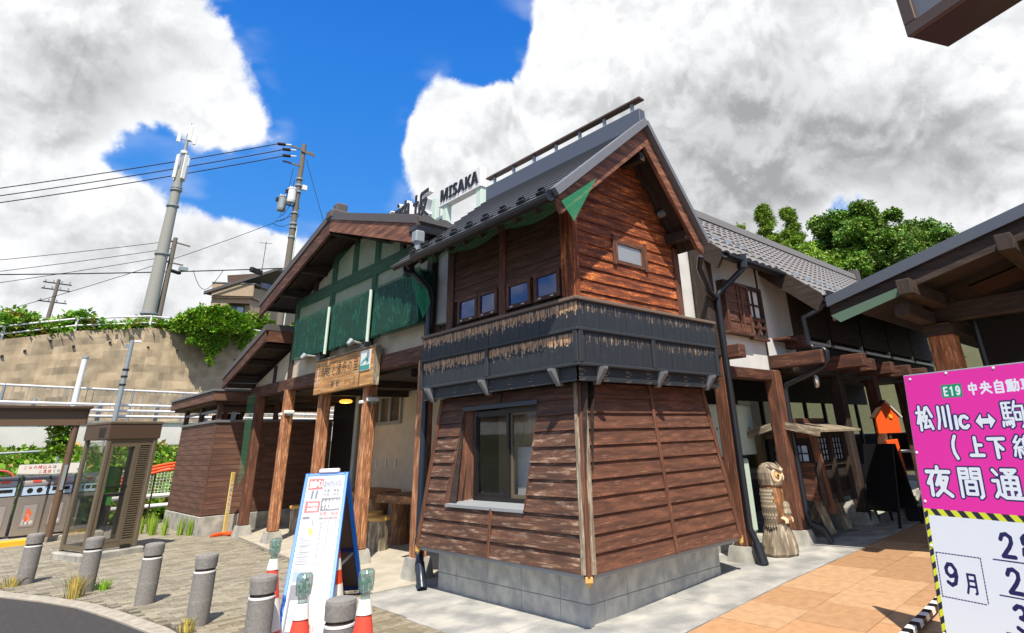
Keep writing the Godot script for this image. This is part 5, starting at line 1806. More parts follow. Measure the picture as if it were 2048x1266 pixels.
	for c in [[8.6, 9.03, 1.305, 2.03], [8.14, 8.57, 1.305, 2.03], [7.66, 8.11, 1.305, 2.03]]:
		var o := own("wall_cabinet", ["white wall cabinet in the recess, the right one of the upper row", "white wall cabinet in the recess, middle one of the upper row", "white wall cabinet in the recess, mostly behind the brown post"][i], "cabinet", Vector3((c[0] + c[1]) / 2, c[2], -4.98), 0.0, "white cabinets in the recess")
		var hw: float = (c[1] - c[0]) / 2
		st = S()
		bx(st, Vector3(-hw, 0, -0.3), Vector3(hw, c[3] - c[2], 0.0), -1, 0.008)
		mk("body", st, M.meter_white, o)
		box("door", Vector3(-hw + 0.015, 0.015, 0.0), Vector3(hw - 0.015, c[3] - c[2] - 0.015, 0.014), M.meter_white, o, -1, 0.004)
		box("lock", Vector3(hw - 0.16, 0.36, 0.014), Vector3(hw - 0.14, 0.4, 0.02), M.letter_black, o)
		i += 1
	var lc := own("floor_cabinet", "tall white steel cabinet standing under the wall cabinets", "cabinet", Vector3(8.2, gy(8.2) + 0.15, -4.98))
	box("body", Vector3(-0.54, 0, -0.3), Vector3(0.54, 0.98, 0.0), M.meter_white, lc, -1, 0.01)
	box("door", Vector3(-0.06, 0.02, 0.0), Vector3(0.52, 0.96, 0.014), M.meter_white, lc, -1, 0.004)
	box("door", Vector3(-0.52, 0.02, 0.0), Vector3(-0.08, 0.96, 0.014), M.meter_white, lc, -1, 0.004)
	box("lock", Vector3(0.1, 0.56, 0.014), Vector3(0.12, 0.61, 0.02), M.letter_black, lc)
	box("plinth", Vector3(-0.54, -0.22, -0.3), Vector3(0.54, 0.0, -0.03), M.concrete, lc)
	var cl := own("round_lamp", "round white lamp hung under the arcade beams", "lamp", Vector3(9.5, 2.33, -4.05), 0.6)
	st = S()
	lathe(st, [Vector2(0.0, -0.02), Vector2(0.09, -0.02), Vector2(0.1, 0.0), Vector2(0.085, 0.03), Vector2(0.02, 0.04), Vector2(0.0, 0.04)], 20, Transform3D(Basis(Vector3.RIGHT, PI / 2), Vector3.ZERO))
	mk("shade", st, M.white_gloss, cl)
	st = S()
	lathe(st, [Vector2(0.022, 0.0), Vector2(0.022, 0.03), Vector2(0.0, 0.035)], 10, Transform3D(Basis(Vector3.RIGHT, PI / 2), Vector3(0, 0, 0.03)))
	mk("hub", st, M.letter_black, cl)
	box("hanger", Vector3(-0.01, 0.0, -0.03), Vector3(0.01, 0.2, -0.015), M.alu_dark, cl)
	_kiosk()
	_owl()
	_arcade_things()

# the wing's roofing: waves across x, pressed steps down the slope
func _wave(r: Node, p: Vector2, q: Vector2, x0: float, x1: float) -> void:
	var st := S()
	var d := q - p
	var l := d.length()
	d = d.normalized()
	var nrm := Vector2(-d.y, d.x)
	if nrm.y < 0:
		nrm = -nrm
	var n := int(l / 0.3)
	var per := 0.21
	var seg := 5
	var cols := int((x1 - x0) / per * seg)
	for k in n:
		var a := p + d * (l * k / n)
		var b := p + d * (l * (k + 1) / n)
		for i in cols:
			var xa := x0 + i * per / seg
			var xb := xa + per / seg
			var h0 := 0.03 * absf(sin(PI * i / seg)) + 0.012
			var h1 := 0.03 * absf(sin(PI * (i + 1) / seg)) + 0.012
			var A := a + nrm * (h0 + 0.022)
			var B := a + nrm * (h1 + 0.022)
			var C := b + nrm * h1
			var D := b + nrm * h0
			quad(st, Vector3(xa, A.y, A.x), Vector3(xb, B.y, B.x), Vector3(xb, C.y, C.x), Vector3(xa, D.y, D.x), Vector3(0, nrm.y, nrm.x))
			var e := nrm * -0.03
			quad(st, Vector3(xa, A.y, A.x), Vector3(xb, B.y, B.x), Vector3(xb, B.y + e.y, B.x + e.x), Vector3(xa, A.y + e.y, A.x + e.x), Vector3(0, -d.y, -d.x))
	stuff(mk("roof_tiles", st, M.tile_grey, r))

func _kiosk() -> void:
	var g := gy(9.3)
	var o := own("lantern_kiosk", "dark wooden kiosk like a big lantern on trestle legs, with paper lattice windows", "kiosk", Vector3(9.56, g + 0.07, -4.4), 0.0)
	var st := S()
	# body: local box 1.1 wide (x), 0.75 deep (z), from 0.5 to 1.36
	var x0 := -0.55
	var x1 := 0.55
	var z0 := -0.4
	var z1 := 0.35
	box("body", Vector3(x0 + 0.03, 0.5, z0 + 0.03), Vector3(x1 - 0.03, 1.36, z1 - 0.03), M.dark_wall, o)
	for y in [[0.46, 0.54], [0.9, 0.96], [1.3, 1.38]]:
		box("front_rail", Vector3(x0, y[0], z1 - 0.05), Vector3(x1, y[1], z1), M.beam_dark, o, 0, 0.006)
		box("side_rail", Vector3(x0 - 0.001, y[0], z0), Vector3(x0 + 0.05, y[1], z1 - 0.052), M.post_wood, o, 2, 0.006)
	for x in [x0 + 0.03, 0.0, x1 - 0.03]:
		beam("front_post", Vector3(x, 0.4, z1 + 0.012), Vector3(x, 1.4, z1 + 0.004), 0.07, 0.06, M.beam_dark, o, 0.006)
	beam("corner_brace", Vector3(x0 - 0.02, 1.36, z1 + 0.02), Vector3(x0 + 0.12, 0.3, z1 + 0.05), 0.1, 0.06, M.post_wood, o, 0.008)
	box("side_board", Vector3(x0 + 0.012, 0.54, z0 + 0.02), Vector3(x0 + 0.03, 0.9, z1 - 0.06), M.board_red, o, 2)
	for k in 3:
		box("side_board", Vector3(x0 + 0.01, 0.545 + k * 0.118, z0 + 0.02), Vector3(x0 + 0.011, 0.66 + k * 0.118, z1 - 0.06), M.board_shade, o, 2)
	# lattice windows: paper behind, bars before
	for w in [[x0 + 0.08, -0.05], [0.05, x1 - 0.08]]:
		var f := box("window", Vector3(w[0], 0.97, z1 - 0.04), Vector3(w[1], 1.29, z1 - 0.028), M.pale_blue, o)
		for k in 5:
			var x := lerpf(w[0], w[1], k / 4.0)
			box("muntin", Vector3(x - 0.008, 0.965, z1 - 0.028), Vector3(x + 0.008, 1.295, z1 - 0.01), M.void, f)
		for k in 5:
			var y := 0.97 + k * 0.08
			box("muntin", Vector3(w[0], y - 0.007, z1 - 0.029), Vector3(w[1], y + 0.007, z1 - 0.012), M.void, f)
	var sw := box("window", Vector3(x0 + 0.02, 0.97, z0 + 0.12), Vector3(x0 + 0.03, 1.2, z1 - 0.1), M.pale_blue, o)
	for k in 6:
		var z := lerpf(z0 + 0.12, z1 - 0.1, k / 5.0)
		box("muntin", Vector3(x0 + 0.004, 0.965, z - 0.008), Vector3(x0 + 0.02, 1.205, z + 0.008), M.void, sw)
	for y in [0.97, 1.085, 1.2]:
		box("muntin", Vector3(x0 + 0.006, y - 0.008, z0 + 0.12), Vector3(x0 + 0.021, y + 0.008, z1 - 0.1), M.void, sw)
	# low pitched roof with a ridge box
	var fr := Transform3D(Basis(Vector3(0, 0, 1), Vector3.UP, Vector3(-1, 0, 0)), Vector3(x1 + 0.2, 0, 0))
	st = S()
	slab(st, fr, PackedVector2Array([Vector2(z1 + 0.22, 1.37), Vector2(z1 + 0.22, 1.4), Vector2(-0.03, 1.52), Vector2(z0 - 0.22, 1.4), Vector2(z0 - 0.22, 1.37), Vector2(-0.03, 1.48)]), x1 - x0 + 0.4)
	mk("roof", st, M.log_grey, o)
	box("ridge_box", Vector3(x0 + 0.0, 1.5, -0.12), Vector3(x1 + 0.12, 1.58, 0.06), M.beam_brown, o, 0, 0.008)
	beam("gable_board", Vector3(x0 - 0.21, 1.36, z1 + 0.22), Vector3(x0 - 0.21, 1.5, -0.03), 0.02, 0.1, M.log_grey, o)
	beam("gable_board", Vector3(x0 - 0.21, 1.36, z0 - 0.22), Vector3(x0 - 0.21, 1.5, -0.03), 0.02, 0.1, M.log_grey, o)
	for x in [x0 + 0.32, x1 - 0.2]:
		for s in [-1.0, 1.0]:
			beam("leg", Vector3(x + 0.06 * s, 0.0, -0.02 + 0.24 * s), Vector3(x, 0.5, -0.02 + 0.12 * s), 0.1, 0.12, M.log_grey, o, 0.008)
	pipe("hanging_cord", [Vector3(x0 + 0.06, 0.5, z1), Vector3(x0 + 0.1, 0.36, z1 + 0.02), Vector3(x0 + 0.2, 0.3, z1 + 0.02), Vector3(x0 + 0.3, 0.4, z1)], 0.008, M.wire, o, 6)

func _owl() -> void:
	var o := own("owl_carving", "chainsaw-carved wooden owl perched on a fluted stump", "carving", Vector3(8.03, gy(8.0) + 0.008, -4.3), 0.08)
	# the stump: deep flutes
	var st := S()
	var nb := 56
	var prof := [[0.0, 0.2, 0.0], [0.03, 0.235, 0.008], [0.12, 0.228, 0.012], [0.24, 0.2, 0.014], [0.34, 0.165, 0.012], [0.4, 0.13, 0.006]]
	_round(st, prof, nb, 1.0, 9.0, Vector2(0.02, 0.0))
	mk("stump", st, M.log_grey, o)
	# body: one closed surface with carved grooves, leaning in at the neck, broad at the chest
	st = S()
	_round(st, [[0.33, 0.1, 0.0], [0.38, 0.15, 0.004], [0.5, 0.168, 0.006], [0.62, 0.172, 0.006], [0.74, 0.168, 0.006], [0.8, 0.156, 0.003], [0.83, 0.15, 0.0]], 48, 0.88, 22.0, Vector2.ZERO)
	mk("body", st, M.log_brown, o)
	st = S()
	_round(st, [[0.8, 0.13, 0.0], [0.83, 0.165, 0.0], [0.9, 0.178, 0.002], [0.98, 0.172, 0.003], [1.05, 0.14, 0.002], [1.09, 0.09, 0.0], [1.105, 0.0, 0.0]], 40, 0.92, 26.0, Vector2(0.0, 0.01))
	mk("head", st, M.log_grey, o)
	# face: two shallow discs, brows, eyes, beak
	for s in [-1.0, 1.0]:
		st = S()
		var x := Transform3D(Basis.from_euler(Vector3(PI / 2, s * 0.42, 0)), Vector3(s * 0.075, 0.945, 0.135))
		lathe(st, [Vector2(0.088, -0.01), Vector2(0.09, 0.012), Vector2(0.07, 0.02), Vector2(0.035, 0.008), Vector2(0.0, 0.004)], 22, x)
		var fd := mk("face_disc", st, M.owl_pale, o)
		st = S()
		lathe(st, [Vector2(0.036, 0.0), Vector2(0.034, 0.016), Vector2(0.02, 0.026), Vector2(0.0, 0.03)], 16, x.translated_local(Vector3(0, 0.004, 0)))
		mk("eye", st, M.gold_wood, fd)
		st = S()
		lathe(st, [Vector2(0.017, 0.02), Vector2(0.014, 0.034), Vector2(0.0, 0.037)], 12, x.translated_local(Vector3(0, 0.004, 0)))
		mk("pupil", st, M.letter_black, fd)
		st = S()
		tube(st, [Vector3(s * 0.01, 0.985, 0.172), Vector3(s * 0.07, 1.012, 0.16), Vector3(s * 0.13, 1.035, 0.115), Vector3(s * 0.15, 1.1, 0.06)], 0.022, 8, 0.006)
		mk("ear_tuft", st, M.log_grey, o)
	st = S()
	tube(st, [Vector3(0, 0.955, 0.165), Vector3(0, 0.925, 0.196), Vector3(0, 0.885, 0.192)], 0.022, 8, 0.004)
	mk("beak", st, M.owl_pale, o)
	# folded wings: a scaled shoulder, two tiers of long feathers
	for s in [-1.0, 1.0]:
		var wing := Node3D.new()
		wing.name = "wing"
		o.add_child(wing, true)
		for r in 5:
			for c in 5:
				var a = s * (PI / 2 + (c - 2 + (0.5 if r % 2 else 0.0)) * 0.24 * 0.9) 
				_feather(wing, a, 0.79 - r * 0.042, 0.058, 0.044, 0.173)
		for c in 6:
			_feather(wing, s * (PI / 2 + (c - 2.5) * 0.22), 0.605, 0.17, 0.034, 0.176)
		for c in 6:
			_feather(wing, s * (PI / 2 + (c - 2.5) * 0.2), 0.47, 0.16 - absf(c - 2.5) * 0.012, 0.032, 0.17)
	# the small owl and the curl it sits on at the chest, and the claws
	st = S()
	lathe(st, [Vector2(0.0, 0.5), Vector2(0.05, 0.51), Vector2(0.062, 0.55), Vector2(0.05, 0.6), Vector2(0.055, 0.63), Vector2(0.045, 0.67), Vector2(0.0, 0.69)], 18, Transform3D(Basis(), Vector3(0.03, -0.06, 0.15)), 0.02)
	mk("owlet", st, M.log_grey, o)
	st = S()
	lathe(st, [Vector2(0.0, 0.36), Vector2(0.06, 0.37), Vector2(0.075, 0.41), Vector2(0.05, 0.46), Vector2(0.0, 0.47)], 18, Transform3D(Basis(), Vector3(0.02, 0, 0.14)), 0.05)
	mk("perch_knot", st, M.log_brown, o)
	for s in [-1.0, 1.0]:
		for k in 3:
			st = S()
			tube(st, [Vector3(s * 0.08 + (k - 1) * 0.03, 0.44, 0.13), Vector3(s * 0.08 + (k - 1) * 0.034, 0.42, 0.18), Vector3(s * 0.08 + (k - 1) * 0.036, 0.38, 0.185)], 0.017, 8, 0.009)
			mk("claw", st, M.owl_pale, o)

# a turned shape of [height, radius, flute depth] squeezed front to back
func _round(st: SurfaceTool, prof: Array, n: int, squeeze: float, flutes: float, push: Vector2) -> void:
	var g := []
	for k in prof.size():
		var row := []
		var h: float = prof[k][0]
		for i in n + 1:
			var a := TAU * i / n
			var w: float = prof[k][1] + prof[k][2] * (absf(sin(a * flutes / 2.0 + 0.7 * sin(h * 9.0))) * -2.0 + 0.6 * sin(a * 3.0 + h * 7.0))
			row.append(Vector3(sin(a) * w + push.x * h, h, cos(a) * w * squeeze + push.y * h))
		g.append(row)
	for k in g.size() - 1:
		for i in n:
			var a: Vector3 = g[k][i]
			var b: Vector3 = g[k][i + 1]
			var c: Vector3 = g[k + 1][i + 1]
			var d: Vector3 = g[k + 1][i]
			var m := (a + b + c + d) * 0.25
			var out := Vector3(m.x, 0.0, m.z) if absf(d.y - a.y) > 0.012 else Vector3(m.x, 0.3, m.z)
			var u := Vector2(prof[k][0], float(i) / n)
			var v := Vector2(prof[k + 1][0], float(i) / n)
			var du := Vector2(0, 1.0 / n)
			var nn := (b - a).cross(d - a).normalized()
			if nn.length() < 0.5:
				nn = (c - b).cross(c - a).normalized()
			if nn.dot(out) < 0:
				nn = -nn
			tri(st, a, b, c, nn, u, u + du, v + du)
			tri(st, a, c, d, nn, u, v + du, v)

func _feather(o: Node, a: float, top: float, l: float, w: float, r: float) -> void:
	var st := S()
	var n := Vector3(sin(a), 0, cos(a) * 0.88).normalized()
	var sd := Vector3.UP.cross(n)
	var p := Vector3(sin(a) * r, top, cos(a) * r * 0.9)
	var poly := PackedVector2Array([Vector2(-w / 2, 0), Vector2(w / 2, 0), Vector2(w * 0.46, -l * 0.7), Vector2(w * 0.2, -l), Vector2(-w * 0.2, -l), Vector2(-w * 0.46, -l * 0.7)])
	slab(st, Transform3D(Basis(sd, Vector3.UP, n), p - n * 0.006), poly, 0.016)
	mk("feather", st, M.log_grey, o)

func _arcade_things() -> void:
	var st := S()
	# black standing boards
	var im := Image.create(128, 256, false, Image.FORMAT_RGB8)
	im.fill(C8(30, 28, 28))
	stroke(im, Vector2(26, 30), Vector2(30, 44), 9.0, C8(200, 60, 90))
	line(im, ["sato", "yu"], 58, 24, Vector2(26, 30), 32, 1.8, C8(220, 216, 210))
	line(im, ["naka", "saka", "kami"], 18, 86, Vector2(28, 30), 34, 1.8, C8(220, 216, 210))
	line(im, ["no", "to", "ha"], 24, 128, Vector2(24, 24), 32, 1.4, C8(196, 150, 130))
	for k in 4:
		stroke(im, Vector2(20, 170 + k * 18), Vector2(100 - (k % 2) * 20, 170 + k * 18), 1.5, C8(130, 90, 70))
	var mat := print_mat("menu_print", im, 0.5)
	var i := 0
	for b in [[Vector3(11.2, 0, -4.5), 0.35], [Vector3(11.0, 0, -3.85), 1.35]]:
		var at: Vector3 = b[0]
		at.y = gy(at.x)
		var o := own("menu_board", ["black folding menu board with white writing behind the lantern kiosk", "black folding board seen edge-on in the arcade"][i], "board", at, b[1], "black folding boards in the arcade")
		for s in [-1.0, 1.0]:
			st = S()
			bar(st, Vector3(0, 0.22, s * 0.26), Vector3(0, 1.2, s * 0.03), 0.5, 0.025, Vector3.RIGHT, 0.004)
			var pn := Transform3D(Basis(Vector3.RIGHT, -s * 0.23), Vector3(0, 0.7, s * 0.145))
			st = S()
			ob(st, pn, Vector3(0.52, 1.0, 0.022), 1, 0.004)
			var p := mk("panel", st, M.black_plastic, o)
			if s > 0:
				sheet("print", pn * Vector3(-0.24, 0.46, 0.0125), pn.basis * Vector3(0.48, 0, 0), pn.basis * Vector3(0, -0.92, 0), pn.basis.z, mat, p)
			for x in [-0.24, 0.24]:
				beam("leg", Vector3(x, 0.0, s * 0.31), Vector3(x, 0.26, s * 0.25), 0.03, 0.03, M.black_plastic, o)
		i += 1
	# orange house-shaped stand
	var hs := own("house_stand", "orange house-shaped notice stand with a pitched top in the arcade", "stand", Vector3(12.1, gy(12.1), -4.0), -0.5)
	st = S()
	slab(st, Transform3D(Basis(), Vector3(0, 0, -0.02)), PackedVector2Array([Vector2(-0.26, 1.32), Vector2(0.24, 1.32), Vector2(0.24, 1.62), Vector2(0, 1.86), Vector2(-0.26, 1.62)]), 0.04)
	var top := mk("house_board", st, M.orange_sign, hs)
	beam("roof_strip", Vector3(0, 1.88, 0), Vector3(0.3, 1.58, 0), 0.1, 0.02, M.white, top)
	beam("roof_strip", Vector3(0, 1.88, 0), Vector3(-0.32, 1.58, 0), 0.1, 0.02, M.rust_brown, top)
	st = S()
	lathe(st, [Vector2(0.035, 0), Vector2(0.035, 0.02), Vector2(0.0, 0.02)], 12, Transform3D(Basis(Vector3.RIGHT, PI / 2), Vector3(0.06, 1.6, 0.02)))
	mk("knob", st, M.yellow, top)
	beam("stem", Vector3(0, 0.1, -0.03), Vector3(0, 1.5, -0.03), 0.05, 0.05, M.beam_dark, hs)
	st = S()
	ob(st, Transform3D(Basis(Vector3.BACK, 0.06), Vector3(0.0, 0.9, 0.01)), Vector3(0.26, 0.62, 0.03), 1, 0.004)
	mk("lower_board", st, M.orange_sign, hs)
	for s in [-1.0, 1.0]:
		beam("leg", Vector3(0.2 * s, 0.0, 0.16), Vector3(0, 0.6, -0.03), 0.04, 0.04, M.beam_dark, hs)
		beam("leg", Vector3(0.2 * s, 0.0, -0.22), Vector3(0, 0.6, -0.03), 0.04, 0.04, M.beam_dark, hs)
	var sh := own("side_table", "small side table with a pale top and papers beside the orange stand", "table", Vector3(12.5, gy(12.5), -3.9), 0.2)
	box("top", Vector3(-0.2, 0.98, -0.2), Vector3(0.25, 1.01, 0.2), M.white, sh)
	for x in [-0.15, 0.2]:
		for z in [-0.15, 0.15]:
			box("leg", Vector3(x - 0.015, 0, z - 0.015), Vector3(x + 0.015, 0.98, z + 0.015), M.alu_dark, sh)
	box("papers", Vector3(-0.1, 0.72, 0.2), Vector3(0.02, 0.86, 0.22), M.meter_white, sh)
	var crate := own("sandbag_box", "grey-blue weight box lying at the foot of the black boards", "box", Vector3(11.6, gy(11.6), -3.75), 0.4)
	st = S()
	bx(st, Vector3(-0.16, 0, -0.12), Vector3(0.16, 0.2, 0.12), -1, 0.02)
	mk("body", st, M.pipe_blue, crate)
	bx(st, Vector3(-0.17, 0.19, -0.13), Vector3(0.17, 0.22, 0.13), -1, 0.008)
	mk("lid", st, M.pipe_blue, crate)
	var ped := own("frog_planter", "round grey planter with a painted swirl under the arcade", "planter", Vector3(10.6, gy(10.6), -4.55))
	st = S()
	lathe(st, [Vector2(0.16, 0.0), Vector2(0.24, 0.12), Vector2(0.26, 0.28), Vector2(0.24, 0.36), Vector2(0.2, 0.36), Vector2(0.18, 0.3), Vector2(0.0, 0.3)], 24)
	mk("pot", st, M.concrete, ped)
	st = S()
	lathe(st, [Vector2(0.1, 0.3), Vector2(0.14, 0.4), Vector2(0.06, 0.5), Vector2(0.0, 0.52)], 14, Transform3D(), 0.1)
	mk("plant", st, M.green_barrier, ped)

# ---------------------------------------------------------------- the big canopy on the right, its posts, and the box sign high up
func _canopy() -> void:
	var t := thing("market_canopy", "large dark timber canopy with blue-grey metal roof edge, right of the walkway", "canopy", Vector3(9.0, 0, -1.0))
	var fr := Transform3D(Basis(Vector3(0, 0, 1), Vector3.UP, Vector3(-1, 0, 0)), Vector3(18.5, 0, 0))
	var a := Vector2(-2.98, 3.2)
	var b := Vector2(2.4, 4.6)
	var c := Vector2(7.8, 3.2)
	var st := S()
	slab(st, fr, PackedVector2Array([a, b, c, c + Vector2(0, -0.05), b + Vector2(0, -0.05), a + Vector2(0, -0.05)]), 10.7)
	var r := mk("roof", st, M.roof_metal, t)
	st = S()
	slab(st, fr, PackedVector2Array([a + Vector2(0.1, -0.055), b + Vector2(0, -0.055), c + Vector2(-0.1, -0.055), c + Vector2(-0.1, -0.1), b + Vector2(0, -0.1), a + Vector2(0.1, -0.1)]), 10.68)
	mk("soffit", st, M.beam_dark, r)
	for q in [[a, b], [b, c]]:
		st = S()
		slab(st, Transform3D(fr.basis, Vector3(7.8, 0, 0)), PackedVector2Array([q[0] + Vector2(0, 0.03), q[1] + Vector2(0, 0.03), q[1] + Vector2(0, -0.1), q[0] + Vector2(0, -0.1)]), 0.04)
		mk("metal_edge", st, M.ridge_metal, r)
		st = S()
		slab(st, Transform3D(fr.basis, Vector3(7.88, 0, 0)), PackedVector2Array([q[0] + Vector2(0, -0.06), q[1] + Vector2(0, -0.06), q[1] + Vector2(0, -0.34), q[0] + Vector2(0.02, -0.28)]), 0.06)
		mk("bargeboard", st, M.beam_dark, r)
	for z in [-2.0, -0.95, 0.2, 1.4]:
		var y = 3.2 + (z + 2.98) * 0.26 - 0.3
		box("purlin", Vector3(7.6, y - 0.1, z - 0.08), Vector3(18.4, y + 0.08, z + 0.08), M.beam_dark, t, 0, 0.008)
	box("eave_plate", Vector3(7.9, 2.86, -2.25), Vector3(18.4, 3.02, -2.09), M.beam_dark, t, 0, 0.008)
	for x in [9.05, 12.6, 16.1]:
		for z in [-2.08, 6.6]:
			st = S()
			bx(st, Vector3(x - 0.15, gy(x), z - 0.15), Vector3(x + 0.15, 2.86, z + 0.15), 1, 0.03)
			var p := mk("post", st, M.post_bare, t)
			box("post_cap", Vector3(x - 0.17, 2.7, z - 0.17), Vector3(x + 0.17, 2.84, z + 0.17), M.beam_dark, p)
		beam("cross_beam", Vector3(x, 3.0, -2.2), Vector3(x, 3.0, 6.8), 0.16, 0.24, M.beam_dark, t, 0.01)
	for k in 7:
		var z := -1.75 + k * 0.6
		var y := 3.2 + (z + 2.98) * 0.26 - 0.14
		st = S()
		for i in 12:
			var x := 9.6 + i * 0.07
			quad(st, Vector3(x, y + 0.0 + 0.02 * (i % 2), z), Vector3(x + 0.07, y + 0.02 * ((i + 1) % 2), z), Vector3(x + 0.07, y + 0.156 + 0.02 * ((i + 1) % 2), z + 0.6), Vector3(x, y + 0.156 + 0.02 * (i % 2), z + 0.6), Vector3.DOWN)
		mk("wavy_sheet", st, M.curtain if k % 3 == 1 else M.rust_brown, r)
	# black shade cloth inside
	st = S()
	_net_patch(st, [Vector3(10.2, 0.9, -1.9), Vector3(10.5, 0.9, 3.0), Vector3(10.5, 3.1, 3.0), Vector3(10.2, 2.98, -1.95)], 14, 8, 0.05, Vector2.ZERO, Vector3.LEFT)
	tag(mk("shade_cloth", st, M.tarp), "black woven shade cloth hung inside the canopy beside the brown post", "cloth")
	pipe("downpipe", [Vector3(9.35, 2.9, -1.75), Vector3(9.35, gy(9.3), -1.75)], 0.04, M.gutter_black, t, 10)
	# pale rag of net under the canopy's low corner
	st = S()
	_net_patch(st, [Vector3(7.75, 2.98, -2.95), Vector3(7.75, 3.2, -2.0), Vector3(7.76, 3.12, -1.95), Vector3(7.76, 2.88, -2.85)], 8, 2, 0.012, Vector2.ZERO, Vector3.LEFT)
	mk("net_rag", st, M.rag, t)
	# box sign overhead, only its lower corner in view
	var o := own("overhead_box_sign", "dark box sign with grey framed face hanging overhead at the upper right", "sign", Vector3(3.12, 3.5, -0.5))
	# along u (towards the camera's right), across w
	var u := Vector3(-0.37, 0, 0.93).normalized()
	var w := Vector3(0.91, 0, 0.41).normalized()
	var xf := Transform3D(Basis(u, Vector3.UP, u.cross(Vector3.UP)), Vector3.ZERO)
	if u.cross(Vector3.UP).dot(w) < 0.0:
		xf = Transform3D(Basis(u, Vector3.UP, w), Vector3.ZERO)
	st = S()
	ob(st, xf.translated_local(Vector3(1.0, 0.45, 0.145)), Vector3(2.0, 0.9, 0.27), 0, 0.006)
	mk("housing", st, M.alu_dark, o)
	st = S()
	var fz := 0.0
	for q in [[Vector3(1.0, 0.035, fz), Vector3(2.0, 0.07, 0.03)], [Vector3(0.035, 0.45, fz), Vector3(0.07, 0.76, 0.03)], [Vector3(1.0, 0.865, fz), Vector3(2.0, 0.07, 0.03)], [Vector3(1.965, 0.45, fz), Vector3(0.07, 0.76, 0.03)]]:
		ob(st, xf.translated_local(q[0]), q[1], -1, 0.004)
	mk("frame", st, M.bronze_dark, o)
	st = S()
	ob(st, xf.translated_local(Vector3(1.0, 0.45, 0.006)), Vector3(1.86, 0.76, 0.006))
	mk("face", st, M.trim_metal, o)
	st = S()
	for s in [0.4, 1.6]:
		ob(st, xf.translated_local(Vector3(s, 1.1, 0.145)), Vector3(0.05, 0.4, 0.05))
	ob(st, xf.translated_local(Vector3(2.4, 1.32, 0.145)), Vector3(4.4, 0.06, 0.06))
	mk("hanger", st, M.alu_dark, o)
	st = S()
	ob(st, xf.translated_local(Vector3(4.58, -1.08, 0.145)), Vector3(0.12, 4.9, 0.12), 1, 0.01)
	mk("mast", st, M.alu_dark, o)

# ---------------------------------------------------------------- street furniture
func _street() -> void:
	_bollards()
	_cones()
	_a_frame()
	_booth()
	_bins()
	_pink_sign()

func _bollards() -> void:
	var b := own("stone_bollard", "granite bollard farthest from the tower, beside a tuft of dry grass", "bollard", Vector3(1.115, 0, -12.1), 0.0, "granite bollards along the kerb")
	var st := S()
	lathe(st, [Vector2(0.1, -0.02), Vector2(0.104, 0.2), Vector2(0.102, 0.475), Vector2(0.094, 0.482)], 28)
	mk("shaft", st, M.granite, b)
	st = S()
	lathe(st, [Vector2(0.094, 0.482), Vector2(0.092, 0.5)], 28)
	mk("groove", st, M.beam_dark, b)
	st = S()
	lathe(st, [Vector2(0.099, 0.462), Vector2(0.1045, 0.464), Vector2(0.1045, 0.478), Vector2(0.099, 0.48)], 28)
	mk("band", st, M.white, b)
	st = S()
	lathe(st, [Vector2(0.092, 0.5), Vector2(0.103, 0.506), Vector2(0.105, 0.6), Vector2(0.1, 0.622), Vector2(0.06, 0.632), Vector2(0.0, 0.635)], 28)
	mk("cap", st, M.granite, b)
	var lab := ["granite bollard with a big tuft of yellow grass at its foot, before the phone booth", "granite bollard standing alone right of the phone booth's corner", "granite bollard nearest the post sign side, next left of the one by the blue-framed board", "granite bollard just left of the blue-framed timetable board", "granite bollard between two light-topped cones, right of the blue-framed board"]
	var at := [Vector3(1.615, 0, -10.67), Vector3(2.0, 0, -9.19), Vector3(2.161, 0, -7.64), Vector3(2.14, 0, -5.9), Vector3(2.2, 0, -4.56)]
	for k in 5:
		copy(b, at[k], 1.1 * (k + 1), lab[k])

func _band(called: String, p: Node, ya: float, yb: float, m: Material, off := 0.0) -> void:
	var st := S()
	var ra := lerpf(0.15, 0.032, ya / 0.7) + off
	var rb := lerpf(0.15, 0.032, yb / 0.7) + off
	lathe(st, [Vector2(ra, ya), Vector2(rb, yb)] + ([Vector2(0.0, yb + 0.004)] if yb > 0.69 else []), 26)
	mk(called, st, m, p)

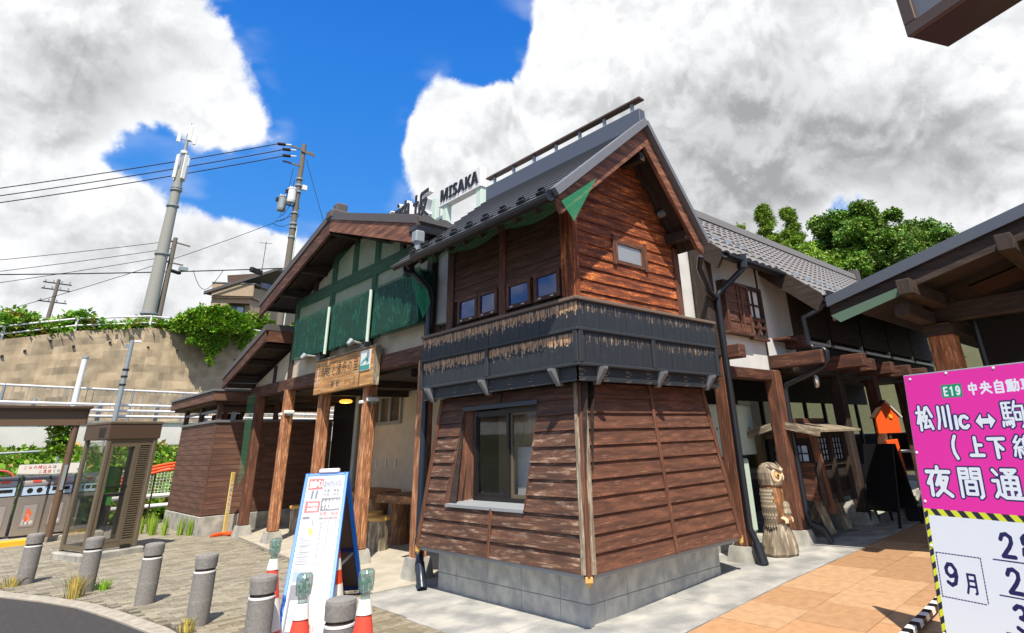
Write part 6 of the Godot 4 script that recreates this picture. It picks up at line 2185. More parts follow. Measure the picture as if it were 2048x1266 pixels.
func _cones() -> void:
	var c := own("light_cone", "red and white lamp-topped cone before the lower corner of the blue-framed board", "traffic cone", Vector3(1.81, 0, -4.29), 0.2, "cones topped with clear lamps")
	var st := S()
	bx(st, Vector3(-0.19, 0, -0.19), Vector3(0.19, 0.035, 0.19), -1, 0.012)
	mk("base", st, M.cone_red, c)
	_band("red_band", c, 0.03, 0.16, M.cone_red)
	_band("white_band", c, 0.16, 0.4, M.cone_white)
	_band("red_band", c, 0.4, 0.62, M.cone_red)
	_band("white_collar", c, 0.62, 0.7, M.cone_white, 0.006)
	st = S()
	bx(st, Vector3(0.055, 0.5, -0.04), Vector3(0.075, 0.57, 0.04), -1, 0.003)
	mk("sticker", st, M.white, c)
	st = S()
	lathe(st, [Vector2(0.03, 0.7), Vector2(0.028, 0.735), Vector2(0.046, 0.75), Vector2(0.05, 0.8), Vector2(0.05, 0.85), Vector2(0.04, 0.865), Vector2(0.0, 0.868)], 20)
	var lamp := mk("lamp", st, M.lens, c)
	for k in 6:
		st = S()
		ob(st, Transform3D(Basis(Vector3.UP, k * PI / 3), Vector3(sin(k * PI / 3) * 0.028, 0.765 + (k % 3) * 0.03, cos(k * PI / 3) * 0.028)), Vector3(0.03, 0.02, 0.012), -1, 0.003)
		mk("reflector", st, M.green_barrier if k % 3 == 1 else M.galv, lamp)
	st = S()
	lathe(st, [Vector2(0.012, 0.74), Vector2(0.012, 0.86)], 8)
	mk("core", st, M.galv, lamp)
	copy(c, Vector3(2.12, 0, -4.06), 0.9, "red and white traffic cone topped with a lamp, right of the short bollard")
	copy(c, Vector3(2.3, 0, -6.17), 2.4, "red and white traffic cone topped with a lamp, half hidden behind a bollard")
	var d := own("striped_cone", "orange cone with wide silver bands and a black weight ring, inside the blue-framed board", "traffic cone", Vector3(3.0, 0, -6.5), 0.5)
	_band("orange_band", d, 0.08, 0.22, M.cone_orange, 0.03)
	_band("silver_band", d, 0.22, 0.36, M.cone_white, 0.031)
	_band("orange_band", d, 0.36, 0.48, M.cone_orange, 0.03)
	_band("silver_band", d, 0.48, 0.58, M.cone_white, 0.031)
	_band("orange_band", d, 0.58, 0.7, M.cone_orange, 0.03)
	st = S()
	lathe(st, [Vector2(0.26, 0.0), Vector2(0.27, 0.03), Vector2(0.26, 0.1), Vector2(0.2, 0.12), Vector2(0.16, 0.12)], 26)
	mk("weight_ring", st, M.black_plastic, d)
	st = S()
	lathe(st, [Vector2(0.25, 0.1), Vector2(0.25, 0.16), Vector2(0.19, 0.18), Vector2(0.15, 0.18)], 26)
	mk("weight_ring", st, M.black_plastic, d)

func _a_frame() -> void:
	var o := thing("timetable_board", "blue-framed folding board covered with printed bus notices", "board", Vector3(3.2, 0, -6.8))
	var fr := Vector3(2.78, 0.0, -6.0)
	var br := Vector3(3.88, 0.0, -7.54)
	var rr := Vector3(3.24, 1.35, -6.84)
	var w := Vector3(-0.814, 0, -0.58) * 0.42
	var up := (rr - fr).normalized()
	var ub := (rr - br).normalized()
	var st := S()
	# front leaf: panel in its blue frame
	var side := w.normalized()
	var nf := side.cross(up).normalized()
	if nf.x > 0.0:
		nf = -nf
	var len_ := (rr - fr).length()
	var xf := Transform3D(Basis(side, up, side.cross(up)), fr)
	var nz := 1.0 if side.cross(up).dot(nf) > 0.0 else -1.0
	for q in [[Vector3(0.0, len_ / 2, 0), Vector3(0.035, len_, 0.045)], [Vector3(0.42, len_ / 2, 0), Vector3(0.035, len_, 0.045)], [Vector3(0.21, len_ - 0.018, 0), Vector3(0.384, 0.035, 0.045)], [Vector3(0.21, 0.05, 0), Vector3(0.384, 0.035, 0.045)]]:
		st = S()
		ob(st, xf.translated_local(q[0]), q[1], -1, 0.004)
		mk("frame_bar", st, M.blue_frame, o)
	st = S()
	ob(st, xf.translated_local(Vector3(0.21, len_ / 2 + 0.01, 0.012 * nz)), Vector3(0.386, len_ - 0.09, 0.012))
	mk("panel", st, M.white, o)
	# the print
	var im := Image.create(288, 1152, false, Image.FORMAT_RGB8)
	im.fill(C8(138, 148, 166))
	var navy := C8(44, 56, 88)
	var red := C8(190, 44, 60)
	var W := C8(236, 236, 236)
	im.fill_rect(Rect2i(10, 22, 116, 92), red)
	line(im, ["onore", "ugoku", "kba", "ksu"], 16, 34, Vector2(25, 64), 27, 2.6, W)
	line(im, ["J", "", "", "", "", "", "", ""], 132, 40, Vector2(16, 56), 16, 2.4, navy)
	line(im, ["kha", "khi", "khu", "khe", "khi", "kba", "ksu"], 152, 40, Vector2(17, 56), 18, 1.6, navy)
	for k in 2:
		line(im, ["naka", "sato", "", "kami", "saka"], 140, 116 + k * 34, Vector2(20, 24), 26, 1.5, navy if k == 0 else C8(90, 90, 96))
	im.fill_rect(Rect2i(132, 190, 150, 108), navy)
	line(im, ["naka", "hiro", "onore", "ugoku", "kuruma"], 142, 204, Vector2(24, 78), 28, 2.6, W)
	for k in 2:
		stroke(im, Vector2(52 + k * 34, 128), Vector2(48 + k * 34, 186), 6.0, navy)
	im.fill_rect(Rect2i(10, 214, 114, 92), red)
	for k in 2:
		line(im, ["kami", "saka", "aida", "yoru"], 28, 226 + k * 38, Vector2(17, 28), 21, 1.5, W)
	line(im, ["saka", "aida", "", "sen", "tooru"], 132, 304, Vector2(24, 30), 30, 1.6, red)
	im.fill_rect(Rect2i(8, 338, 52, 18), navy)
	for k in 4:
		im.fill_rect(Rect2i(136 + k * 36, 350, 32, 14), navy if k % 2 == 0 else red)
	stroke(im, Vector2(78, 440), Vector2(92, 470), 15.0, C8(214, 170, 50))
	stroke(im, Vector2(80, 360), Vector2(100, 420), 2.0, navy)
	for c in 5:
		var x := 150 + c * 28
		for k in 19:
			if (k * 7 + c * 3) % 5 != 0:
				im.fill_rect(Rect2i(x + (k % 2), 376 + k * 15, 9 + (k * 5 + c) % 8, 8), navy.lerp(W, 0.25 if c % 2 else 0.05))
	for k in 12:
		im.fill_rect(Rect2i(14 + (k * 13) % 20, 500 + k * 17, 30 + (k * 37) % 60, 7), navy.lerp(W, 0.3))
	for q in [[20, 560, 48], [20, 640, 30]]:
		for e in 2:
			im.fill_rect(Rect2i(q[0], q[1] + e * q[2], 70, 4), navy)
	im.fill_rect(Rect2i(8, 690, 272, 4), navy)
	im.fill_rect(Rect2i(8, 730, 272, 3), navy)
	im.fill_rect(Rect2i(12, 742, 92, 70), C8(88, 124, 180))
	im.fill_rect(Rect2i(226, 700, 40, 26), C8(88, 124, 180))
	for k in 10:
		im.fill_rect(Rect2i(130, 744 + k * 12, 50 + (k * 41) % 90, 5), red.lerp(W, 0.2) if k % 4 == 0 else navy.lerp(W, 0.3))
	im.fill_rect(Rect2i(10, 830, 150, 300), navy)
	im.fill_rect(Rect2i(24, 930, 118, 190), C8(170, 186, 208))
	for k in 14:
		im.fill_rect(Rect2i(34, 944 + k * 12, 20 + (k * 29) % 70, 5), navy.lerp(W, 0.2))
	for k in 22:
		im.fill_rect(Rect2i(176, 840 + k * 13, 60 + (k * 31) % 40, 5), C8(206, 120, 70) if k > 14 else navy.lerp(W, 0.25))
	for x in [128]:
		im.fill_rect(Rect2i(x, 10, 2, 680), C8(150, 156, 166))
	var pl := 0.372
	var hl := len_ - 0.1
	var p0 := xf * Vector3(0.21 + pl / 2 * (1.0), len_ - 0.04, 0.0195 * nz)
	# reading from outside, left is where the side vector ends
	sheet("print", p0, -side * pl, -up * hl, nf, print_mat("timetable_print", im, 0.3), o)
	# back leaf: blue stiles, cross bars, dull panel
	var xb := Transform3D(Basis(side, ub, side.cross(ub)), br)
	var lb := (rr - br).length()
	for q in [[Vector3(0.0, lb / 2, 0), Vector3(0.04, lb, 0.05)], [Vector3(0.42, lb / 2, 0), Vector3(0.04, lb, 0.05)]]:
		st = S()
		ob(st, xb.translated_local(q[0]), q[1], -1, 0.004)
		mk("frame_bar", st, M.blue_frame, o)
	for y in [0.08, 0.62, lb - 0.02]:
		st = S()
		ob(st, xb.translated_local(Vector3(0.21, y, 0)), Vector3(0.38, 0.035, 0.04), -1, 0.004)
		mk("cross_bar", st, M.navy, o)
	st = S()
	ob(st, xb.translated_local(Vector3(0.21, 0.05, 0)), Vector3(0.04, 1.9, 0.03), 1)
	mk("stiffener", st, M.navy, o)
	st = S()
	ob(st, xb.translated_local(Vector3(0.21, lb / 2 + 0.02, 0.01)), Vector3(0.38, lb - 0.14, 0.01))
	mk("back_panel", st, M.bronze_dark, o)
	beam("stay", fr.lerp(rr, 0.35) + w * 0.1, br.lerp(rr, 0.35) + w * 0.1, 0.02, 0.03, M.alu, o)
	st = S()
	ob(st, Transform3D(Basis(side, Vector3.UP, side.cross(Vector3.UP)), rr + w * 0.45 + Vector3(0, 0.03, 0)), Vector3(0.22, 0.05, 0.08), 0, 0.015)
	mk("carry_handle", st, M.white, o)

func _booth() -> void:
	var o := own("phone_booth", "bronze telephone booth with glass sides and a louvred panel", "phone booth", Vector3(1.97, 0.1, -13.85), 0.27)
	# local: x to the right along the front, z backwards is negative
	var W := 0.78
	var D := 0.82
	var H := 2.1
	var st := S()
	bx(st, Vector3(-0.12, -0.12, -D - 0.1), Vector3(W + 0.12, 0.0, 0.14), -1, 0.02)
	mk("plinth", st, M.concrete, o)
	for x in [0.0, W]:
		for z in [0.0, -D]:
			st = S()
			bx(st, Vector3(x - 0.035, 0, z - 0.035), Vector3(x + 0.035, H, z + 0.035), 1, 0.012)
			mk("corner_post", st, M.alu_bronze, o)
	st = S()
	bx(st, Vector3(-0.06, H - 0.28, -D - 0.05), Vector3(W + 0.06, H - 0.02, 0.05), -1, 0.01)
	var rf := mk("roof_box", st, M.bronze_dark, o)
	box("roof_cap", Vector3(-0.07, H - 0.019, -D - 0.06), Vector3(W + 0.07, H + 0.03, 0.06), M.alu_bronze, rf, -1, 0.01)
	for k in 5:
		box("roof_louvre", Vector3(-0.066, H - 0.24 + k * 0.035, -0.3), Vector3(-0.06, H - 0.22 + k * 0.035, -0.08), M.alu_dark, rf)
	# front: glass leaf on the left, louvres on the right
	box("sill", Vector3(0.036, 0.03, -0.02), Vector3(W - 0.036, 0.12, 0.02), M.alu_bronze, o)
	box("head", Vector3(0.036, H - 0.36, -0.02), Vector3(W - 0.036, H - 0.281, 0.02), M.alu_bronze, o)
	var door := mk("door", _frame_box(Vector3(0.04, 0.121, -0.02), Vector3(0.5, H - 0.361, 0.024), 0.05, 2), M.alu_bronze, o)
	sheet("pane", Vector3(0.09, H - 0.41, 0.0), Vector3(0.36, 0, 0), Vector3(0, -H + 0.58, 0), Vector3.BACK, M.pane, door)
	box("door_bar", Vector3(0.09, 1.0, 0.003), Vector3(0.45, 1.03, 0.018), M.alu_dark, door)
	var lv := mk("louvre_panel", _frame_box(Vector3(0.505, 0.121, -0.02), Vector3(W - 0.036, H - 0.361, 0.02), 0.03, 2), M.alu_bronze, o)
	for k in 40:
		beam("louvre", Vector3(0.535, 0.18 + k * 0.0385, 0.0), Vector3(W - 0.066, 0.18 + k * 0.0385, 0.0), 0.03, 0.02, M.alu_bronze, lv, 0.0, Vector3(0, 1, 0.5))
	box("louvre_back", Vector3(0.535, 0.15, -0.03), Vector3(W - 0.066, H - 0.39, -0.024), M.bronze_dark, lv)
	box("step", Vector3(0.53, -0.0, 0.03), Vector3(0.68, 0.06, 0.08), M.alu_dark, o)
	# other sides: glass
	for x in [0.0, W]:
		sheet("pane", Vector3(x, H - 0.3, -D + 0.035), Vector3(0, 0, D - 0.07), Vector3(0, -H + 0.36, 0), Vector3.LEFT if x < 0.1 else Vector3.RIGHT, M.pane, o)
		box("side_rail", Vector3(x - 0.02, 0.03, -D + 0.036), Vector3(x + 0.02, 0.1, -0.036), M.alu_bronze, o)
	sheet("pane", Vector3(0.035, H - 0.3, -D), Vector3(W - 0.07, 0, 0), Vector3(0, -H + 0.36, 0), Vector3.FORWARD, M.pane, o)
	box("back_rail", Vector3(0.036, 0.03, -D - 0.02), Vector3(W - 0.036, 0.1, -D + 0.02), M.alu_bronze, o)
	box("handle", Vector3(-0.06, H - 0.5, -0.12), Vector3(-0.04, H - 0.3, -0.06), M.alu, o)
	# the telephone on its shelf
	st = S()
	bx(st, Vector3(0.3, 0.9, -D + 0.05), Vector3(0.62, 1.35, -D + 0.22), -1, 0.02)
	mk("telephone", st, M.green_barrier, o)
	box("shelf", Vector3(0.04, 0.84, -D + 0.04), Vector3(W - 0.04, 0.88, -D + 0.4), M.alu_dark, o)
	box("directory", Vector3(0.08, 0.3, -D + 0.06), Vector3(0.4, 0.84, -D + 0.3), M.alu_dark, o)

func _bin(label: String, at: Vector3, turn: float, kind: int) -> void:
	var o := own("waste_bin", label, "bin", at, turn, "steel waste bins under the shelter")
	var w := 0.23
	var st := S()
	bx(st, Vector3(-w, 0.04, -0.4), Vector3(w, 0.8, 0.0), -1, 0.012)
	mk("body", st, M.stainless, o)
	box("foot", Vector3(-w + 0.02, 0, -0.38), Vector3(w - 0.02, 0.039, -0.03), M.black_plastic, o)
	st = S()
	slab(st, Transform3D(Basis(Vector3(0, 0, -1), Vector3.UP, Vector3(1, 0, 0)), Vector3(-w, 0, 0)), PackedVector2Array([Vector2(0.0, 0.801), Vector2(0.02, 1.0), Vector2(0.4, 1.0), Vector2(0.4, 0.801)]), 2 * w)
	mk("slot_box", st, M.stainless_dark, o)
	st = S()
	var arc := PackedVector2Array()
	for k in 9:
		var a := PI * 0.5 * k / 8.0
		arc.append(Vector2(0.2 - 0.2 * cos(a) - 0.0, 1.0 + 0.2 * sin(a)))
	arc.append(Vector2(0.42, 1.2))
	arc.append(Vector2(0.42, 1.0))
	slab(st, Transform3D(Basis(Vector3(0, 0, -1), Vector3.UP, Vector3(1, 0, 0)), Vector3(-w + 0.03, 0, 0)), arc, 2 * w - 0.06)
	mk("hood", st, M.stainless, o)
	for s in [-1.0, 1.0]:
		st = S()
		slab(st, Transform3D(Basis(Vector3(0, 0, -1), Vector3.UP, Vector3(1, 0, 0)), Vector3(-w if s < 0 else w - 0.03, 0, 0)), arc, 0.03)
		mk("hood_end", st, M.stainless_dark, o)
	# pale blue slot plate with its openings
	box("slot_plate", Vector3(-w + 0.03, 0.82, 0.0), Vector3(w - 0.03, 0.985, 0.006), M.pale_blue, o)
	if kind == 0:
		box("slot", Vector3(-0.15, 0.89, 0.007), Vector3(0.15, 0.95, 0.012), M.void, o)
	elif kind == 1:
		for x in [-0.08, 0.08]:
			st = S()
			lathe(st, [Vector2(0.05, 0.0), Vector2(0.05, 0.005), Vector2(0.0, 0.005)], 18, Transform3D(Basis(Vector3.RIGHT, PI / 2), Vector3(x, 0.91, 0.007)))
			mk("round_hole", st, M.void, o)
	else:
		for x in [[-0.1, -0.07], [-0.03, 0.05], [0.08, 0.17]]:
			box("slot", Vector3(x[0], 0.88, 0.007), Vector3(x[1], 0.95, 0.012), M.void, o)
	var im := Image.create(96, 128, false, Image.FORMAT_RGB8)
	im.fill(C8(150, 144, 144) if kind != 2 else C8(222, 208, 206))
	for k in 7:
		stroke(im, Vector2(18 + k * 11, 112 - (k * 17) % 12), Vector2(22 + k * 9, 96 + (k * 23) % 16), 8.0, [C8(190, 190, 196), C8(120, 120, 130), C8(210, 204, 200)][k % 3])
	stroke(im, Vector2(40, 36), Vector2(36, 92), 12.0, C8(212, 96, 62))
	stroke(im, Vector2(42, 36), Vector2(64, 60), 9.0, C8(206, 108, 76))
	stroke(im, Vector2(38, 60), Vector2(62, 94), 8.0, C8(220, 130, 100))
	var wd := mk("view_window", _frame_box(Vector3(-0.13, 0.2, 0.0), Vector3(0.13, 0.66, 0.008), 0.02, 2), M.stainless, o)
	sheet("bag_print", Vector3(-0.11, 0.64, 0.004), Vector3(0.22, 0, 0), Vector3(0, -0.42, 0), Vector3.BACK, print_mat("bag_%d" % kind, im, 0.2), wd)
	box("hood_label", Vector3(-0.07, 1.075, 0.002), Vector3(0.08, 1.115, 0.004), M.cone_red, o).rotation.x = 0.0

func _bins() -> void:
	_bin("steel waste bin with a letter slot, at the picture's left edge", Vector3(0.92, 0.1, -18.1), 0.0, 0)
	_bin("steel waste bin with two round holes", Vector3(1.43, 0.1, -18.0), 0.0, 1)
	_bin("steel waste bin mostly hidden by the brown shelter post", Vector3(1.88, 0.1, -18.05), 0.0, 0)
	_bin("steel waste bin with three square slots, next to the phone booth", Vector3(2.36, 0.1, -18.1), 0.0, 2)
	var st := S()
	bx(st, Vector3(-4.0, -0.05, -18.8), Vector3(2.8, 0.1, -17.7), -1, 0.02)
	struct(mk("kerb_island", st, M.kerb))
	st = S()
	bx(st, Vector3(-4.0, -0.05, -17.69), Vector3(1.7, 0.104, -17.5), -1, 0.015)
	struct(mk("kerb_yellow", st, M.yellow))
	# shelter over the bins: a post, an I-beam, a flat roof
	var t := thing("bin_shelter", "brown steel shelter roof on an I-beam and one post over the bins", "shelter", Vector3(1.83, 0.0, -17.6))
	st = S()
	tube(st, [Vector3(1.82, 0.1, -17.58), Vector3(1.82, 2.35, -17.58)], 0.07, 10)
	mk("post", st, M.steel_brown, t)
	for z in [-17.58]:
		box("web", Vector3(-6.0, 2.34, z - 0.02), Vector3(1.98, 2.64, z + 0.02), M.steel_brown, t)
		box("flange", Vector3(-6.0, 2.641, z - 0.09), Vector3(2.0, 2.665, z + 0.09), M.steel_brown, t)
		box("flange", Vector3(-6.0, 2.315, z - 0.09), Vector3(2.0, 2.339, z + 0.09), M.steel_brown, t)
	box("end_plate", Vector3(1.981, 2.34, -17.66), Vector3(2.0, 2.64, -17.5), M.rust_brown, t)
	box("roof", Vector3(-6.0, 2.67, -18.5), Vector3(2.05, 2.72, -17.45), M.rust_brown, t)
	for k in 7:
		st = S()
		tube(st, [Vector3(1.2 + k * 0.05, 2.3, -17.8), Vector3(1.2 + k * 0.05, 2.315, -17.8)], 0.015, 6)
		mk("bolt", st, M.wire, t)
	box("brace", Vector3(1.79, 1.0, -17.52), Vector3(1.85, 1.5, -17.5), M.galv, t)
	# notice above the bins
	var o := own("rubbish_notice", "white notice board with red Japanese writing behind the bins", "sign", Vector3(1.75, 0.0, -19.2), 0.03)
	var im := Image.create(640, 96, false, Image.FORMAT_RGB8)
	im.fill(C8(238, 236, 232))
	line(im, ["ko", "mi", "no", "motsu", "komu", "mi"], 40, 10, Vector2(38, 34), 46, 2.2, C8(196, 50, 60))
	line(im, ["ha"], 318, 10, Vector2(36, 34), 46, 2.2, C8(50, 50, 56))
	line(im, ["ko", "haka", "yoru"], 190, 54, Vector2(36, 32), 44, 2.2, C8(196, 50, 60))
	line(im, ["ku", "da"], 326, 54, Vector2(34, 32), 42, 2.2, C8(50, 50, 56))
	line(im, ["no"], 560, 50, Vector2(30, 24), 42, 2.0, C8(60, 60, 66))
	box("board", Vector3(-0.62, 1.3, -0.02), Vector3(0.62, 1.53, 0.0), M.white, o)
	sheet("print", Vector3(-0.61, 1.525, 0.003), Vector3(1.22, 0, 0), Vector3(0, -0.22, 0), Vector3.BACK, print_mat("notice_print", im), o)
	for x in [-0.5, 0.5]:
		box("stake", Vector3(x - 0.02, 0.0, -0.05), Vector3(x + 0.02, 1.5, -0.021), M.galv, o)

func _pink_sign() -> void:
	var at := Vector3(5.661, 2.006, -1.662)
	var u := Vector3(-0.273, 0, 0.962)
	var e := Vector3(-0.149, -0.988, -0.042).normalized()
	var o := thing("roadworks_sign", "large pink and white roadworks sign with Japanese writing and a black-yellow striped edge", "sign", Vector3(5.5, 0.08, -1.2))
	var n := u.cross(e).normalized()
	if n.x > 0:
		n = -n
	var wd := 1.4
	var hg := 1.93
	var im := Image.create(1024, 1412, false, Image.FORMAT_RGB8)
	var s := 1024.0 / wd
	var pink := C8(216, 40, 160)
	var white := C8(214, 224, 236)
	var navy := C8(26, 24, 82)
	im.fill(white)
	im.fill_rect(Rect2i(0, 0, 1024, int(1.0 * s)), pink)
	# striped tape: along the seam and down the left edge
	for k in 40:
		var x := k * 0.1 * s
		for j in int(0.045 * s):
			im.fill_rect(Rect2i(int(x + j * 0.8), int(1.0 * s) + j, int(0.05 * s), 1), C8(206, 214, 40))
			im.fill_rect(Rect2i(int(x + 0.05 * s + j * 0.8), int(1.0 * s) + j, int(0.05 * s), 1), C8(30, 32, 40))
	im.fill_rect(Rect2i(0, int(1.0 * s), int(0.03 * s), 700), C8(206, 214, 40))
	for k in 12:
		for j in int(0.03 * s):
			im.fill_rect(Rect2i(j, int((1.0 + k * 0.085) * s) - int(j * 0.7) + 20, 1, int(0.042 * s)), C8(30, 32, 40))
	im.fill_rect(Rect2i(int(0.29 * s), int(0.1 * s), int(0.158 * s), int(0.1 * s)), C8(12, 140, 100))
	line(im, ["E", "1", "9"], 0.303 * s, 0.115 * s, Vector2(0.038, 0.07) * s, 0.047 * s, 5.0, white)
	line(im, ["naka", "hiro", "onore", "ugoku", "kuruma"], 0.485 * s, 0.102 * s, Vector2(0.082, 0.088) * s, 0.092 * s, 5.2, white)
	var big := [["matsu", 0.055, 0.245, 0.125, 0.19], ["kawa", 0.215, 0.245, 0.12, 0.19], ["I", 0.335, 0.335, 0.05, 0.095], ["C", 0.375, 0.335, 0.08, 0.095], ["koma", 0.685, 0.25, 0.15, 0.19], ["paren", 0.27, 0.48, 0.08, 0.16], ["ue", 0.42, 0.49, 0.1, 0.14], ["shita", 0.555, 0.49, 0.115, 0.145], ["sen", 0.715, 0.49, 0.125, 0.145], ["yoru", 0.058, 0.7, 0.185, 0.205], ["aida", 0.296, 0.7, 0.175, 0.205], ["tooru", 0.535, 0.7, 0.18, 0.205]]
	for pass_ in 2:
		for g in big:
			var r := 8.5 if g[2] < 0.3 else (10.5 if g[2] > 0.6 else 9.0)
			if g[0] == "I" or g[0] == "C":
				r = 9.5
			if g[0] == "koma" or g[0] == "sen":
				r = 6.0
			if g[0] == "aida" or g[0] == "tooru":
				r = 8.5
			write(im, g[0], Rect2(g[1] * s, g[2] * s, g[3] * s, g[4] * s), r + (7.0 if pass_ == 0 else 0.0), navy if pass_ == 0 else white)
		var ay := 0.383 * s
		for k in 22:
			var hw := 0.05 * s * k / 22.0
			for m in [-1.0, 1.0]:
				var xx: float = 0.57 * s + m * (0.066 - 0.04 * k / 22.0) * s
				stroke(im, Vector2(xx, ay - hw), Vector2(xx, ay + hw), 2.0 + (7.0 if pass_ == 0 else 0.0), navy if pass_ == 0 else white)
		stroke(im, Vector2(0.53 * s, ay), Vector2(0.61 * s, ay), 14.0 + (7.0 if pass_ == 0 else 0.0), navy if pass_ == 0 else white)
	# the white half: dates
	for k in 14:
		var f := k / 14.0
		for q in [[0.045 + 0.31 * f, 1.29, 0.012, 0.0], [0.04 + 0.31 * f, 1.568, 0.012, 0.0], [0.042, 1.29 + 0.278 * f, 0.0, 0.011], [0.354, 1.29 + 0.278 * f, 0.0, 0.011]]:
			stroke(im, Vector2(q[0], q[1]) * s, Vector2(q[0] + q[2], q[1] + q[3]) * s, 2.6, navy)
	write(im, "9", Rect2(0.075 * s, 1.345 * s, 0.115 * s, 0.15 * s), 9.0, navy)
	write(im, "tsuki", Rect2(0.222 * s, 1.395 * s, 0.09 * s, 0.125 * s), 5.5, navy)
	for k in 3:
		var y := 1.112 + k * 0.21
		write(im, ["2", "2", "3"][k], Rect2(0.492 * s, y * s, 0.11 * s, 0.155 * s), 9.5, navy)
		if k == 0:
			write(im, "8", Rect2(0.622 * s, y * s, 0.11 * s, 0.155 * s), 9.5, navy)
		else:
			write(im, ["9", "9"][k - 1] if k == 1 else "1", Rect2(0.625 * s, y * s, 0.11 * s, 0.155 * s), 9.5, navy)
		stroke(im, Vector2(0.44, y + 0.173) * s, Vector2(0.95, y + 0.173) * s, 3.0, navy)
	var back := -n
	var st := S()
	var xf := Transform3D(Basis(u, -e, u.cross(-e)), at + u * wd / 2 + e * hg / 2 + back * 0.012)
	ob(st, xf, Vector3(wd + 0.02, hg + 0.02, 0.02), -1, 0.004)
	mk("panel", st, M.galv, o)
	sheet("print", at + n * 0.0015, u * wd, e * hg, n, print_mat("roadworks_print", im, 0.35), o)
	for q in [Vector2(0.05, 0.03), Vector2(0.35, 0.012), Vector2(0.7, 0.012), Vector2(1.05, 0.012), Vector2(0.012, 0.6), Vector2(0.015, 1.25), Vector2(0.012, 1.8), Vector2(0.02, 0.95)]:
		st = S()
		var c = at + u * q.x + e * q.y + n * 0.002
		var bz := Basis(u, n, u.cross(n))
		lathe(st, [Vector2(0.011, 0.0), Vector2(0.009, 0.004), Vector2(0.0, 0.006)], 10, Transform3D(bz, c))
		mk("screw", st, M.white, o)
	for k in 2:
		var p := at + u * (0.25 + k * 0.9) + back * 0.04
		beam("prop", p + e * 0.3, p + e * 1.9 + back * 0.0, 0.05, 0.05, M.galv, o)
		var foot := p + back * 0.75
		foot.y = gy(foot.x)
		beam("back_stay", p + e * 0.4, foot, 0.04, 0.04, M.galv, o)
	# striped pole lying before its foot
	var b := thing("striped_pole", "black and white striped pole lying on the paving at the roadworks sign's foot", "pole", Vector3(6.1, 0.1, -2.1))
	var a0 := Vector3(5.2, 0.11, -2.05)
	var a1 := Vector3(7.0, 0.15, -2.14)
	for k in 18:
		st = S()
		bar(st, a0.lerp(a1, k / 18.0), a0.lerp(a1, (k + 1) / 18.0 - 0.0005), 0.07, 0.05, Vector3.UP, 0.006)
		mk("stripe_block", st, M.white_gloss if k % 2 else M.letter_black, b)
	box("foot", Vector3(5.3, 0.04, -2.1), Vector3(5.4, 0.09, -2.0), M.black_plastic, b)
	box("foot", Vector3(6.8, 0.09, -2.19), Vector3(6.9, 0.125, -2.08), M.black_plastic, b)

# ---------------------------------------------------------------- the slope behind: walls, rails, poles, wires, a house
func _along(p: Vector3, q: Vector3, n: int) -> Array:
	var out := []
	for k in n + 1:
		out.append(p.lerp(q, float(k) / n))
	return out

# heights of the big wall's upper edge
const WALL := [[-16.0, 3.2, -31.0], [-8.0, 4.7, -33.2], [-3.0, 5.8, -34.6], [0.3, 6.6, -35.45], [2.8, 7.33, -36.16], [5.9, 7.94, -37.04], [9.25, 8.05, -37.98], [12.0, 7.98, -38.74], [17.0, 7.8, -40.1], [26.0, 7.5, -42.5]]

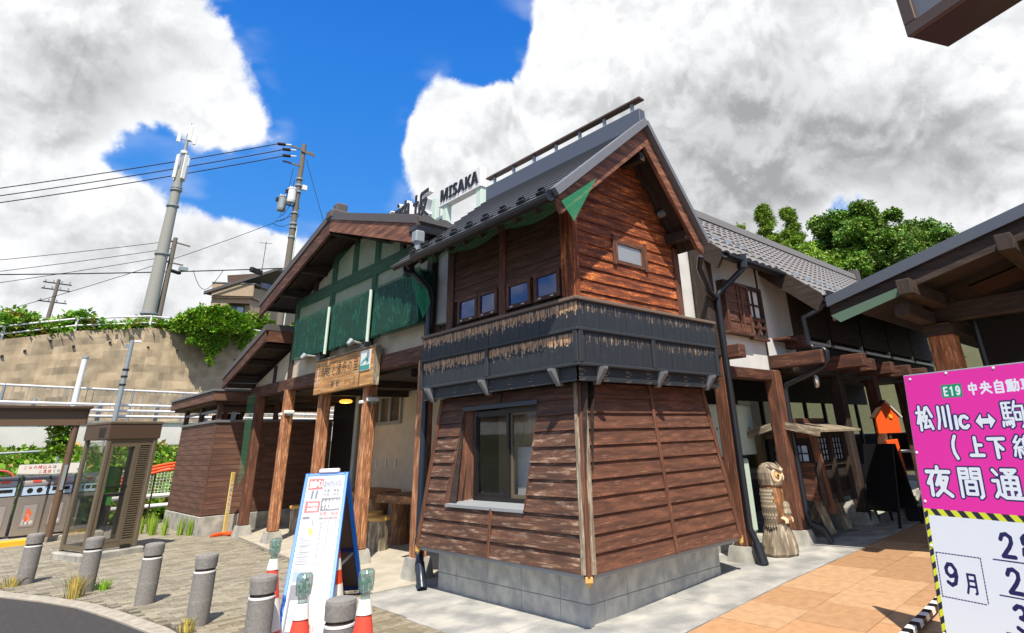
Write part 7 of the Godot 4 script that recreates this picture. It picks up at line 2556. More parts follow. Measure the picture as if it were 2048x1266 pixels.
func _slope() -> void:
	var st := S()
	# bank up to the white wall, road above it
	var line_ := [Vector3(-20, 0, -20.2), Vector3(0.7, 0, -26.0), Vector3(6.05, 0, -27.5), Vector3(30, 0, -34.2)]
	st = S()
	for k in 3:
		var a: Vector3 = line_[k]
		var b: Vector3 = line_[k + 1]
		var da := Vector3(0, 0, 5.4 if k > 0 else 1.4)
		var db := Vector3(0, 0, 5.4)
		quad(st, a + da + Vector3(0, -0.1, 0), b + db + Vector3(0, -0.1, 0), b + Vector3(0, 2.0, 0.2), a + Vector3(0, 2.0, 0.2), Vector3(0, 1, 0.4))
	struct(mk("bank_terrain", st, M.soil))
	var ww := thing("white_retaining_wall", "sunlit white retaining wall under the upper road", "wall", Vector3(3, 2, -26.7))
	for k in 3:
		st = S()
		var a: Vector3 = line_[k]
		var b: Vector3 = line_[k + 1]
		bar(st, a + Vector3(0, 2.18, 0), b + Vector3(0, 2.18, 0), 0.3, 1.18)
		mk("wall", st, M.white_paint_wall, ww)
		beam("coping", a + Vector3(0, 2.79, 0), b + Vector3(0, 2.79, 0), 0.4, 0.06, M.concrete, ww)
	st = S()
	for k in WALL.size() - 1:
		var c := Vector3(WALL[k][0], 2.75, WALL[k][2])
		var d := Vector3(WALL[k + 1][0], 2.75, WALL[k + 1][2])
		var fa := Vector3(c.x, 2.75, lerpf(-20.2, -34.2, (c.x + 20.0) / 50.0))
		var fb := Vector3(d.x, 2.75, lerpf(-20.2, -34.2, (d.x + 20.0) / 50.0))
		quad(st, c, d, fb, fa, Vector3.UP)
	struct(mk("upper_road", st, M.asphalt))
	# the tall wall, slightly uneven, leaning back
	var tw := thing("tall_concrete_wall", "tall curved sprayed-concrete wall stained brown, along the upper road", "wall", Vector3(5, 3, -37))
	st = S()
	var fn := FastNoiseLite.new()
	fn.seed = 3
	fn.frequency = 0.35
	var cols := 120
	var rows := 14
	var g := []
	for i in cols + 1:
		var f := float(i) / cols * (WALL.size() - 1)
		var k := mini(int(f), WALL.size() - 2)
		var t := f - k
		var p := Vector3(WALL[k][0], WALL[k][1], WALL[k][2]).lerp(Vector3(WALL[k + 1][0], WALL[k + 1][1], WALL[k + 1][2]), t)
		var col := []
		for j in rows + 1:
			var v := float(j) / rows
			var q := Vector3(p.x, lerpf(2.6, p.y, v), p.z + 0.5 - 0.5 * v)
			q.z += fn.get_noise_2d(q.x * 2.0, q.y * 2.0) * 0.14
			col.append(q)
		g.append(col)
	for i in cols:
		for j in rows:
			quad(st, g[i][j], g[i + 1][j], g[i + 1][j + 1], g[i][j + 1], Vector3.BACK)
		quad(st, g[i][rows], g[i + 1][rows], g[i + 1][rows] + Vector3(0, 0, -0.5), g[i][rows] + Vector3(0, 0, -0.5), Vector3.UP)
	mk("wall_face", st, M.old_wall, tw)
	for p in [[1.2, 6.2], [2.0, 6.75], [2.9, 6.6], [4.3, 6.95], [6.0, 6.9], [7.4, 6.9], [9.0, 6.8], [10.6, 6.7], [0.5, 5.9], [3.2, 4.9], [5.6, 4.9]]:
		st = S()
		var z := lerpf(-35.45, -38.74, (p[0] - 0.3) / 11.7) + 0.28
		tube(st, [Vector3(p[0], p[1], z - 0.2), Vector3(p[0], p[1], z - 0.12)], 0.06, 8)
		mk("weep_pipe", st, M.wire, tw)
	# ground on top of it
	st = S()
	for k in WALL.size() - 1:
		var c := Vector3(WALL[k][0], WALL[k][1] - 0.05, WALL[k][2] - 0.3)
		var d := Vector3(WALL[k + 1][0], WALL[k + 1][1] - 0.05, WALL[k + 1][2] - 0.3)
		var e := Vector3(d.x * 1.5 + 2, maxf(d.y, 7.5) + 1.4, d.z - 28)
		var f := Vector3(c.x * 1.5 + 2, maxf(c.y, 7.5) + 1.4, c.z - 28)
		quad(st, c, d, e, f, Vector3.UP)
		quad(st, f, e, Vector3(e.x * 2, 4.0, e.z - 160), Vector3(f.x * 2, 4.0, f.z - 160), Vector3.UP)
	struct(mk("hill_terrain", st, M.soil))
	# wooded hill behind the shops
	st = S()
	for k in 12:
		var a := -1.0 + k * 0.16
		var b := a + 0.16
		for q in [[30.0, 1.5, 60.0, 9.0], [60.0, 9.0, 140.0, 12.0], [140.0, 12.0, 300.0, 5.0]]:
			quad(st, Vector3(cos(a) * q[0], q[1], sin(a) * q[0]), Vector3(cos(b) * q[0], q[1], sin(b) * q[0]), Vector3(cos(b) * q[2], q[3], sin(b) * q[2]), Vector3(cos(a) * q[2], q[3], sin(a) * q[2]), Vector3.UP)
	struct(mk("wooded_hill", st, M.soil))
	_rails()
	_poles()
	_house()

func _rails() -> void:
	# pipe rail along the tall wall
	var o := thing("wall_top_rail", "white two-pipe railing along the top of the tall wall", "railing", Vector3(5, 8, -37.3))
	var top := []
	var mid := []
	for k in range(0, WALL.size() - 1):
		top.append(Vector3(WALL[k][0], WALL[k][1] + 0.62, WALL[k][2] - 0.12))
		mid.append(Vector3(WALL[k][0], WALL[k][1] + 0.28, WALL[k][2] - 0.12))
	pipe("pipe", top, 0.045, M.white, o, 8)
	pipe("pipe", mid, 0.04, M.white, o, 8)
	for k in range(0, WALL.size() - 2):
		for f in [0.0, 0.5]:
			if f > 0.0 and (k == 3 or k == 4):
				continue
			var p: Vector3 = top[k].lerp(top[k + 1], f)
			pipe("post", [p - Vector3(0, 0.72, 0), p + Vector3(0, 0.04, 0)], 0.055, M.white, o, 8)
	# guard rail of three beams and the bar fence behind it, on the white wall
	var a := Vector3(-9.0, 2.82, -24.3)
	var b := Vector3(14.0, 2.82, -30.8)
	var gr := thing("guard_rail", "white guard rail of three long beams along the upper road", "guard rail", Vector3(3, 2.8, -27.5))
	for y in [0.22, 0.42, 0.62]:
		pipe("rail", [a + Vector3(0, y, 0), b + Vector3(0, y, 0)], 0.05, M.white, gr, 8)
	var n := 12
	for k in n:
		var p := a.lerp(b, (k + 0.5) / n)
		pipe("post", [p + Vector3(0, -0.1, -0.1), p + Vector3(0, 0.75, -0.1)], 0.07, M.galv, gr, 8)
	var fence := thing("bar_fence", "pale bar fence with a top rail behind the guard rail", "fence", Vector3(3, 2.8, -28.2))
	var c := a + Vector3(0.1, 0, -0.7)
	var d := b + Vector3(0.1, 0, -0.7)
	pipe("rail", [c + Vector3(0, 1.22, 0), d + Vector3(0, 1.22, 0)], 0.04, M.white, fence, 8)
	pipe("rail", [c + Vector3(0, 0.25, 0), d + Vector3(0, 0.25, 0)], 0.03, M.galv, fence, 8)
	n = 110
	for k in n:
		var p := c.lerp(d, float(k) / n)
		box("bar", p + Vector3(-0.012, 0.25, -0.012), p + Vector3(0.012, 1.2, 0.012), M.galv, fence)
	for k in 12:
		var p := c.lerp(d, k / 12.0)
		pipe("post", [p + Vector3(0, -0.1, 0), p + Vector3(0, 1.25, 0)], 0.04, M.galv, fence, 8)
	# mesh fence, barriers and rail behind the booth
	var mf := own("mesh_fence", "low silver mesh fence with two rails, beside the brown shed", "fence", Vector3(2.9, 0.1, -20.4), 0.02)
	for y in [0.25, 0.5, 1.15]:
		pipe("rail", [Vector3(0, y, 0), Vector3(2.0, y, 0)], 0.055 if y < 0.6 else 0.03, M.white, mf, 8)
	for k in 26:
		box("wire", Vector3(k * 0.08 - 0.006, 0.55, -0.005), Vector3(k * 0.08 + 0.006, 1.15, 0.005), M.white, mf)
	for k in 8:
		box("wire", Vector3(0, 0.6 + k * 0.075, 0.006), Vector3(2.0, 0.608 + k * 0.075, 0.014), M.white, mf)
	for x in [0.05, 1.0, 1.95]:
		pipe("post", [Vector3(x, -0.1, -0.04), Vector3(x, 1.2, -0.04)], 0.04, M.white, mf, 8)
	var arc := own("orange_arch", "orange arched plastic barrier above the mesh fence", "barrier", Vector3(2.9, 0.0, -19.8))
	for r in 3:
		var pts := []
		for k in 13:
			var f := k / 12.0
			pts.append(Vector3(lerpf(0.15, 2.1, f), 1.0 + 0.42 * pow(sin(minf(f * 1.25, 1.0) * PI / 2), 0.8) - r * 0.075, 0.03 * r))
		pipe("tube", pts, 0.035, M.orange, arc, 8)
	for x in [0.5, 1.1, 1.7]:
		box("stay", Vector3(x - 0.02, 0.0, -0.02), Vector3(x + 0.02, 1.25, 0.0), M.beam_dark, arc)
	var gb := own("green_barrier", "green moulded barrier block behind the phone booth", "barrier", Vector3(2.85, 0.55, -19.0))
	var st := S()
	slab(st, Transform3D(), PackedVector2Array([Vector2(-0.14, 0), Vector2(0.14, 0), Vector2(0.13, 0.3), Vector2(0.05, 0.36), Vector2(0.0, 0.5), Vector2(-0.1, 0.52), Vector2(-0.12, 0.4)]), 0.2)
	mk("block", st, M.green_barrier, gb)
	st = S()
	bx(st, Vector3(-0.16, -0.55, -0.02), Vector3(0.16, 0.0, 0.2), -1, 0.02)
	mk("base", st, M.black_plastic, gb)
	var hr := own("hand_rail", "galvanised pipe handrail crossing the planted bank", "railing", Vector3(-2.0, 0, -21.0))
	pipe("pipe", [Vector3(-1, 1.68, 0), Vector3(2.75, 1.8, 0), Vector3(3.92, 1.84, 0), Vector3(3.96, 1.8, 0), Vector3(3.96, 0.5, 0)], 0.03, M.galv, hr, 8)
	pipe("post", [Vector3(1.2, 0.3, 0), Vector3(1.2, 1.75, 0)], 0.03, M.galv, hr, 8)
	var rp := own("red_hoop", "faded red pipe hoop behind the bins", "hoop", Vector3(0.85, 0.2, -19.6))
	var pts := []
	for k in 11:
		var a2 := PI * k / 10.0
		pts.append(Vector3(-0.35 * cos(a2), 0.8 + 0.42 * sin(a2), 0))
	pipe("pipe", [Vector3(-0.35, -0.1, 0)] + pts + [Vector3(0.35, -0.1, 0)], 0.025, M.red_pipe, rp, 8)
	pipe("cross_pipe", [Vector3(-0.35, 0.7, 0), Vector3(0.35, 0.7, 0)], 0.02, M.red_pipe, rp, 8)

func _poles() -> void:
	var st := S()
	# telecom mast
	var o := own("telecom_mast", "tall grey tapering concrete mast with white antennas at its top", "mast", Vector3(6.42, 7.9, -41.5))
	pipe("shaft", [Vector3(0, 0, 0), Vector3(0, 5.8, 0), Vector3(0, 11.0, 0)], 0.4, M.pole_concrete, o, 18, 0.24)
	for y in [1.6, 5.3, 8.5, 9.6, 9.75]:
		st = S()
		var r = 0.42 - 0.0145 * y
		lathe(st, [Vector2(r, y - 0.05), Vector2(r + 0.06, y - 0.05), Vector2(r + 0.06, y + 0.05), Vector2(r, y + 0.05)], 18)
		mk("collar", st, M.galv, o)
	for k in 4:
		var a := k * PI / 2 + 0.4
		st = S()
		ob(st, Transform3D(Basis(Vector3.UP, a), Vector3(sin(a) * 0.34, 11.2, cos(a) * 0.34)), Vector3(0.26, 1.7, 0.1), 1, 0.02)
		mk("panel_antenna", st, M.white, o)
	pipe("upper_shaft", [Vector3(0, 11.0, 0), Vector3(0, 13.7, 0)], 0.14, M.galv, o, 10, 0.09)
	st = S()
	lathe(st, [Vector2(0.1, 12.2), Vector2(0.22, 12.22), Vector2(0.22, 12.4), Vector2(0.1, 12.42)], 14)
	mk("junction", st, M.white, o)
	for q in [[-0.5, 13.0, 0.9], [0.08, 13.3, 1.2], [0.4, 13.1, 0.8]]:
		st = S()
		bx(st, Vector3(q[0] - 0.11, q[1] - 0.1, 0.05), Vector3(q[0] + 0.11, q[1] + q[2] - 0.2, 0.17), 1, 0.02)
		mk("sector_antenna", st, M.white, o)
	beam("bracket", Vector3(-0.5, 13.2, 0.02), Vector3(0.4, 13.2, 0.02), 0.05, 0.05, M.galv, o)
	pipe("lightning_rod", [Vector3(0.05, 13.7, 0), Vector3(0.05, 14.6, 0)], 0.02, M.galv, o, 6)
	# power pole with transformers
	var u := own("power_pole", "weathered power pole carrying cross-arms and two grey transformers", "utility pole", Vector3(13.35, 7.7, -39.82))
	pipe("shaft", [Vector3(0, 0, 0), Vector3(0, 14.8, 0)], 0.24, M.pole_old, u, 14, 0.16)
	var side := Vector3(0.98, 0, 0.2)
	var back := Vector3(-0.2, 0, 0.98)
	for q in [[14.4, -0.9, 0.75, 0.0], [14.15, -0.2, 0.75, 0.2], [13.0, -1.3, 0.1, 0.1], [9.9, -0.8, 0.3, 0.0]]:
		beam("cross_arm", side * q[1] + Vector3(0, q[0] - q[1] * 0.1, q[3]), side * q[2] + Vector3(0, q[0] - q[2] * 0.3, q[3]), 0.09, 0.1, M.pole_old, u)
	for q in [[-0.42, 10.6, 0.1, "white"], [-0.85, 10.0, -0.3, "galv"]]:
		st = S()
		lathe(st, [Vector2(0.0, -0.55), Vector2(0.26, -0.54), Vector2(0.29, -0.4), Vector2(0.29, 0.4), Vector2(0.31, 0.42), Vector2(0.31, 0.5), Vector2(0.0, 0.55)], 20, Transform3D(Basis(), Vector3(q[0], q[1], q[2])))
		var tr := mk("transformer", st, M[q[3]], u)
		for k in 3:
			st = S()
			lathe(st, [Vector2(0.04, 0.5), Vector2(0.06, 0.55), Vector2(0.04, 0.6), Vector2(0.05, 0.66), Vector2(0.0, 0.7)], 10, Transform3D(Basis(), Vector3(q[0] - 0.15 + k * 0.15, q[1], q[2])))
			mk("insulator", st, M.white, tr)
		box("bushing", Vector3(q[0] - 0.42, q[1] + 0.1, q[2] - 0.1), Vector3(q[0] - 0.28, q[1] + 0.35, q[2] + 0.1), M.wire, tr)
	box("meter_box", Vector3(0.2, 11.2, 0.05), Vector3(0.52, 11.55, 0.25), M.white, u)
	for y in [12.0, 11.5, 9.4, 8.6, 8.3, 11.0, 7.6]:
		st = S()
		lathe(st, [Vector2(0.2, y - 0.06), Vector2(0.25, y - 0.06), Vector2(0.25, y + 0.06), Vector2(0.2, y + 0.06)], 12)
		mk("band", st, M.galv, u)
	for q in [[-0.9, 14.45, 0.0], [-0.55, 14.1, 0.1], [-0.5, 13.6, 0.15]]:
		st = S()
		tube(st, [Vector3(q[0] - 0.9, q[1] - 0.2, q[2]), Vector3(q[0] - 0.4, q[1] - 0.1, q[2])], 0.12, 8)
		mk("sleeve", st, M.wire, u)
		st = S()
		tube(st, [Vector3(q[0] - 0.4, q[1] - 0.1, q[2]), Vector3(q[0], q[1], q[2])], 0.06, 8)
		mk("strain_insulator", st, M.white, u)
	for k in 5:
		var pts := []
		for i in 9:
			var f := i / 8.0
			pts.append(Vector3(lerpf(-0.6 + k * 0.25, -0.9 - k * 0.1, f), lerpf(12.6 - k * 0.8, 9.2 - k * 0.2, f) - sin(f * PI) * 0.5, 0.2 - k * 0.1))
		pipe("lead", pts, 0.02, M.wire, u, 5)
	pipe("conduit", [Vector3(0.24, 0, 0.1), Vector3(0.22, 8.4, 0.1)], 0.05, M.meter_white, u, 8)
	# smaller poles
	var s := own("small_pole", "slim power pole with a short cross-arm just right of the mast", "utility pole", Vector3(6.95, 8.0, -41.6))
	pipe("shaft", [Vector3(0.0, 0, 0), Vector3(0.02, 6.4, 0)], 0.17, M.pole_old, s, 12, 0.12)
	beam("cross_arm", Vector3(-0.6, 6.2, 0), Vector3(0.9, 6.0, 0), 0.07, 0.08, M.pole_old, s)
	beam("cross_arm", Vector3(-0.5, 4.8, 0.1), Vector3(0.7, 4.7, 0.1), 0.07, 0.08, M.pole_old, s)
	st = S()
	bx(st, Vector3(0.5, 4.35, 0), Vector3(1.0, 4.6, 0.2), -1, 0.02)
	mk("box", st, M.galv, s)
	var f := own("far_pole", "distant dark power pole with three cross-arms, far left on the ridge", "utility pole", Vector3(2.8, 10.6, -59.9))
	pipe("shaft", [Vector3(0, 0, 0), Vector3(0.02, 4.4, 0)], 0.16, M.pole_old, f, 10, 0.12)
	for y in [4.1, 3.6, 2.6]:
		beam("cross_arm", Vector3(-0.9, y, 0), Vector3(0.9, y - 0.05, 0), 0.07, 0.08, M.wire, f)
		for k in 4:
			box("insulator", Vector3(-0.8 + k * 0.5, y + 0.05, -0.05), Vector3(-0.7 + k * 0.5, y + 0.2, 0.05), M.galv, f)
	# two light poles by the guard rail
	var wp := own("white_pole", "short white pole standing at the guard rail", "pole", Vector3(2.66, 2.75, -27.8))
	pipe("shaft", [Vector3(0, 0, 0), Vector3(0, 2.32, 0)], 0.09, M.white, wp, 12)
	st = S()
	lathe(st, [Vector2(0.1, 2.28), Vector2(0.1, 2.36), Vector2(0.0, 2.4)], 12)
	mk("cap", st, M.galv, wp)
	var gp := own("camera_pole", "grey steel pole with a small camera at its top, at the guard rail", "pole", Vector3(3.95, 2.75, -27.7))
	pipe("shaft", [Vector3(0, 0, 0), Vector3(0, 1.9, 0)], 0.09, M.galv, gp, 12)
	pipe("upper_shaft", [Vector3(0, 1.9, 0), Vector3(0, 3.05, 0)], 0.075, M.galv, gp, 12)
	for y in [1.4, 1.7, 1.95]:
		st = S()
		lathe(st, [Vector2(0.08, y - 0.03), Vector2(0.11, y - 0.03), Vector2(0.11, y + 0.03), Vector2(0.08, y + 0.03)], 12)
		mk("band", st, M.wire, gp)
	st = S()
	bx(st, Vector3(0.05, 2.98, -0.05), Vector3(0.3, 3.06, 0.05), -1, 0.01)
	mk("camera", st, M.white, gp)
	box("bracket", Vector3(-0.18, 2.75, -0.03), Vector3(-0.05, 2.9, 0.03), M.galv, gp)
	# wires
	var far := [Vector3(-1.95, 18.7, -49.96), Vector3(-1.83, 18.2, -49.97), Vector3(-1.73, 17.74, -49.97)]
	var near := [Vector3(11.6, 22.0, -39.9), Vector3(11.95, 21.6, -39.8), Vector3(12.0, 21.1, -39.8)]
	for k in 3:
		_wire(near[k], far[k] + (far[k] - near[k]) * 1.0, 0.5, 0.035, ["highest of the three power lines leaving the power pole to the left", "middle one of the three power lines leaving the power pole", "lowest of the three power lines leaving the power pole"][k])
	_wire(Vector3(13.2, 13.1, -39.9), Vector3(-14.3, 12.8, -60.0), 0.3, 0.04, "thick telephone cable with black boxes hung level across the sky")
	for q in [[0.052, 1.1, 0.16], [0.2, 0.9, 0.09]]:
		var p := Vector3(13.2, 13.05, -39.9).lerp(Vector3(-14.3, 12.75, -60.0), q[0]) + Vector3(0, -0.15, 0)
		var cb := own("cable_box", "black joint box under the telephone cable, " + ("close to the power pole" if q[0] < 0.1 else "the flatter one further left"), "cable box", p, 0.62)
		st = S()
		bx(st, Vector3(-q[1] * 0.5, -q[2], -0.12), Vector3(q[1] * 0.5, q[2], 0.12), -1, 0.04)
		mk("case", st, M.wire, cb)
	var dl := []
	for i in 11:
		var f2 := i / 10.0
		dl.append(Vector3(lerpf(8.6, 10.1, f2), 12.95 - 1.3 * sin(f2 * PI), lerpf(-43.3, -42.2, f2)))
	tag(pipe("cable_loop", dl, 0.02, M.wire, null, 5), "slack loop of cable hanging under the telephone line", "cable")
	_wire(Vector3(13.4, 17.0, -39.8), Vector3(-12.0, 6.5, -58.0), 1.2, 0.02, "thin stay wire slanting down left behind the house roof")
	_wire(Vector3(13.6, 21.3, -39.7), Vector3(16.2, 14.0, -39.0), 0.1, 0.02, "thin white guy wire from the power pole's top down to the right")
	for k in 3:
		_wire(Vector3(6.9, 14.2 - k * 0.5, -41.6), Vector3(-30.0, 9.0 - k * 1.5, -60.0), 1.0, 0.02, ["uppermost thin wire from the small pole to the left", "middle thin wire from the small pole to the left", "lowest thin wire from the small pole to the left"][k])

func _wire(a: Vector3, b: Vector3, sag: float, r: float, label: String) -> void:
	var pts := []
	for k in 17:
		var f := k / 16.0
		pts.append(a.lerp(b, f) - Vector3(0, sag * 4.0 * f * (1.0 - f), 0))
	tag(pipe("wire", pts, r, M.wire, null, 5), label, "wire")

func _house() -> void:
	var o := thing("hillside_house", "beige two-storey house with a low dark roof on the hilltop", "house", Vector3(14.5, 8.5, -51))
	# front corner at (14.4, -50); left wall runs along d, right wall along e
	var c := Vector3(14.3, 0, -50.0)
	var d := Vector3(-0.97, 0, -0.25)
	var e := Vector3(0.8, 0, 0.2) + Vector3(0.0, 0, -0.75)
	e = Vector3(0.86, 0, -0.51)
	var st := S()
	var P := [c, c + d * 2.7, c + d * 2.7 + e * 6.0, c + e * 6.0]
	for k in 4:
		var a: Vector3 = P[k]
		var b: Vector3 = P[(k + 1) % 4]
		var m := (a + b) * 0.5 - (c + d * 1.35 + e * 3.0)
		quad(st, a + Vector3(0, 8.5, 0), b + Vector3(0, 8.5, 0), b + Vector3(0, 14.0, 0), a + Vector3(0, 14.0, 0), m)
	mk("wall", st, M.house_wall, o)
	# balcony parapet projecting, with a cap and a ledge line
	var front := d.cross(Vector3.UP).normalized()
	if front.z < 0:
		front = -front
	var rt := e.cross(Vector3.UP).normalized()
	if rt.x < 0:
		rt = -rt
	beam("parapet", c + d * 2.8 + front * 0.1 + Vector3(0, 13.6, 0), c + d * -0.1 + front * 0.1 + Vector3(0, 13.75, 0), 0.2, 1.0, M.house_wall, o)
	beam("parapet_cap", c + d * 2.85 + front * 0.1 + Vector3(0, 14.12, 0), c + d * -0.15 + front * 0.1 + Vector3(0, 14.28, 0), 0.3, 0.08, M.trim_metal, o)
	beam("parapet_cap", c + d * -0.1 + Vector3(0, 14.28, 0), c + e * 2.4 + Vector3(0, 14.1, 0), 0.3, 0.08, M.trim_metal, o)
	beam("ledge", c + d * 2.75 + front * 0.16 + Vector3(0, 12.95, 0), c + front * 0.16 + Vector3(0, 13.1, 0), 0.12, 0.06, M.bronze_dark, o)
	beam("ledge", c + front * 0.1 + Vector3(0, 13.1, 0), c + e * 2.4 + Vector3(0, 13.0, 0), 0.12, 0.06, M.bronze_dark, o)
	# window with its hood
	var w0 := c + d * 1.35 + front * 0.06
	var w1 := c + d * 0.35 + front * 0.06
	var wb := beam("window", w0 + Vector3(0, 11.7, 0), w1 + Vector3(0, 11.7, 0), 0.1, 1.5, M.alu_dark, o)
	sheet("pane", w0 + front * 0.06 + Vector3(0, 12.35, 0) - d * 0.06, (w1 - w0) * 0.44, Vector3(0, -1.35, 0), front, M.pane_sky, wb)
	sheet("pane", w0.lerp(w1, 0.5) + front * 0.06 + Vector3(0, 12.35, 0), (w1 - w0) * 0.44, Vector3(0, -1.35, 0), front, M.pale_blue, wb)
	beam("hood", c + d * 1.6 + front * 0.3 + Vector3(0, 12.55, 0), c + d * 0.0 + front * 0.3 + Vector3(0, 12.6, 0), 0.6, 0.08, M.bronze_dark, o)
	# upper storey set back, window, and the long low roof
	var U := c + e * 1.0 + d * 0.2
	beam("upper_wall", U + d * 2.3 + Vector3(0, 14.3, 0), U + e * 0.0 + Vector3(0, 14.7, 0), 0.2, 1.4, M.bronze_dark, o)
	beam("upper_wall", U + Vector3(0, 14.4, 0), U + e * 3.0 + Vector3(0, 14.4, 0), 0.2, 1.6, M.house_wall, o)
	sheet("pane", U + e * 0.2 + rt * 0.13 + Vector3(0, 14.9, 0), e * 1.2, Vector3(0, -0.6, 0), rt, M.pane_sky, o)
	st = S()
	var r0 := c + d * 3.3 + Vector3(0, 13.35, 0) + front * 0.3
	var r1 := c + d * -1.6 + Vector3(0, 15.75, 0) + front * 0.3
	var r2 := r1 + e * 4.5 + Vector3(0, 0.2, 0)
	var r3 := r0 + e * 4.5 + Vector3(0, 0.2, 0)
	quad(st, r0, r1, r2, r3, Vector3.UP)
	quad(st, r0 - Vector3(0, 0.22, 0), r1 - Vector3(0, 0.22, 0), r2 - Vector3(0, 0.22, 0), r3 - Vector3(0, 0.22, 0), Vector3.DOWN)
	quad(st, r0, r1, r1 - Vector3(0, 0.22, 0), r0 - Vector3(0, 0.22, 0), front)
	quad(st, r1, r2, r2 - Vector3(0, 0.22, 0), r1 - Vector3(0, 0.22, 0), rt)
	quad(st, r0, r3, r3 - Vector3(0, 0.22, 0), r0 - Vector3(0, 0.22, 0), -rt)
	mk("roof", st, M.tile_dark, o)
	pipe("gutter", [r0 + Vector3(0, -0.25, 0.1), r1 + Vector3(0, -0.25, 0.1)], 0.06, M.wire, o, 6)
	pipe("downpipe", [c + front * 0.1 + d * -0.9 + Vector3(0, 12.6, 0), c + front * 0.1 + d * -0.9 + Vector3(0, 8.6, 0)], 0.05, M.white, o, 6)
	pipe("aerial", [U + Vector3(0, 15, 0), U + Vector3(0, 18.2, 0)], 0.025, M.wire, o, 6)
	beam("aerial_arm", U + Vector3(-0.5, 18.0, 0), U + Vector3(0.5, 18.1, 0), 0.03, 0.03, M.wire, o)

# ---------------------------------------------------------------- plants
func _clump(sd: int, n: int, long_: float, wide: float) -> ArrayMesh:
	# a handful of leaf-shaped faces pointing every way inside a unit ball
	var r := RandomNumberGenerator.new()
	r.seed = sd
	var st := S()
	for k in n:
		var p := Vector3(r.randf_range(-1, 1), r.randf_range(-0.8, 0.8), r.randf_range(-1, 1)) * 0.5
		var d := Vector3(r.randf_range(-1, 1), r.randf_range(-0.5, 0.7), r.randf_range(-1, 1)).normalized()
		var s := d.cross(Vector3(r.randf_range(-1, 1), r.randf_range(0.2, 1), r.randf_range(-1, 1))).normalized()
		var n_ := s.cross(d).normalized()
		if n_.y < 0:
			n_ = -n_
		var a := p
		var b := p + d * long_ * 0.45 + s * wide * 0.5 + n_ * 0.02
		var c := p + d * long_ - n_ * 0.06
		var e := p + d * long_ * 0.45 - s * wide * 0.5 + n_ * 0.02
		tri(st, a, b, c, n_)
		tri(st, a, c, e, n_)
	return st.commit()

func _green(kind: int) -> Color:
	var v := R.randf_range(0.65, 1.3)
	if kind == 0:  # lush light green
		return Color(R.randf_range(0.15, 0.24) * v, R.randf_range(0.31, 0.42) * v, R.randf_range(0.015, 0.04) * v)
	if kind == 1:  # darker broadleaf
		return Color(R.randf_range(0.11, 0.17) * v, R.randf_range(0.22, 0.3) * v, R.randf_range(0.02, 0.045) * v)
	if kind == 2:  # yellowish needle green
		return Color(R.randf_range(0.17, 0.24) * v, R.randf_range(0.29, 0.36) * v, R.randf_range(0.02, 0.045) * v)
	return Color(R.randf_range(0.3, 0.44) * v, R.randf_range(0.26, 0.34) * v, R.randf_range(0.06, 0.1) * v)

func _turn(s: float) -> Basis:
	return Basis.from_euler(Vector3(R.randf_range(-0.6, 0.6), R.randf() * TAU, R.randf_range(-0.6, 0.6))).scaled(Vector3.ONE * s)

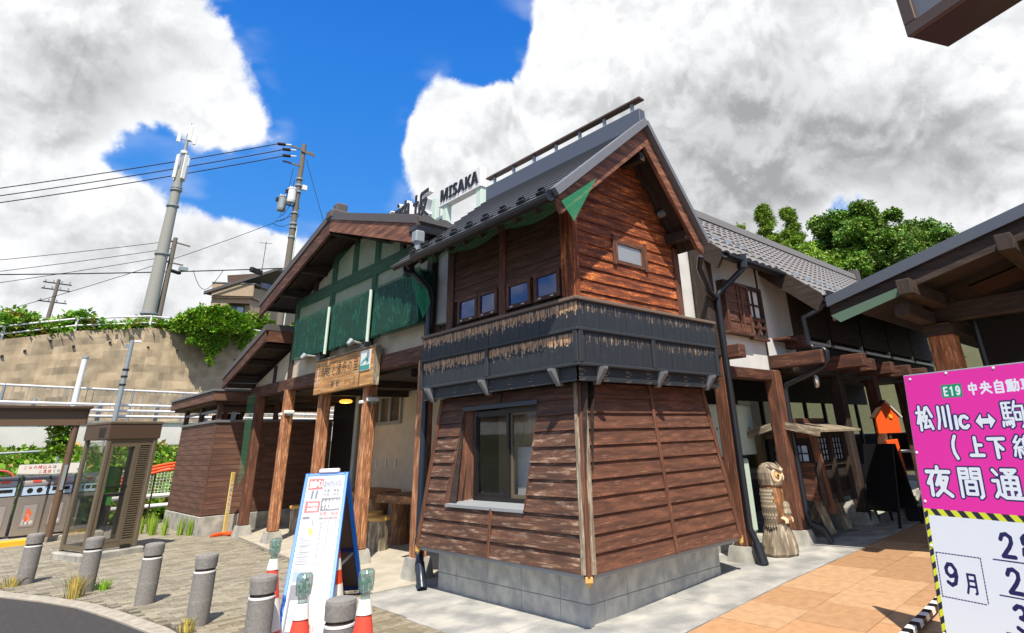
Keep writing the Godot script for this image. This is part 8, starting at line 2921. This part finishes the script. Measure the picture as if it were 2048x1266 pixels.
func _plants() -> void:
	var leaf := _clump(31, 12, 0.6, 0.34)
	var fine := _clump(37, 16, 0.5, 0.16)
	# overgrown strip on the tall wall
	var w := []
	var c := []
	for k in 5200:
		var i := R.randi() % (WALL.size() - 2)
		var f := R.randf()
		var p := Vector3(WALL[i][0], WALL[i][1], WALL[i][2]).lerp(Vector3(WALL[i + 1][0], WALL[i + 1][1], WALL[i + 1][2]), f)
		var hump := 0.45 + 0.35 * sin(p.x * 0.9) + 0.3 * sin(p.x * 2.3 + 1.0)
		if p.x < 1.2:
			hump += 0.5
		p += Vector3(R.randf_range(-0.3, 0.3), R.randf() * maxf(0.2, hump), -R.randf_range(0.1, 2.8))
		p.y += -p.z * 0.0
		w.append(Transform3D(_turn(R.randf_range(0.25, 0.5)), p))
		c.append(_green(0) if R.randf() > 0.12 else _green(3))
	tag(stuff(scatter("undergrowth", leaf, M.leaf, w, c)), "strip of lush weeds growing along the top of the tall wall", "undergrowth")
	# bush spilling over the wall, with trails
	w = []
	c = []
	for k in 2600:
		var a := R.randf() * TAU
		var q := Vector3(cos(a) * sqrt(R.randf()) * 1.9, 0, sin(a) * 0.9)
		q.y = R.randf_range(0.0, 1.0) * 1.25 * sqrt(maxf(0.0, 1.0 - pow(q.x / 2.0, 2.0)))
		w.append(Transform3D(_turn(R.randf_range(0.25, 0.45)), Vector3(8.9, 7.95, -37.3) + q))
		c.append(_green(0))
	for t in [[7.8, 0.9], [8.2, 1.0], [8.6, 1.3], [8.85, 1.75], [9.1, 1.9], [9.35, 1.2], [9.7, 0.8], [10.2, 0.6], [10.6, 0.9], [10.9, 0.5]]:
		for k in int(t[1] * 70):
			var f := R.randf()
			w.append(Transform3D(_turn(R.randf_range(0.2, 0.34) * (1.0 - 0.4 * f)), Vector3(t[0] + R.randf_range(-0.2, 0.2) * (1.2 - f), 8.05 - f * t[1], -37.1 - (t[0] - 8.9) * 0.25 + R.randf_range(0.0, 0.35))))
			c.append(_green(0))
	tag(stuff(scatter("creeper", leaf, M.leaf, w, c)), "bright green creeper spilling over the tall wall and railing", "creeper")
	w = []
	c = []
	for k in 1400:
		var x := R.randf_range(10.0, 16.5)
		w.append(Transform3D(_turn(R.randf_range(0.3, 0.6)), Vector3(x, 8.2 + R.randf() * (1.2 + 0.5 * sin(x * 1.7)), -40.0 - R.randf() * 2.0)))
		c.append(_green(2) if R.randf() > 0.3 else _green(0))
	tag(stuff(scatter("house_hedge", leaf, M.leaf, w, c)), "yellow-green hedge below the hillside house", "hedge")
	# shrubs on the bank before the white wall
	w = []
	c = []
	for k in 6500:
		var x := R.randf_range(-5.0, 7.0)
		var f := R.randf()
		var z := lerpf(-20.6, -25.6, f) - (x * 0.2)
		var bump := 0.35 + 0.3 * sin(x * 2.1) * sin(x * 0.8 + 2.0) + 0.2 * sin(x * 5.0)
		var y := lerpf(0.0, 1.7, f) + R.randf() * maxf(0.1, bump * (1.0 - 0.5 * f))
		w.append(Transform3D(_turn(R.randf_range(0.2, 0.42)), Vector3(x, y, z)))
		c.append(_green(0) if R.randf() > 0.18 else (_green(3) if R.randf() > 0.5 else _green(1)))
	tag(stuff(scatter("ground_cover", leaf, M.leaf, w, c)), "leafy ground cover on the bank behind the bins", "ground cover")
	# a vine up the shelter post
	w = []
	c = []
	for k in 90:
		w.append(Transform3D(_turn(R.randf_range(0.1, 0.2)), Vector3(1.65 + R.randf_range(-0.2, 0.12), R.randf_range(1.7, 2.3), -17.75 + R.randf_range(-0.1, 0.1))))
		c.append(_green(0))
	tag(stuff(scatter("vine", leaf, M.leaf, w, c)), "green vine leaves beside the brown shelter post", "vine")
	# tufts
	_tuft("grass_tuft", "pale dry grass at the foot of the farthest granite bollard", Vector3(0.97, 0.0, -12.0), 60, 0.16, 0.3, 3)
	_tuft("grass_tuft", "tall yellow grass tuft left of the second bollard", Vector3(1.47, 0.0, -10.35), 120, 0.34, 0.22, 3)
	_tuft("grass_tuft", "small green weed right of the second bollard", Vector3(1.8, 0.0, -10.6), 50, 0.16, 0.2, 0)
	_tuft("grass_tuft", "low dry weed at the foot of the fourth bollard", Vector3(2.02, 0.0, -7.45), 60, 0.16, 0.16, 3)
	_tuft("grass_tuft", "little dry weed in the joint before the first porch stone", Vector3(4.18, 0.02, -11.2), 24, 0.16, 0.08, 3)
	for k in 7:
		_tuft("tall_weed", "tall green weed among those growing along the brown shed's plinth", Vector3(3.96 - 0.16 * k + R.randf() * 0.12 if k < 4 else 3.9 - R.randf() * 0.5, 0.0, -15.7 - 0.3 * k), 60, 0.5, 0.16, 2, "tall weeds along the shed plinth")
	_trees()

func _tuft(called: String, label: String, at: Vector3, n: int, h: float, spread: float, kind: int, group := "") -> void:
	var st := S()
	for k in n:
		var a := R.randf() * TAU
		var d := Vector3(cos(a), 0, sin(a))
		var p := d * R.randf() * spread * 0.5
		var hh := h * R.randf_range(0.5, 1.0)
		var lean := d * spread * R.randf_range(0.1, 0.6)
		var s := Vector3(-d.z, 0, d.x) * R.randf_range(0.004, 0.009)
		var q := p + lean * 0.4 + Vector3(0, hh * 0.6, 0)
		var t := p + lean + Vector3(0, hh * R.randf_range(0.75, 1.0), 0)
		st.set_color(_green(kind) * 1.3)
		tri(st, p - s, p + s, q + s * 0.7, d)
		tri(st, p - s, q + s * 0.7, q - s * 0.7, d)
		tri(st, q - s * 0.7, q + s * 0.7, t, d)
	var o := mk(called, st, M.leaf)
	o.position = at
	tag(o, label, "weed", group)

func _tree(called: String, label: String, at: Vector3, top: float, r: float, shape: int, kind: int, n: int) -> void:
	var o := own(called, label, "tree", at, R.randf() * TAU, "trees behind the wing's roof")
	var st := S()
	tube(st, [Vector3(0, 0, 0), Vector3(0.15, top * 0.35, 0.1), Vector3(0.0, top * (0.7 if shape == 0 else 0.96), 0.0)], 0.32, 8, 0.05)
	for k in 9:
		var f := R.randf_range(0.35, 0.75)
		var a := R.randf() * TAU
		var b := Vector3(0, top * f, 0)
		tube(st, [b, b + Vector3(cos(a) * r * 0.5, top * 0.08, sin(a) * r * 0.5), b + Vector3(cos(a) * r * 0.85, top * 0.12, sin(a) * r * 0.85)], 0.1, 6, 0.02)
	mk("trunk", st, M.pole_old, o)
	var w := []
	var c := []
	# boughs: the leaves sit in separate clouds with air between
	var boughs := []
	for k in (90 if shape == 0 else 110):
		var a := R.randf() * TAU
		if shape == 0:
			var u := R.randf_range(-0.7, 1.0)
			var e := sqrt(maxf(0.02, 1.0 - u * u)) * r * R.randf_range(0.45, 1.0)
			boughs.append([Vector3(cos(a) * e, top - r * 1.05 + u * r * 1.05, sin(a) * e), R.randf_range(0.5, 0.95), R.randf_range(0.75, 1.2)])
		else:
			var f := R.randf()
			var e := r * (1.0 - f) * R.randf_range(0.5, 1.0) + 0.1
			boughs.append([Vector3(cos(a) * e, top * (0.3 + 0.7 * f) - e * 0.15, sin(a) * e), lerpf(0.6, 0.22, f), R.randf_range(0.75, 1.2)])
	for k in n:
		var b: Array = boughs[R.randi() % boughs.size()]
		var q := Vector3(R.randf_range(-1, 1), R.randf_range(-0.6, 0.6), R.randf_range(-1, 1))
		if q.length() > 1.0:
			q = q.normalized() * R.randf()
		var g := _green(kind)
		var s: float = b[2]
		w.append(Transform3D(_turn(R.randf_range(0.26, 0.44)), b[0] + q * b[1]))
		c.append(Color(g.r * s, g.g * s, g.b * s))
	stuff(scatter("crown", _clump(41 + kind, 14, 0.6, 0.3 if shape == 0 else 0.16), M.leaf, w, c, o))

func _trees() -> void:
	var y := 2.0
	_tree("cedar_tree", "pointed yellow-green conifer at the left end of the trees behind the wing's roof", Vector3(39.6, y, -20.6), 14.4, 2.6, 1, 2, 4200)
	_tree("cedar_tree", "tallest pointed conifer among the trees behind the wing's roof", Vector3(40.6, y, -18.9), 15.8, 2.9, 1, 2, 5200)
	_tree("cedar_tree", "pointed conifer between the tallest conifer and the round tree", Vector3(41.4, y, -17.4), 15.3, 2.9, 1, 2, 5200)
	_tree("broadleaf_tree", "large round broadleaf tree behind the wing's roof", Vector3(43.0, y, -13.6), 14.4, 4.3, 0, 1, 15000)
	_tree("broadleaf_tree", "lower broadleaf tree on the right flank of the big round one", Vector3(44.0, y, -10.6), 12.4, 3.2, 0, 1, 7000)
	_tree("broadleaf_tree", "light green tree in front of the conifers, low over the roof ridge", Vector3(38.8, y, -15.8), 11.0, 3.0, 0, 2, 7000)
	_tree("broadleaf_tree", "dark tree filling the gap between conifers and round tree", Vector3(46.5, y, -16.6), 13.4, 3.6, 0, 1, 6000)

# ---------------------------------------------------------------- the lettered sign over the hall roof
func _roof_sign() -> void:
	var o := thing("roof_sign", "white steel rooftop sign reading MISAKA with two large black characters", "sign", Vector3(8.0, 5.0, -12.5))
	box("panel", Vector3(7.98, 7.62, -12.75), Vector3(8.2, 8.18, -10.85), M.white, o, -1, 0.01)
	for z in [-10.98, -12.5, -13.05]:
		box("post", Vector3(8.02, 4.9, z - 0.1), Vector3(8.18, 7.62 if z > -13.0 else 8.0, z + 0.1), M.meter_white, o, 1, 0.01)
	box("rail", Vector3(8.03, 7.3, -15.2), Vector3(8.13, 7.38, -12.6), M.galv, o)
	var f := SystemFont.new()
	f.font_names = PackedStringArray(["Droid Sans"])
	f.font_weight = 700
	var tm := TextMesh.new()
	tm.text = "MISAKA"
	tm.font = f
	tm.font_size = 64
	tm.pixel_size = 0.0072
	tm.depth = 0.03
	var t := mi("lettering", tm, M.letter_black, o)
	t.rotation.y = -PI / 2
	t.position += Vector3(7.965, 7.9, -11.8)
	var i := 0
	for g in ["kami", "saka"]:
		for back in [true, false]:
			var st := S()
			for part in (GLYPH[g] as String).split(";"):
				var pts := part.split(" ")
				for k in pts.size() - 1:
					var a := pts[k].split_floats(",")
					var b := pts[k + 1].split_floats(",")
					var x := 8.03 if back else 7.935 - 0.0006 * k
					bar(st, Vector3(x, 8.42 - a[1] * 0.0092, -15.1 + i * 1.05 + a[0] * 0.0088), Vector3(x, 8.42 - b[1] * 0.0092, -15.1 + i * 1.05 + b[0] * 0.0088), 0.16 if back else 0.03, 0.11 if back else 0.085, Vector3(0.999, 0.03, 0.02).cross(Vector3(0, b[1] - a[1], a[0] - b[0])).normalized())
			mk("character_body" if back else "character", st, M.white if back else M.letter_black, o)
		i += 1
	var e := thing("wave_emblem", "orange wave emblem with white edge on the hall roof, left of the characters", "sign", Vector3(8.0, 5.5, -16.0))
	var up := PackedVector2Array()
	var lo := PackedVector2Array()
	for k in 17:
		var s := k / 16.0
		var y := 7.25 + 0.75 * absf(sin(s * PI * 1.45)) + 0.3 * s
		up.append(Vector2(-16.6 + s * 1.25, y))
		lo.append(Vector2(-16.6 + s * 1.25, y - 0.28 - 0.25 * s))
	lo.reverse()
	var st2 := S()
	slab(st2, Transform3D(Basis(Vector3(0, 0, 1), Vector3.UP, Vector3(-1, 0, 0)), Vector3(8.0, 0, 0)), up + lo, 0.03)
	mk("wave", st2, M.orange, e)
	st2 = S()
	for k in 16:
		bar(st2, Vector3(8.06, up[k].y + 0.03, up[k].x), Vector3(8.06, up[k + 1].y + 0.03, up[k + 1].x), 0.22, 0.05)
	mk("edge", st2, M.white, e)
	box("stand", Vector3(8.05, 4.9, -16.1), Vector3(8.15, 7.3, -15.9), M.meter_white, e)
